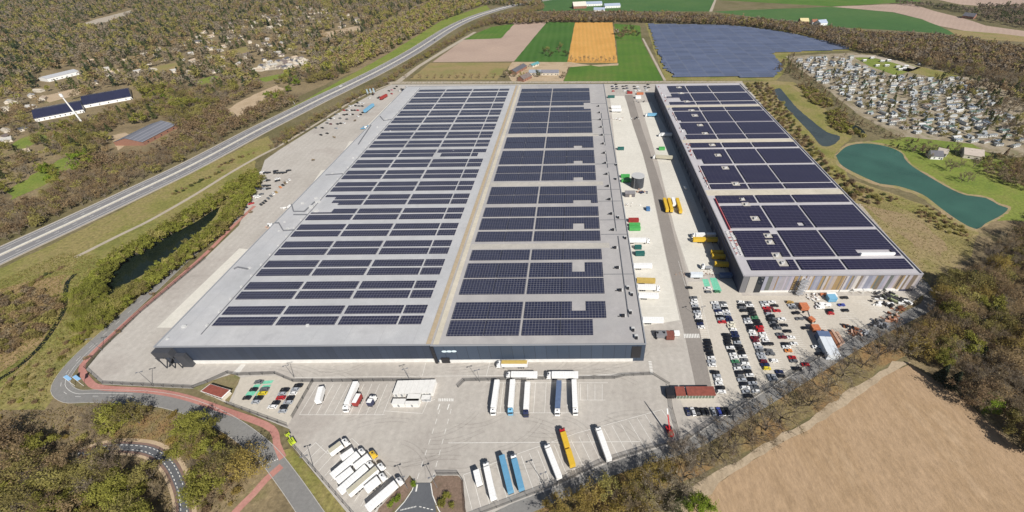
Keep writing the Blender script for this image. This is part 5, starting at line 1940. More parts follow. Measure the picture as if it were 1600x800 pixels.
# silver cabins and timber in the car park
p0, p1 = W2(1285, 517, 4.0), W2(1304, 556, 4.0)
d = p1 - p0
rz = math.atan2(d.y, d.x)
skip(p0.lerp(p1, .12), d.length * .22, 6.4, 4.0, 'slate', 'dark slate end cabin joined to the pair of silver cabins', 'silver cabins in the car park', rz, 'site_cabin', cat='site cabin')
n_ = Vector((-d.y, d.x)).normalized()
skip(p0.lerp(p1, .62) + n_ * 1.62, d.length * .74, 3.1, 4.0, 'silver', 'long silver cabin, right one of the pair in the car park', 'silver cabins in the car park', rz, 'site_cabin', cat='site cabin')
skip(p0.lerp(p1, .62) - n_ * 1.62, d.length * .74, 3.1, 4.0, 'silver', 'long silver cabin, left one of the pair in the car park', 'silver cabins in the car park', rz, 'site_cabin', cat='site cabin')
m_timber = mat('pink_timber', (.46, .30, .22), .85, var=.15, scale=2)
m_rusty = mat('rusty_steel', (.22, .085, .04), .85, var=.25, scale=2)
p0, p1 = W2(1296, 516, 1), W2(1314, 545, 1)
d = p1 - p0
t = thing('timber_stack', 'long stack of pinkish timber with dark gaps right of the silver cabins', 'timber', (p0.x, p0.y, LZ), math.atan2(d.y, d.x))
for k in range(4):
    b = MB()
    for i in range(5):
        b.box(k % 2 * 1.5, d.length - (k * 1.4), -3.4 + k * 2.0, -3.4 + k * 2.0 + 1.5, i * .3, i * .3 + .26)
    b.build('board_pile', m_timber if k != 1 else m_rusty, t)


def heap(px, py, label, name, mats_, n, spread, size, cat, group=None, seed=1, z=LZ):
    p = W2(px, py, .5)
    t = thing(name, label, cat, (p.x, p.y, z), 0, group)
    r_ = random.Random(seed)
    for k, mt in enumerate(mats_):
        b = MB()
        for i in range(n):
            x, y = r_.gauss(0, spread), r_.gauss(0, spread * .55)
            s = r_.uniform(.35, 1) * size
            a = r_.uniform(0, PI)
            z0 = r_.uniform(0, size * .5)
            b.obox((x, y), (math.cos(a), math.sin(a)), s * r_.uniform(1, 2.6), s * .7, z0, z0 + s * r_.uniform(.4, .9))
        b.build('pile', mt, t)


heap(1390, 466, 'heap of pale green and yellow site machinery parts near the tree line', 'scrap_heap', [m_chas, mat('pale_green_scrap', (.27, .30, .17), .7), m_black], 13, 3.2, 1.9, 'heap', seed=2)
heap(1406, 470, 'heap of white and dark panels at the upper right of the car park', 'scrap_heap', [m_white, m_black], 10, 2.6, 1.8, 'heap', seed=3)
heap(1378, 474, 'row of dark stacked crates with white lids left of the pale green heap', 'scrap_heap', [m_white, m_black], 12, 2.8, 1.6, 'heap', seed=4)
heap(1408, 483, 'small rusty heap just inside the car park fence', 'scrap_heap', [m_rusty], 14, 2.2, 1.3, 'heap', seed=5)
heap(1394, 498, 'rusty brown heap along the fence under the trees', 'scrap_heap', [m_rusty, m_timber], 14, 2.6, 1.4, 'heap', seed=6)
heap(1373, 508, 'grey heap of steel parts along the fence under the trees', 'scrap_heap', [m_steel, m_chas], 16, 2.8, 1.4, 'heap', seed=7)
heap(1334, 521, 'brown heap of timber between the stack and the fence', 'scrap_heap', [m_rusty, m_timber], 12, 2.0, 1.2, 'heap', seed=8)
heap(1350, 520, 'grey heap beside the brown timber heap', 'scrap_heap', [m_steel, m_white], 12, 2.2, 1.2, 'heap', seed=9)
heap(1272, 465, 'scattered pale pallets and pipes before the striped front', 'pallet_stack', [mat('pale_pallet', (.48, .42, .38), .8), m_white], 16, 3.4, 1.0, 'pallets', seed=10)
heap(1002, 300, 'mixed brown and blue pallets beside the pump house', 'pallet_stack', [m_timber, m_black, BC['navy']], 9, 2.2, 1.2, 'pallets', seed=11)
heap(983, 320, 'pale pallets and white bags beside the warehouse wall', 'pallet_stack', [mat('pale_pallet', (.48, .42, .38)), m_white], 8, 2.6, .9, 'pallets', seed=12)
heap(965, 186, 'pale pile of pallets on the far dock apron', 'pallet_stack', [mat('pale_pallet', (.48, .42, .38)), m_white], 14, 4.5, 1.2, 'pallets', seed=13)
heap(1000, 159, 'dark drums and crates at the far end of the lane', 'pallet_stack', [m_black, m_steel], 9, 5, 1.0, 'pallets', seed=14)
heap(995, 184.5, 'few dark crates on the far lane', 'pallet_stack', [m_black, m_white], 4, 3, 1.2, 'pallets', seed=15)
heap(1106, 426, 'pale rubble strewn at the edge of the green bays', 'rubble_heap', [mat('pale_rubble', (.44, .32, .25), .9)], 26, 3.2, .6, 'heap', seed=16)
heap(1064, 428, 'pale rubble beside the asphalt lane', 'rubble_heap', [mat('pale_rubble', (.44, .32, .25))], 14, 2.0, .5, 'heap', seed=17)
heap(1334, 514, 'black skip leaning machine alone in the car park', 'dark_machine', [m_black, m_rusty], 5, .9, 1.6, 'machine', seed=18)
heap(1322, 509, 'dark brown loader parked left of the timber heap', 'dark_machine', [m_black, m_rusty], 5, .8, 1.5, 'machine', seed=19)
heap(425, 353, 'orange and white gear with a container by the west docks', 'pallet_stack', [m_timber, m_white, m_black], 6, 2.6, 2.0, 'pallets', seed=20)
heap(446, 325, 'white tank-like gear by the west docks', 'pallet_stack', [m_white], 7, 2.8, 2.0, 'pallets', seed=21)
heap(572, 200, 'blue and white gear by the far west docks', 'pallet_stack', [BC['blue'], m_white], 5, 3.0, 2.2, 'pallets', seed=22)

# workshop cluster at the near corner of the yard lane: generators, red box, small cabin
p = W2(1033, 524, 1)
t = thing('generator_set', 'grey generator set with black feet beside the near corner of the warehouse', 'generator', (p.x, p.y, YZ))
b = MB()
b.box(-3, 3, -1.8, 1.8, .5, 3.0)
b.build('housing', mat('generator_grey', (.20, .20, .21), .6), t)
b = MB()
for x in (-2.2, 1.6):
    b.tube((x, 0, 3), (x, 0, 3.9), .5, .5, 10, cap=True)
b.build('exhaust', m_black, t)
b = MB()
for x in (-3.4, 2.2):
    for y in (-2.2, 1.4):
        b.box(x, x + .9, y, y + .9, 0, 1.5)
b.build('feet', m_black, t)
BC['rust'] = mat('rust_red_lid', (.19, .062, .045), .8, var=.2, scale=1)
skip(W2(1046.5, 524, 1.5), 4.6, 4.6, 2.6, 'rust', 'square dark red container beside the grey generator set')
skip(W2(1057.5, 520.5, 1.5), 3, 2.4, 2.2, 'white', 'small white cabinet right of the square dark red container')

# red crane and green platform lift
p = W2(1046, 676)
t = thing('mobile_crane', 'red mobile crane with its boom raised in the last bay', 'crane', (p.x, p.y, YZ), R(100))
b = MB()
b.box(-2.6, 2.6, -1.25, 1.25, .6, 1.5)
b.box(-2.4, -.2, -1.1, 1.1, 1.5, 2.4)
b.build('body', m_car['red'], t)
b = MB()
b.hull_x([(.4, 1.5), (.4, 2.9), (1.6, 2.9), (2.2, 1.5)], -1.1, -.1, .05)
b.build('cab', m_glass, t)
b = MB()
b.tube((-1.4, .5, 2.2), (4.2, .5, 9.0), .42, .34, 4)
bo = b.build('boom', m_car['red'], t)
b = MB()
b.tube((4.2, .5, 9.0), (6.0, .5, 11.2), .26, .22, 4)
b.build('boom_tip', m_white, bo)
for s in (-1, 1):
    for x in (-1.7, 1.7):
        inst('wheel', wheel_me, t, loc=(x, s * 1.2, 0))
p = W2(454, 686, 1)
t = thing('platform_lift', 'lime green articulated platform lift beside the fence near the cycle path', 'platform lift', (p.x, p.y, YZ), R(-42))
m_lime = mat('lime_paint', (.45, .56, .04), .5)
b = MB()
b.box(.2, 3.4, -1.1, 1.1, .5, 1.7)
b.build('body', m_lime, t)
b = MB()
b.tube((2.6, 0, 1.9), (-1.8, 0, 2.4), .24, .2, 4)
b.build('boom', m_lime, t)
b = MB()
b.box(-3.4, -1.9, -.9, .9, 1.6, 1.7)
for x in (-3.4, -2.0):
    for y in (-.9, .85):
        b.box(x, x + .06, y, y + .06, 1.7, 2.8)
b.box(-3.4, -1.9, -.9, -.84, 2.7, 2.8)
b.box(-3.4, -1.9, .84, .9, 2.7, 2.8)
b.build('basket', m_lime, t)
b = MB()
b.box(.6, 2.6, -.4, .4, 1.7, 1.95)
b.build('engine_cover', m_black, t)
for s in (-1, 1):
    for x in (.7, 2.9):
        inst('wheel', wheel_me, t, loc=(x, s * 1.1, 0))
# excavator in the car park
p = W2(1267, 500, 1)
t = thing('excavator', 'orange excavator with a dark raised arm in the staff car park', 'excavator', (p.x, p.y, LZ), R(115))
b = MB()
b.box(-1.8, 1.4, -1.3, 1.3, 1.0, 2.6)
b.build('house', BC['orange'], t)
b = MB()
for s in (-1, 1):
    b.box(-2, 2, s * 1.3 - .35, s * 1.3 + .35, 0, .95)
b.build('tracks', m_black, t)
b = MB()
b.tube((1.2, 0, 2), (4.0, 0, 5), .4, .35, 4)
b.tube((4.0, 0, 5), (6.2, 0, 2.4), .35, .3, 4)
b.box(5.6, 6.6, -.6, .6, 1.4, 2.4)
b.build('arm', m_chas, t)
# flags by the far west entrance
for i, x in enumerate((575, 580, 585)):
    p = W2(x, 150 - i * .8)
    t = thing('flag_pole', '%s pale flag on a pole at the far west entrance' % ['leftmost', 'middle', 'rightmost'][i], 'flag', (p.x, p.y, YZ), R(-10), 'flags at the far west entrance')
    b = MB()
    b.tube((0, 0, 0), (0, 0, 9), .09, .06, 6)
    b.build('pole', m_white, t)
    b = MB()
    b.box(.05, 2.2, -.04, .04, 3.4, 9)
    b.build('flag', mat('pale_blue_flag', (.36, .46, .52), .8), t)

# ------------------------------------------------------------------ trees and plants
L_bare = leaf_mat('bare_twigs', (0.29, 0.235, 0.16), .3)
L_grey = leaf_mat('grey_twigs', (0.28, 0.24, 0.185), .3)
L_brown = leaf_mat('brown_buds', (0.31, 0.23, 0.135), .35)
L_olive = leaf_mat('olive_buds', (0.31, 0.28, 0.10), .35)
L_green = leaf_mat('spring_leaves', (0.28, 0.28, 0.065), .3)
L_willow = leaf_mat('willow_leaves', (.27, .285, .06), .25)
L_bright = leaf_mat('bright_leaves', (0.21, 0.29, 0.036), .25)
L_yell = leaf_mat('ochre_buds', (0.32, 0.25, 0.08), .3)
L_dark = leaf_mat('conifer_needles', (0.05, 0.07, 0.04), .4)
L_mid = leaf_mat('dark_leaves', (0.11, 0.13, 0.052), .35)
L_blossom = leaf_mat('pale_blossom', (.48, .44, .38), .15)
m_bark = mat('tree_bark', (.155, .125, .095), .95, var=.25, scale=1.5)
m_barkg = mat('grey_bark', (.30, .27, .24), .95, var=.2, scale=1.5)


def quads_at(P, D, length, width, nrm=None):
    """thin four-sided faces centred on P along D"""
    P, D = np.asarray(P), np.asarray(D)
    D = D / np.maximum(1e-6, np.linalg.norm(D, axis=1, keepdims=True))
    if nrm is None:
        nrm = np.random.default_rng(len(P)).normal(size=P.shape)
    S = np.cross(D, nrm)
    S = S / np.maximum(1e-6, np.linalg.norm(S, axis=1, keepdims=True))
    l = (np.asarray(length)[:, None] if np.ndim(length) else length) * .5
    w = (np.asarray(width)[:, None] if np.ndim(width) else width) * .5
    V = np.stack([P - D * l - S * w * .9, P - D * l * .1 - S * w * -1.0, P + D * l, P + D * l * .1 - S * w], axis=1)
    return V.reshape(-1, 3)


def mesh_np(name, V, F, mi, mats):
    """V (n,3); F (m,4) quads"""
    me = bpy.data.meshes.new(name)
    n, k = len(V), len(F)
    me.vertices.add(n)
    me.vertices.foreach_set('co', np.asarray(V, dtype=np.float32).ravel())
    me.loops.add(k * 4)
    me.loops.foreach_set('vertex_index', np.asarray(F, dtype=np.int32).ravel())
    me.polygons.add(k)
    me.polygons.foreach_set('loop_start', np.arange(0, k * 4, 4, dtype=np.int32))
    me.polygons.foreach_set('loop_total', np.full(k, 4, dtype=np.int32))
    me.polygons.foreach_set('material_index', np.asarray(mi, dtype=np.int32))
    for q in mats:
        me.materials.append(q)
    me.update(calc_edges=True)
    return me


def tree_proto(seed, h, r, style, detail):
    """returns (trunk mesh, crown vertices): tapered trunk with forking limbs, twigs and leaves at their ends"""
    g = random.Random(seed)
    ng = np.random.default_rng(seed)
    tb = MB()
    tips = []
    t0 = h * g.uniform(.16, .26)
    tb.tube((0, 0, -.2), (0, 0, t0), h * .020 + .06, h * .016 + .04, 6)
    nl = 5 if detail < 1 else g.randint(6, 8)

    def limb(p, d, L, rad, lev):
        q = p + d * L
        mid = p + d * L * .5 + Vector((g.uniform(-1, 1), g.uniform(-1, 1), g.uniform(-.3, .6))) * L * .10
        tb.tube(p, mid, rad, rad * .8, 4 if lev else 5)
        tb.tube(mid, q, rad * .8, rad * .5, 4 if lev else 5)
        if lev >= (2 if detail >= 1 else 1):
            tips.append((q, d, L))
            tips.append((mid, d, L * .8))
            return
        if lev:
            tips.append((q, d, L))
        for k in range(g.randint(2, 3) + (1 if lev == 0 else 0)):
            dd = (d + Vector((g.gauss(0, .55), g.gauss(0, .55), g.gauss(.12, .35)))).normalized()
            st = p.lerp(q, g.uniform(.55, 1)) if k else q
            limb(st, dd, L * g.uniform(.5, .75), rad * .5, lev + 1)
    for i in range(nl):
        a = 2 * PI * i / nl + g.uniform(-.4, .4)
        up = g.uniform(.45, 1.6) if i else 3
        d = Vector((math.cos(a), math.sin(a), up)).normalized()
        hd = math.hypot(d.x, d.y)
        L = min(r * .62 / max(.25, hd), (h - t0) * .58) * g.uniform(.85, 1.1)
        limb(Vector((0, 0, t0 * g.uniform(.6, 1))), d, L, h * .011 + .03, 0)
    trunk = tb.mesh('trunk')
    trunk.materials.append(m_bark)
    P, D, Ls, Ws = [], [], [], []
    T = np.array([tuple(t[0]) for t in tips])
    TD = np.array([tuple(t[1]) for t in tips])
    n = len(T)
    bare = {'bare': 1.0, 'bud': .6, 'leaf': .15}[style]
    nt = int((1250 if detail >= 1 else 420) * bare)
    if nt:
        ix = ng.integers(0, n, nt)
        d = TD[ix] + ng.normal(size=(nt, 3)) * .55 + np.array([0, 0, .15])
        l = ng.uniform(.6, 2.0, nt) * (h / 12)
        dn = d / np.linalg.norm(d, axis=1, keepdims=True)
        P.append(T[ix] + dn * (l * .5)[:, None] + ng.normal(size=(nt, 3)) * h * .022)
        D.append(d)
        Ls.append(l)
        Ws.append(np.full(nt, .07 if detail >= 1 else .13) * (h / 12) ** .5)
    nb = int((2400 if detail >= 1 else 620) * {'bare': .05, 'bud': .6, 'leaf': 1.5}[style])
    if nb:
        ix = ng.integers(0, n, nb)
        cl = ng.normal(size=(n, 3)) * r * .06
        P.append(T[ix] + cl[ix] + ng.normal(size=(nb, 3)) * r * (.12 if style == 'leaf' else .14) + TD[ix] * r * .05)
        D.append(ng.normal(size=(nb, 3)))
        s = ng.uniform(.28, .62, nb) if detail >= 1 else ng.uniform(.5, 1.0, nb)
        if style == 'leaf':
            s *= 1.15
        Ls.append(s * 1.3)
        Ws.append(s * .8)
    P, D, Ls, Ws = np.concatenate(P), np.concatenate(D), np.concatenate(Ls), np.concatenate(Ws)
    P[:, 2] = np.maximum(P[:, 2], h * .12)
    NR = (P - np.array([0, 0, h * .5])) / (r * .8)
    V = quads_at(P, D, Ls, Ws, ng.normal(size=P.shape) * .7 + NR * 1.1 + np.array([.2, -.25, .7]))
    F = np.arange(len(V)).reshape(-1, 4)
    crown = mesh_np('crown', V, F, np.zeros(len(F)), [L_bare])
    return trunk, crown


def conifer_proto(seed, h, r, n):
    g = np.random.default_rng(seed)
    tb = MB()
    tb.tube((0, 0, -.2), (0, 0, h * .9), h * .018 + .05, .03, 5)
    trunk = tb.mesh('trunk')
    trunk.materials.append(m_bark)
    t = g.beta(1.1, 1.5, n)
    z = h * (.12 + .88 * t)
    rr = r * (1 - t) ** .8 * g.uniform(.25, 1, n) + .1
    a = g.uniform(0, 2 * PI, n)
    P = np.stack([np.cos(a) * rr, np.sin(a) * rr, z], 1)
    D = np.stack([np.cos(a), np.sin(a), g.uniform(-.5, .1, n)], 1)
    s = g.uniform(.5, 1.1, n) * (1.5 if n < 400 else 1)
    V = quads_at(P, D, s * 1.5, s * .8, g.normal(size=P.shape))
    F = np.arange(len(V)).reshape(-1, 4)
    return trunk, mesh_np('crown', V, F, np.zeros(len(F)), [L_dark])


def shrub_proto(seed, h, r, n, size=(.3, .7)):
    g = np.random.default_rng(seed)
    k = 7
    C = np.stack([g.normal(0, r * .42, k), g.normal(0, r * .42, k), g.uniform(.35, .75, k) * h], 1)
    ix = g.integers(0, k, n)
    P = C[ix] + g.normal(size=(n, 3)) * np.array([r * .27, r * .27, h * .2])
    P[:, 2] = np.clip(P[:, 2], .1, h * 1.15)
    s = g.uniform(*size, n)
    V = quads_at(P, g.normal(size=P.shape) + np.array([0, 0, .3]), s * 1.5, s * .6, g.normal(size=P.shape) + np.array([.2, -.3, 1.0]))
    F = np.arange(len(V)).reshape(-1, 4)
    return mesh_np('shrub', V, F, np.zeros(len(F)), [L_olive])


TP = {}
for st in ('bare', 'bud', 'leaf'):
    TP[st, 1] = [tree_proto(100 + i * 7 + len(st), 12, 5.2 + .4 * (i % 2), st, 1) for i in range(4)]
    TP[st, 0] = [tree_proto(300 + i * 7 + len(st), 12, 4.6, st, 0) for i in range(4)]
TP['con', 1] = [conifer_proto(500 + i, 14, 3.0, 900) for i in range(2)]
TP['con', 0] = [conifer_proto(510 + i, 14, 3.2, 200) for i in range(3)]
SH = [shrub_proto(600 + i, 2.6, 1.9, 420) for i in range(3)]
SHF = [shrub_proto(610 + i, 2.8, 2.2, 90, (.6, 1.3)) for i in range(3)]

trnd = random.Random(11)


def put_tree(p, style, det, leaf, label, group, h=12, name='tree', bark=None, z=0.0, wide=1.0):
    t = thing(name, label, 'tree', (p[0], p[1], z), trnd.uniform(0, 2 * PI), group)
    s = h / (14 if style == 'con' else 12)
    tr, cr = trnd.choice(TP[style, det])
    for nm, me, mt in (('trunk', tr, bark), ('crown', cr, leaf)):
        o = inst(nm, me, t, [mt])
    t.scale = (s * wide, s * wide, s)
    return t


def put_shrub(p, leaf, label, group, h=2.6, far=False, z=0.0, name=None):
    name = name or SHN[group.split(' ')[0] + ' ' + group.split(' ')[1]]
    o = inst(name, trnd.choice(SHF if far else SH), None, [leaf], (p[0], p[1], z), trnd.uniform(0, 2 * PI), None)
    s = h / 2.6
    o.scale = (s * trnd.uniform(.9, 1.3), s * trnd.uniform(.9, 1.3), s)
    return tag(o, label, 'shrub', group)


SHN = {'bushes of': 'woodland_bush', 'shrubs of': 'thicket_shrub', 'shrubs by': 'roadside_shrub', 'bushes between': 'bank_bush', 'shrubs on': 'verge_shrub', 'undergrowth between': 'undergrowth_bush', 'shrubs in': 'bed_shrub', 'scrub on': 'scrub_bush', 'bushes south': 'slope_bush', 'willow bushes': 'willow_bush'}


def clear_of(p, lines, d):
    return all((p - q).length > d for q in lines)


# --- lower left wood
zone = [(-150, 640), (20, 655), (70, 660), (130, 650), (190, 640), (225, 632), (250, 640), (300, 660), (345, 668), (395, 700), (415, 735), (392, 765), (360, 800), (330, 860), (-150, 900)]
sub = [[(-60, 700), (0, 672), (60, 690), (110, 705), (160, 716), (225, 724), (258, 745), (268, 800), (262, 850), (-150, 900)], [(290, 668), (345, 664), (395, 700), (414, 738), (398, 762), (360, 770), (322, 785), (300, 775), (292, 735), (278, 700)], [(128, 655), (190, 640), (238, 640), (244, 656), (218, 668), (180, 668), (140, 686)]]
pa = [Vector(q) for q in wp] + [Vector(q) for q in line_px([(440, 728), (415, 750), (396, 772), (368, 800), (350, 830)], step=3)]
rda = [Vector(q) for q in rp]
glade = [W2(x, y) for x, y in ((232, 672), (215, 685), (255, 683))]
n = 0
for p in sample(sub[0], 7.6, 4) + sample(sub[1], 7.0, 4) + sample(sub[2], 6.6, 4):
    if not clear_of(p, pa, 5.5) or not clear_of(p, rda, 5.0) or not clear_of(p, glade, 6):
        continue
    k = trnd.random()
    h = trnd.uniform(9, 14)
    if k < .34:
        put_tree(p, 'bare', 1, trnd.choice([L_bare, L_grey, L_brown]), 'bare grey-brown tree in the wood at the lower left', 'bare trees of the lower-left wood', h, 'bare_tree')
    elif k < .82:
        put_tree(p, 'bud', 1, trnd.choice([L_olive, L_olive, L_olive, L_yell, L_brown]), 'budding olive-brown tree in the wood at the lower left', 'budding trees of the lower-left wood', h, 'budding_tree')
    else:
        put_tree(p, 'leaf', 1, L_green, 'fresh yellow-green tree among bare ones in the lower-left wood', 'yellow-green trees of the lower-left wood', h * .9, 'leafy_tree')
for p in sample(zone, 4.6, 0):
    if clear_of(p, pa, 4) and clear_of(p, rda, 4.6) and trnd.random() < .32:
        put_shrub(p, trnd.choice([L_olive, L_brown, L_bare, L_yell]), 'low brown bush under the trees of the lower-left wood', 'bushes of the lower-left wood', trnd.uniform(1.2, 2.4))
# --- brown thicket west of the ditch
for p in sample([(-80, 500), (0, 462), (60, 452), (100, 470), (90, 500), (60, 530), (0, 560), (-100, 600)], 4.2, 0):
    put_shrub(p, trnd.choice([L_brown, L_bare, L_olive]), 'brown shrub in the thicket west of the dark ditch', 'shrubs of the ditch thicket', trnd.uniform(2.0, 3.6))
for p in sample([(-80, 600), (0, 585), (60, 560), (110, 520), (150, 515), (140, 535), (95, 585), (60, 640), (-60, 650)], 5.2, 0):
    if trnd.random() < .5 and clear_of(p, rda, 5):
        put_shrub(p, trnd.choice([L_olive, L_green, L_brown]), 'low shrub on the grass between ditch and road bend', 'shrubs by the road bend', trnd.uniform(1, 2.0))
# --- olive rows round the long pond
for pts, wdt, nm in (([(392, 262), (350, 292), (310, 318), (270, 340), (225, 366), (178, 394), (146, 418), (132, 446), (130, 475), (138, 498)], 5.0, 'outer'), ([(398, 276), (382, 302), (362, 330), (335, 358), (300, 385), (265, 412), (232, 434), (200, 458), (170, 480), (148, 496)], 4.5, 'inner')):
    ln = line_px(pts, 9 if nm == 'outer' else 5, 4)
    nn_ = normals(ln)
    for i, (q, v) in enumerate(zip(ln, nn_)):
        for k in range(3 if q.y < 200 else 4):
            p = q + v * trnd.uniform(-wdt, wdt) + Vector((trnd.uniform(-1.5, 1.5), trnd.uniform(-1.5, 1.5)))
            put_tree(p, 'leaf' if trnd.random() < .7 else 'bud', 0 if q.y > 200 else 1, trnd.choice([L_olive, L_willow, L_willow, L_willow]), 'small olive-green willow in the %s row along the dark pond' % nm, 'willows of the %s pond row' % nm, trnd.uniform(6.5, 10), 'willow', wide=1.15)
for p in sample([(138, 490), (175, 485), (230, 440), (242, 445), (190, 492), (150, 520), (120, 548), (105, 545)], 3.6, 0):
    if clear_of(p, rda, 5):
        put_shrub(p, trnd.choice([L_olive, L_green, L_brown]), 'olive bush between the pond and the road', 'bushes between pond and road', trnd.uniform(1.2, 2.6))
# shrubs on the verge
for a_, b_, n_sh in (((270, 305), (345, 268), 26), ((340, 262), (398, 238), 16), ((35, 452), (95, 418), 22)):
    A, B = W2(*a_), W2(*b_)
    for i in range(n_sh):
        p = A.lerp(B, (i + trnd.random()) / n_sh) + Vector((trnd.uniform(-2, 2), trnd.uniform(-3, 3)))
        put_shrub(p, trnd.choice([L_brown, L_olive, L_mid]), 'dark low shrub on the motorway verge', 'shrubs on the motorway verge', trnd.uniform(1, 2))
# --- bare trees between the road and the brown field
base = [(1035, 772), (1065, 752), (1095, 732), (1121, 718), (1150, 702), (1172, 688), (1196, 672), (1220, 660), (1243, 640), (1262, 632), (1290, 612), (1318, 592), (1345, 575), (1372, 560), (1398, 545), (1010, 790), (985, 800), (1082, 705), (1128, 684), (1180, 652), (1230, 618), (1278, 590), (1332, 560), (1378, 528), (1416, 508), (1440, 498)]
for i, q in enumerate(base):
    if i >= 17:
        continue
    p = W2(*q)
    put_tree(p + Vector((trnd.uniform(-1, 1), trnd.uniform(-1, 1))), 'bare', 1, trnd.choice([L_bare, L_grey, L_grey]), 'tall bare tree in the row between road and brown field', 'bare trees between road and brown field', trnd.uniform(13, 16), 'bare_tree', mat('dark_bark', (.06, .048, .036), .95), wide=1.1)
for q in ((1058, 700), (1066, 712), (1080, 722)):
    put_tree(W2(*q), 'bare', 1, L_grey, 'pale-barked bare birch by the fence below the cycle shed', 'pale birches below the cycle shed', 11, 'birch_tree', m_barkg)
for q, h in (((1012, 752), 10), ((985, 768), 11), ((955, 778), 11), ((925, 786), 11), ((900, 800), 11), ((870, 800), 10), ((1000, 790), 11), ((970, 812), 11), ((935, 826), 11), ((885, 822), 9), ((1040, 745), 9), ((1010, 812), 10)):
    put_tree(W2(*q), 'bud', 1, trnd.choice([L_yell, L_olive, L_yell]), 'ochre budding tree at the bottom edge beside the tree-lined road', 'ochre trees at the bottom edge', h, 'budding_tree', wide=1.1)
put_tree(W2(1090, 800), 'leaf', 1, L_bright, 'bright green round tree at the tip of the brown field', None, 8, 'leafy_tree', wide=1.2)
put_tree(W2(1062, 806), 'leaf', 1, L_mid, 'dark green bushy tree left of the bright green one', None, 8, 'leafy_tree', wide=1.1)
erd = [Vector(q) for q in er]
for p in sample([(860, 800), (1010, 735), (1130, 685), (1250, 612), (1380, 535), (1430, 510), (1420, 535), (1300, 610), (1150, 708), (1030, 775), (960, 820)], 5.5, 0):
    if clear_of(p, erd, 7.5) and trnd.random() < .4:
        put_shrub(p, trnd.choice([L_brown, L_yell, L_olive, L_bare]), 'rusty brown undergrowth bush between road and brown field', 'undergrowth between road and brown field', trnd.uniform(.8, 1.8))
# --- right-hand wood
zone = [(1424, 520), (1460, 484), (1478, 446), (1512, 428), (1560, 380), (1610, 350), (1720, 310), (1760, 740), (1620, 712), (1510, 618), (1440, 566)]
for p in sample(zone, 8.6, 5):
    if not clear_of(p, erd, 5):
        continue
    k = trnd.random()
    h = trnd.uniform(11, 16)
    if k < .38:
        put_tree(p, 'bare', 1, trnd.choice([L_bare, L_grey, L_brown]), 'bare brown tree in the wood at the right edge', 'bare trees of the right-hand wood', h, 'bare_tree')
    elif k < .84:
        put_tree(p, 'bud', 1, trnd.choice([L_olive, L_brown, L_yell]), 'budding olive tree in the wood at the right edge', 'budding trees of the right-hand wood', h, 'budding_tree')
    elif k < .94:
        put_tree(p, 'leaf', 1, trnd.choice([L_olive, L_green]), 'yellow-green leafing tree in the wood at the right edge', 'yellow-green trees of the right-hand wood', h * .85, 'leafy_tree')
    else:
        put_tree(p, 'con', 1, L_dark, 'dark evergreen in the wood at the right edge', 'evergreens of the right-hand wood', h * .9, 'conifer')
put_tree(W2(1466, 560), 'leaf', 1, L_bright, 'bright green tree at the tip of the right-hand wood', None, 10, 'leafy_tree')
put_tree(W2(1540, 640), 'leaf', 1, L_bright, 'bright green tree at the wood edge above the brown field', None, 9, 'leafy_tree')

# --- small trees round the gatehouse, beds and yard
for q, h in (((646, 758), 1.8), ((620, 782), 2.2), ((612, 790), 1.6), ((700, 775), 1.8), ((692, 787), 2.0), ((706, 790), 1.6)):
    put_shrub(W2(*q), L_bright if q[0] < 650 else L_green, 'low green shrub in the planting bed %s of the entrance' % ('left' if q[0] < 650 else 'right'), 'shrubs in the %s planting bed' % ('left' if q[0] < 650 else 'right'), h, z=YZ)
for x, y in ((240, 462), (292, 422), (188, 520), (138, 562), (330, 392), (393, 333), (447, 288), (490, 252), (523, 216), (555, 190)):
    put_tree(W2(x, y), 'bud', 0, L_brown, 'thin young tree along the west kerb of the yard', 'young trees on the west kerb', 3.6, 'young_tree')

# --- east scrub band and slope
for p in sample([(1162, 130), (1200, 131), (1225, 165), (1262, 215), (1300, 262), (1345, 292), (1400, 312), (1378, 322), (1330, 312), (1290, 285), (1240, 235), (1205, 185)], 6.0, 0):
    put_shrub(p, trnd.choice([L_brown, L_brown, L_bare, L_mid, L_olive, L_olive]), 'brown scrub bush on the bank beside the east warehouse', 'scrub on the east bank', trnd.uniform(1.4, 3.4))
for p in sample([(1440, 318), (1475, 335), (1520, 362), (1515, 380), (1470, 360), (1430, 335)], 5, 0):
    put_shrub(p, trnd.choice([L_brown, L_olive]), 'olive bush on the slope south of the lake', 'bushes south of the lake', trnd.uniform(1.2, 2.4), far=True)
for p in sample([(1250, 135), (1275, 140), (1300, 162), (1290, 172), (1262, 158)], 5, 0) + sample([(1290, 175), (1310, 172), (1330, 195), (1350, 215), (1320, 210), (1300, 198)], 5, 0):
    put_shrub(p, trnd.choice([L_olive, L_brown, L_green]), 'olive willow bush between the narrow ponds', 'willow bushes between the ponds', trnd.uniform(2, 4), far=True)
for p in sample([(1205, 110), (1240, 85), (1250, 104), (1290, 140), (1340, 184), (1400, 214), (1470, 230), (1468, 240), (1395, 222), (1330, 192), (1275, 146), (1230, 118)], 7.5, 0):
    put_tree(p, 'bare' if trnd.random() < .7 else 'con', 0, trnd.choice([L_bare, L_brown, L_mid]), 'brown hedge tree along the caravan park edge', 'hedge trees of the caravan park', trnd.uniform(4, 8), 'hedge_tree')
for q in ((1478, 264), (1484, 268), (1498, 262), (1512, 284), (1502, 285), (1440, 240), (1450, 250), (1425, 238), (1490, 236), (1520, 262)):
    put_tree(W2(*q), 'bare', 0, L_bare, 'bare tree on the lawn beside the turquoise lake', 'bare trees on the lake lawn', trnd.uniform(9, 12), 'bare_tree')
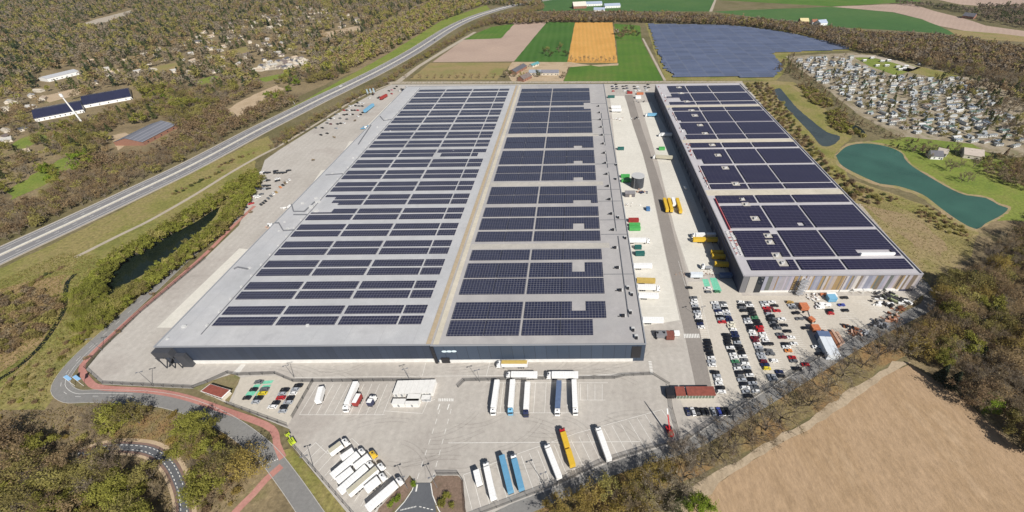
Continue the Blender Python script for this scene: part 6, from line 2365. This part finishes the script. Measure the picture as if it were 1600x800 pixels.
for p in sample([(1520, 250), (1600, 245), (1700, 250), (1700, 310), (1620, 296), (1560, 280)], 8, 4):
    put_tree(p, 'bud', 0, trnd.choice([L_olive, L_brown, L_bare]), 'olive-brown tree behind the lake lawn', 'trees behind the lake lawn', trnd.uniform(7, 11), 'budding_tree')
for p in sample([(1380, 222), (1430, 226), (1520, 232), (1600, 240), (1600, 250), (1500, 240), (1420, 236)], 8, 4):
    put_tree(p, trnd.choice(['bare', 'bud', 'con']), 0, trnd.choice([L_mid, L_brown, L_dark]), 'dark tree between caravans and lake lawn', 'dark trees above the lake lawn', trnd.uniform(5, 9), 'hedge_tree')

# --- farm, fields and solar park
for i in range(13):
    q = (634 + i * 11.5, 122.5)
    put_tree(W2(*q), 'bare', 0, L_brown, 'small bare tree in the row along the field edge', 'row of small bare trees behind the warehouse', trnd.uniform(7, 10), 'bare_tree')
for i in range(11):
    q = (893 + i * 6.6, 97)
    put_tree(W2(*q), 'bare', 0, L_bare, 'slender bare tree in front of the ochre field', 'slender trees before the ochre field', trnd.uniform(9, 13), 'bare_tree', wide=.6)
for q in ((850, 84), (855, 80), (873, 82), (876, 76), (860, 88), (885, 88), (796, 118), (804, 120), (816, 124), (842, 120), (790, 122), (880, 122)):
    put_tree(W2(*q), 'bud', 0, trnd.choice([L_olive, L_mid, L_bare]), 'tree around the farm behind the warehouse', 'trees around the farm', trnd.uniform(8, 13), 'farm_tree')
for q in ((965, 54), (975, 56), (982, 55), (990, 54), (996, 56), (978, 50), (986, 49), (970, 60)):
    put_tree(W2(*q), 'bud', 0, trnd.choice([L_olive, L_mid, L_brown, L_yell]), 'tree in the clump between ochre field and solar park', 'clump beside the solar park', trnd.uniform(10, 14), 'clump_tree', wide=1.2)
put_tree(W2(963, 54), 'leaf', 0, L_blossom, 'pale blossoming tree at the left of the clump beside the solar park', None, 11, 'blossom_tree')
for q in ((1044, 35), (1052, 34)):
    put_tree(W2(*q), 'leaf', 0, L_blossom, 'pale blossoming tree in the belt behind the solar park', 'blossoming trees in the belt', 13, 'blossom_tree')

t = thing('solar_park', 'large blue solar park of long tilted panel rows beyond the warehouses', 'solar park', (0, 0, 0))
po = [W2(x, y) for x, y in ((1014, 39), (1140, 41), (1230, 52), (1290, 66), (1332, 78), (1204, 84), (1224, 108), (1210, 122), (1056, 122), (1040, 108), (1030, 86), (1022, 60))]
m_pvp = grid_mat('blue_solar_rows', (.085, .105, .165), (.16, .17, .20), 24, 7.2, .5, .3, rough=.35, ox=4800, oy=0, var=.25)
m_pvf = mat('panel_frame', (.10, .10, .11), .6)
y = min(p.y for p in po) + 2
rows_n = 0
while y < max(p.y for p in po):
    xs = []
    for i in range(len(po)):
        a, c = po[i], po[(i + 1) % len(po)]
        if (a.y > y) != (c.y > y):
            xs.append(a.x + (y - a.y) / (c.y - a.y) * (c.x - a.x))
    xs.sort()
    b = MB()
    for i in range(0, len(xs) - 1, 2):
        x0, x1 = xs[i] + trnd.uniform(-4, 4), xs[i + 1] + trnd.uniform(-4, 4)
        if x1 - x0 < 5:
            continue
        b.poly([(x0, y, .9), (x1, y, .9), (x1, y + 5.2, 2.3), (x0, y + 5.2, 2.3)], 0)
        b.poly([(x0, y + 5.2, 2.28), (x1, y + 5.2, 2.28), (x1, y, .86), (x0, y, .86)], 1)
    if b.v and rows_n < 100:
        b.build('panel_row', [m_pvp, m_pvf], t, recalc=False)
        rows_n += 1
    y += 6.3

# --- tree belts and far woods: nearest ones singly, the rest as one mass each
FT = {}


def far_verts(style):
    tr, cr = trnd.choice(TP[style, 0])
    return cr


def forest(name, label, cat, pts, styles, hmin, hmax, leaves=28, cap=0, group=None, tname='tree', size=(1.6, 3.0), wide=1.0, z=0.0):
    """trees at pts; the cap nearest to the camera become trees of their own, the others ONE mass"""
    pts = sorted(pts, key=lambda p: p.length)
    for p in pts[:cap]:
        st, lf = trnd.choice(styles)
        nm = {'con': 'dark evergreen', 'bare': 'bare brown tree', 'bud': 'olive-brown budding tree', 'leaf': 'green leafing tree'}[st]
        put_tree(p, st, 0, lf, nm + ' ' + label, nm + 's ' + label, trnd.uniform(hmin, hmax), tname, wide=wide)
    pts = pts[cap:]
    if not pts:
        return
    g = np.random.default_rng(len(pts))
    n = len(pts)
    C = np.array([(p.x, p.y) for p in pts])
    Hh = g.uniform(hmin, hmax, n)
    Rr = Hh * g.uniform(.34, .48, n) * wide
    mats = []
    for s, lf in styles:
        if lf not in mats:
            mats.append(lf)
    ch = g.integers(0, len(styles), n)
    mi = np.array([mats.index(styles[c][1]) for c in ch])
    con = np.array([styles[c][0] == 'con' for c in ch])
    k = leaves
    # lumpy crowns: leaf masses gathered round five boughs a tree
    boughs = g.normal(size=(n, 5, 3)) * np.array([.40, .40, .10]) + np.array([0, 0, .50])
    ix = g.integers(0, 5, (n, k))
    dm = g.normal(size=(n, k, 3))
    dm[:, :, 2] = np.abs(dm[:, :, 2]) * 1.1 - .15
    dm /= np.linalg.norm(dm, axis=2, keepdims=True)
    Pb = np.take_along_axis(boughs, ix[:, :, None].repeat(3, 2), 1) + dm * g.uniform(.75, 1.05, (n, k, 1)) * np.array([.55, .55, .36])
    tt = g.beta(1.1, 1.6, (n, k))
    aa = g.uniform(0, 2 * PI, (n, k))
    rc = (1 - tt) * .75 * g.uniform(.3, 1, (n, k))
    Pc = np.stack([np.cos(aa) * rc, np.sin(aa) * rc, .1 + tt], 2)
    P = np.where(con[:, None, None], Pc, Pb)
    P = P * np.stack([Rr, Rr, Hh], 1)[:, None, :]
    P[:, :, 2] = np.maximum(P[:, :, 2], .8)
    P[:, :, 0] += C[:, None, 0]
    P[:, :, 1] += C[:, None, 1]
    P = P.reshape(-1, 3)
    s = g.uniform(size[0], size[1], len(P)) * (Hh / 12).repeat(k)
    V = quads_at(P, g.normal(size=P.shape), s * 1.25, s * .8, g.normal(size=P.shape) * .55 + dm.reshape(-1, 3) * 1.5 + np.array([.1, -.15, .5]))
    F = np.arange(len(V)).reshape(-1, 4)
    me = mesh_np(name, V, F, mi.repeat(k), mats)
    o = bpy.data.objects.new(name, me)
    COL.objects.link(o)
    tag(o, label='wood ' + label, cat=cat, kind='stuff')
    return o


mixW = [('bare', L_bare), ('bare', L_grey), ('bud', L_brown), ('bud', L_olive), ('bud', L_olive), ('bud', L_olive), ('con', L_mid), ('bare', L_brown), ('leaf', L_green)]
mixB = [('bare', L_bare), ('bare', L_brown), ('bare', L_brown), ('bud', L_olive), ('bud', L_brown)]
mixF = [('bare', L_bare), ('bare', L_grey), ('bud', L_olive), ('bud', L_olive), ('con', L_dark), ('con', L_mid), ('bare', L_grey), ('bud', L_brown), ('con', L_mid)]
mwl = [Vector(q) for q in mw]
mwa = np.array([(q.x, q.y) for q in mw])


def off_road(p, d):
    return float(np.min(np.hypot(mwa[:, 0] - p.x, mwa[:, 1] - p.y))) > d


clear = [[(300, 128), (335, 118), (350, 124), (320, 142)], [(398, 112), (405, 100), (470, 90), (490, 98), (480, 116), (415, 134)], [(70, 150), (120, 138), (128, 150), (78, 166)], [(236, 106), (276, 98), (284, 108), (246, 119)], [(20, 222), (62, 205), (74, 218), (30, 244)], [(500, 52), (560, 40), (566, 52), (510, 64)], [(345, 82), (390, 72), (398, 82), (355, 94)], [(10, 302), (60, 266), (110, 236), (135, 254), (80, 304), (20, 332)], [(350, 172), (395, 145), (440, 129), (452, 141), (410, 166), (372, 190)], [(462, 112), (500, 91), (534, 87), (520, 99), (480, 116)], [(168, 214), (190, 200), (262, 186), (285, 206), (235, 248), (172, 246)], [(46, 188), (62, 168), (140, 152), (150, 140), (205, 134), (222, 146), (220, 168), (140, 188), (50, 206)], [(110, 44), (150, 28), (205, 12), (216, 24), (160, 46)], [(55, 116), (125, 102), (134, 128), (66, 140)]]
clearW = [[W2(*q) for q in c] for c in clear]
# band just west of the motorway
zone = [(-120, 455), (0, 396), (100, 348), (200, 300), (300, 252), (400, 198), (470, 158), (400, 130), (330, 170), (250, 205), (150, 245), (60, 285), (0, 310), (-120, 360)]
pts = [p for p in sample(zone, 6.8, 3) if off_road(p, 16.8) and not any(in_poly(p, c) for c in clearW)]
forest('roadside_wood', 'in the brown belt along the west side of the motorway', 'wood', pts, mixB, 8, 12, 60, 300, tname='roadside_tree', size=(1.0, 2.0))
zone = [(470, 130), (520, 122), (600, 82), (690, 32), (760, 4), (700, -6), (640, 20), (560, 62), (500, 90), (430, 128)]
pts = [p for p in sample(zone, 8.5, 3) if off_road(p, 26)]
forest('roadside_wood', 'in the wood along the far west side of the motorway', 'wood', pts, mixW, 9, 14, 50, 60, tname='roadside_tree')
# strip east of the motorway
zone = [(418, 232), (440, 212), (520, 168), (600, 124), (690, 68), (760, 30), (800, 18), (850, 6), (850, 14), (800, 28), (740, 44), (690, 76), (640, 104), (606, 130), (560, 150), (500, 186), (445, 222)]
pts = [p for p in sample(zone, 5.6, 3) if off_road(p, 19)]
forest('hedge_wood', 'in the hedge between motorway and gravel track', 'wood', pts, mixB + [('bud', L_olive)], 6, 10, 50, 280, tname='hedgerow_tree', size=(1.0, 2.0))

# western woods with houses
west = [(-60, 340), (0, 300), (60, 285), (150, 240), (250, 200), (330, 165), (400, 128), (470, 112), (540, 64), (620, 20), (680, -4), (640, -14), (-100, -14)]
zW = [p for p in sample(west, 11.6, 4) if not any(in_poly(p, c) for c in clearW) and off_road(p, 40)]
# holiday chalets among the western trees
hm = {}


def chalet_mesh(L, Wd, ze, zr):
    b = MB()
    gable(b, -L / 2, L / 2, -Wd / 2, Wd / 2, 0, ze, zr)
    b.box(-L / 2 + .4, -L / 2 + 1.6, -Wd / 2 - .05, -Wd / 2 - .004, .9, 2.0, 2)
    b.box(.6, 2.2, -Wd / 2 - .05, -Wd / 2 - .004, .9, 2.0, 2)
    me = b.mesh('chalet')
    b.fix(me)
    for q in (m_cream, m_slate, m_glass):
        me.materials.append(q)
    return me


CH = [chalet_mesh(9, 6, 2.6, 4.2), chalet_mesh(11, 6.5, 2.7, 4.4), chalet_mesh(8, 7, 2.8, 5)]
roofs = [('pale', mat('pale_roof_sheet', (.40, .385, .36), .6, var=.08)), ('cream', mat('cream_roof_sheet', (.46, .41, .33), .7)), ('brown', mat('brown_roof', (.15, .12, .11))), ('slate', m_slate), ('sandy', mat('sand_roof_sheet', (.44, .35, .26), .7))]
hz = []
for poly, sp in (([(180, 100), (280, 66), (360, 36), (470, 8), (580, 25), (510, 62), (440, 100), (370, 114), (300, 120), (210, 122)], 37), ([(0, 170), (60, 120), (150, 95), (190, 120), (120, 140), (40, 190)], 34), ([(396, 112), (405, 100), (470, 90), (486, 96), (470, 105)], 13), ([(0, 205), (40, 190), (90, 215), (70, 240), (10, 240)], 24)):
    for p in sample(poly, sp, 0):
        if sp == 13 or not any(in_poly(p, c) for c in clearW):
            hz.append(p)
for p in hz:
    rn, rm = trnd.choice(roofs)
    tag(inst('chalet', trnd.choice(CH), None, [None, rm, None], (p.x, p.y, 0), trnd.uniform(0, PI)), '%s roofed chalet among the trees west of the motorway' % rn, 'chalet', '%s roofed chalets in the western wood' % rn)
nh = 0
keep = []
ha = np.array([(p.x, p.y) for p in hz])
for p in zW:
    dmin = float(np.min(np.hypot(ha[:, 0] - p.x, ha[:, 1] - p.y)))
    if dmin < 9 or (dmin < 20 and trnd.random() < .6):
        continue
    keep.append(p)
forest('western_wood', 'in the western wood of chalets', 'wood', [p for p in keep if p.y < 620], mixW, 9, 15, 120, 300, tname='wood_tree', size=(.9, 1.9), wide=1.15)
forest('far_western_wood', 'in the far north-western forest', 'wood', [p for p in keep if p.y >= 620], mixF, 10, 16, 70, 0, size=(1.2, 2.4), wide=1.15)
for p in sample([(60, 270), (120, 235), (180, 240), (140, 262), (60, 300)], 9, 3) + sample([(400, 150), (450, 140), (460, 120), (470, 128), (440, 155)], 9, 3) + sample([(200, 160), (270, 140), (300, 150), (260, 178)], 12, 4):
    if trnd.random() < .4:
        put_tree(p, 'leaf', 0, trnd.choice([L_green, L_bright]), 'bright yellow-green tree in the western wood', 'yellow-green trees of the western wood', trnd.uniform(8, 12), 'leafy_tree')
for q in ((226, 168), (240, 164), (250, 172), (262, 176), (285, 178), (300, 172), (318, 176), (332, 168), (350, 160), (280, 160), (300, 155), (155, 196), (140, 206), (165, 204), (128, 214), (112, 226), (150, 224), (290, 196), (310, 190), (330, 184), (268, 182), (150, 240), (118, 246), (96, 218), (70, 222)):
    st, lf = trnd.choice([('bud', L_olive), ('bud', L_brown), ('leaf', L_green), ('bare', L_bare), ('bud', L_olive)])
    put_tree(W2(*q), st, 1, lf, 'broad rounded %s tree near the western halls' % {'bud': 'budding', 'leaf': 'yellow-green', 'bare': 'bare'}[st], 'broad %s trees near the western halls' % {'bud': 'budding', 'leaf': 'yellow-green', 'bare': 'bare'}[st], trnd.uniform(10, 14), 'broad_tree', wide=1.5)
# belt behind the fields and solar park
belt = [(765, 28), (860, 22), (960, 22), (1060, 24), (1150, 30), (1220, 36), (1290, 46), (1360, 54), (1440, 58), (1500, 62), (1600, 78), (1700, 92), (1700, 160), (1600, 140), (1530, 122), (1460, 104), (1380, 86), (1320, 74), (1270, 58), (1190, 42), (1100, 37), (980, 33), (860, 34), (780, 38)]
forest('tree_belt', 'in the brown belt behind the solar park', 'wood', sample(belt, 7.6, 3), mixB + [('bare', L_grey), ('bare', L_grey)], 10, 14, 44, 200, tname='belt_tree')
east_w = [(1540, 130), (1600, 140), (1720, 165), (1720, 240), (1610, 225), (1560, 200), (1520, 160), (1480, 130)]
forest('eastern_wood', 'in the grey wood right of the caravans', 'wood', [p for p in sample(east_w, 9, 3) if trnd.random() < .62], [('bare', L_grey), ('bare', L_bare), ('bud', L_olive), ('bare', L_brown), ('con', L_mid)], 8, 13, 50, 120, tname='grey_wood_tree')
forest('far_wood', 'at the far right field edge', 'wood', sample([(1520, 12), (1640, 8), (1760, 10), (1760, 60), (1600, 42), (1540, 32)], 11, 3), [('bare', L_grey), ('bud', L_mid), ('bare', L_bare)], 10, 15, 34, 0)
forest('far_hedge', 'along the far track', 'wood', sample([(1400, 2), (1500, 12), (1530, 18), (1525, 22), (1480, 14), (1400, 5)], 9, 3), [('bare', L_grey), ('bud', L_mid)], 8, 12, 30, 0)
forest('far_forest', 'far off beyond the top edge', 'wood', sample([(640, -14), (860, -12), (840, 10), (740, 6), (690, 10)], 11, 3), mixF, 9, 15, 30, 0, size=(2, 3.6))

# --- caravan park
m_canvas = mat('awning_canvas', (.30, .33, .36), .8, var=.1)


def caravan_mesh(L, Wd, awn):
    b = MB()
    b.box(-L / 2, L / 2, -Wd / 2, Wd / 2, .35, 2.5, 0)
    b.poly([(-L / 2 - .15, -Wd / 2 - .15, 2.5), (L / 2 + .15, -Wd / 2 - .15, 2.5), (L / 2 + .15, 0, 3.1), (-L / 2 - .15, 0, 3.1)], 1)
    b.poly([(-L / 2 - .15, 0, 3.1), (L / 2 + .15, 0, 3.1), (L / 2 + .15, Wd / 2 + .15, 2.5), (-L / 2 - .15, Wd / 2 + .15, 2.5)], 1)
    b.poly([(-L / 2, -Wd / 2, 2.5), (-L / 2, 0, 3.08), (-L / 2, Wd / 2, 2.5)], 0)
    b.poly([(L / 2, -Wd / 2, 2.5), (L / 2, Wd / 2, 2.5), (L / 2, 0, 3.08)], 0)
    for x in (-L * .3, L * .1, L * .32):
        b.box(x - .5, x + .5, -Wd / 2 - .04, -Wd / 2 - .004, 1.2, 2.0, 2)
    if awn:
        b.box(-L * .3, L * .22, Wd / 2 + .01, Wd / 2 + 2.6, .05, 2.1, 3)
    b.box(-L / 2 + .3, L / 2 - .3, -Wd / 2 + .2, Wd / 2 - .2, .02, .34, 2)
    me = b.mesh('caravan')
    b.fix(me)
    for q in (mat('caravan_side', (.50, .50, .48), .6), m_white, m_glass, m_canvas):
        me.materials.append(q)
    return me


CV = [caravan_mesh(7.5, 2.8, True), caravan_mesh(9.5, 3.4, False), caravan_mesh(10.5, 3.8, True), caravan_mesh(6, 2.4, True)]
cr_ = [('white', mat('caravan_roof_white', (.58, .58, .56), .5)), ('pale grey', mat('caravan_roof_grey', (.34, .36, .37), .6)), ('dark grey', mat('caravan_roof_dark', (.09, .10, .11), .6)), ('mid grey', mat('caravan_roof_mid', (.20, .215, .22), .6)), ('slate blue', mat('caravan_roof_blue', (.13, .17, .22), .6)), ('brown', mat('caravan_roof_brown', (.20, .15, .12), .7)), ('dull green', mat('caravan_roof_green', (.10, .17, .14), .7))]
park = [(1242, 93), (1290, 86), (1330, 88), (1348, 104), (1400, 118), (1445, 122), (1490, 118), (1530, 132), (1560, 160), (1580, 185), (1600, 200), (1600, 236), (1540, 226), (1470, 216), (1405, 204), (1350, 176), (1295, 138), (1256, 110)]
pp = sample(park, 13.4, 1, jit=.2)
trnd.shuffle(pp)
trees_here = pp[270:]
for p in pp[:270]:
    rn, rm = trnd.choice(cr_)
    tag(inst('caravan', trnd.choice(CV), None, [None, rm, None, None], (p.x, p.y, .1), R(10) + trnd.choice([0, 0, 0, PI / 2, PI]) + trnd.uniform(-.2, .2)), '%s roofed caravan on the crowded caravan park' % rn, 'caravan', '%s roofed caravans on the park' % rn)
for q in ((1362, 92), (1350, 96), (1378, 97), (1370, 104), (1388, 96), (1402, 106), (1406, 110), (1415, 105), (1437, 102), (1385, 104), (1412, 108)):
    p = W2(*q)
    tag(inst('caravan', CV[3], None, None, (p.x, p.y, .1), trnd.uniform(-.3, .3)), 'small white touring caravan on the green field of the park', 'caravan', 'white touring caravans on the green field')
ctr = trees_here + [p for p in sample(park, 13.5, 1) if trnd.random() < .9]
for p in ctr[:290]:
    st = trnd.choice(['bare', 'con', 'bud', 'con', 'bare'])
    put_tree(p + Vector((5, 4)), st, 0, {'bare': L_bare, 'con': L_mid, 'bud': L_olive}[st], '%s between the caravans' % {'bare': 'small bare tree', 'con': 'small dark evergreen', 'bud': 'small olive tree'}[st], '%s among the caravans' % {'bare': 'bare trees', 'con': 'evergreens', 'bud': 'olive trees'}[st], trnd.uniform(4.5, 9), 'park_tree')
# hedge behind the warehouses
forest('boundary_hedge', 'clipped low hedge behind the warehouses', 'hedge', sample([(625, 131.5), (1150, 130.2), (1150, 128), (625, 129.2)], 3.0, 0), [('bud', L_olive), ('bare', L_brown), ('con', L_mid)], 2, 3.2, 24, 0, size=(.8, 1.6))


# --- rough grass, nobody could count it
def rough(name, label, poly, spacing, mats_, hgt=(.3, .9), wdt=.5, avoid=None):
    pts = [p for p in sample(poly, spacing, 0) if avoid is None or avoid(p)]
    if not pts:
        return
    g = np.random.default_rng(len(pts))
    n = len(pts)
    k = 5
    C = np.array([(p.x, p.y, 0) for p in pts]).repeat(k, 0)
    m_ = n * k
    h = g.uniform(*hgt, m_)
    P = C + np.stack([g.normal(0, spacing * .3, m_), g.normal(0, spacing * .3, m_), h * .45 + .05], 1)
    V = quads_at(P, np.stack([g.normal(0, .5, m_), g.normal(0, .5, m_), np.ones(m_)], 1), h * 1.3, g.uniform(.5, 1, m_) * wdt, g.normal(size=(m_, 3)))
    F = np.arange(len(V)).reshape(-1, 4)
    me = mesh_np(name, V, F, g.integers(0, len(mats_), n).repeat(k), mats_)
    o = bpy.data.objects.new(name, me)
    COL.objects.link(o)
    tag(o, label, 'grass', kind='stuff')


L_g1 = leaf_mat('grass_straw', (.30, .24, .10), .25)
L_g2 = leaf_mat('grass_olive', (.22, .215, .06), .25)
rough('rough_grass', 'rough olive grass on the verge beside the ditch and pond', [(-100, 480), (100, 395), (160, 400), (130, 440), (125, 500), (160, 505), (110, 560), (70, 630), (-120, 640)], 1.9, [L_g1, L_g2, L_g2], avoid=lambda p: clear_of(p, rda, 5))
rough('rough_grass', 'dry rough grass on the slope south of the turquoise lake', [(1300, 285), (1400, 305), (1440, 325), (1525, 365), (1515, 395), (1460, 425), (1440, 440), (1380, 385), (1330, 320)], 3.6, [L_g1, L_g2, L_g2])
rough('leaf_litter_tufts', 'rusty leaf litter and tufts under the bare tree row', [(900, 810), (1010, 735), (1130, 690), (1250, 617), (1380, 540), (1420, 520), (1390, 560), (1270, 640), (1130, 725), (1040, 770)], 2.6, [L_brown, L_g1, leaf_mat('rust_litter', (.24, .13, .05), .3)], (.15, .5), avoid=lambda p: clear_of(p, erd, 4.2))
rough('woodland_brush', 'dry brush on the floor of the lower-left wood', [(-150, 640), (60, 640), (140, 632), (250, 640), (350, 668), (410, 720), (350, 830), (-150, 880)], 1.9, [L_brown, L_g1, L_bare, L_olive], (.3, 1.0), avoid=lambda p: clear_of(p, pa, 4.2) and clear_of(p, rda, 4.6))
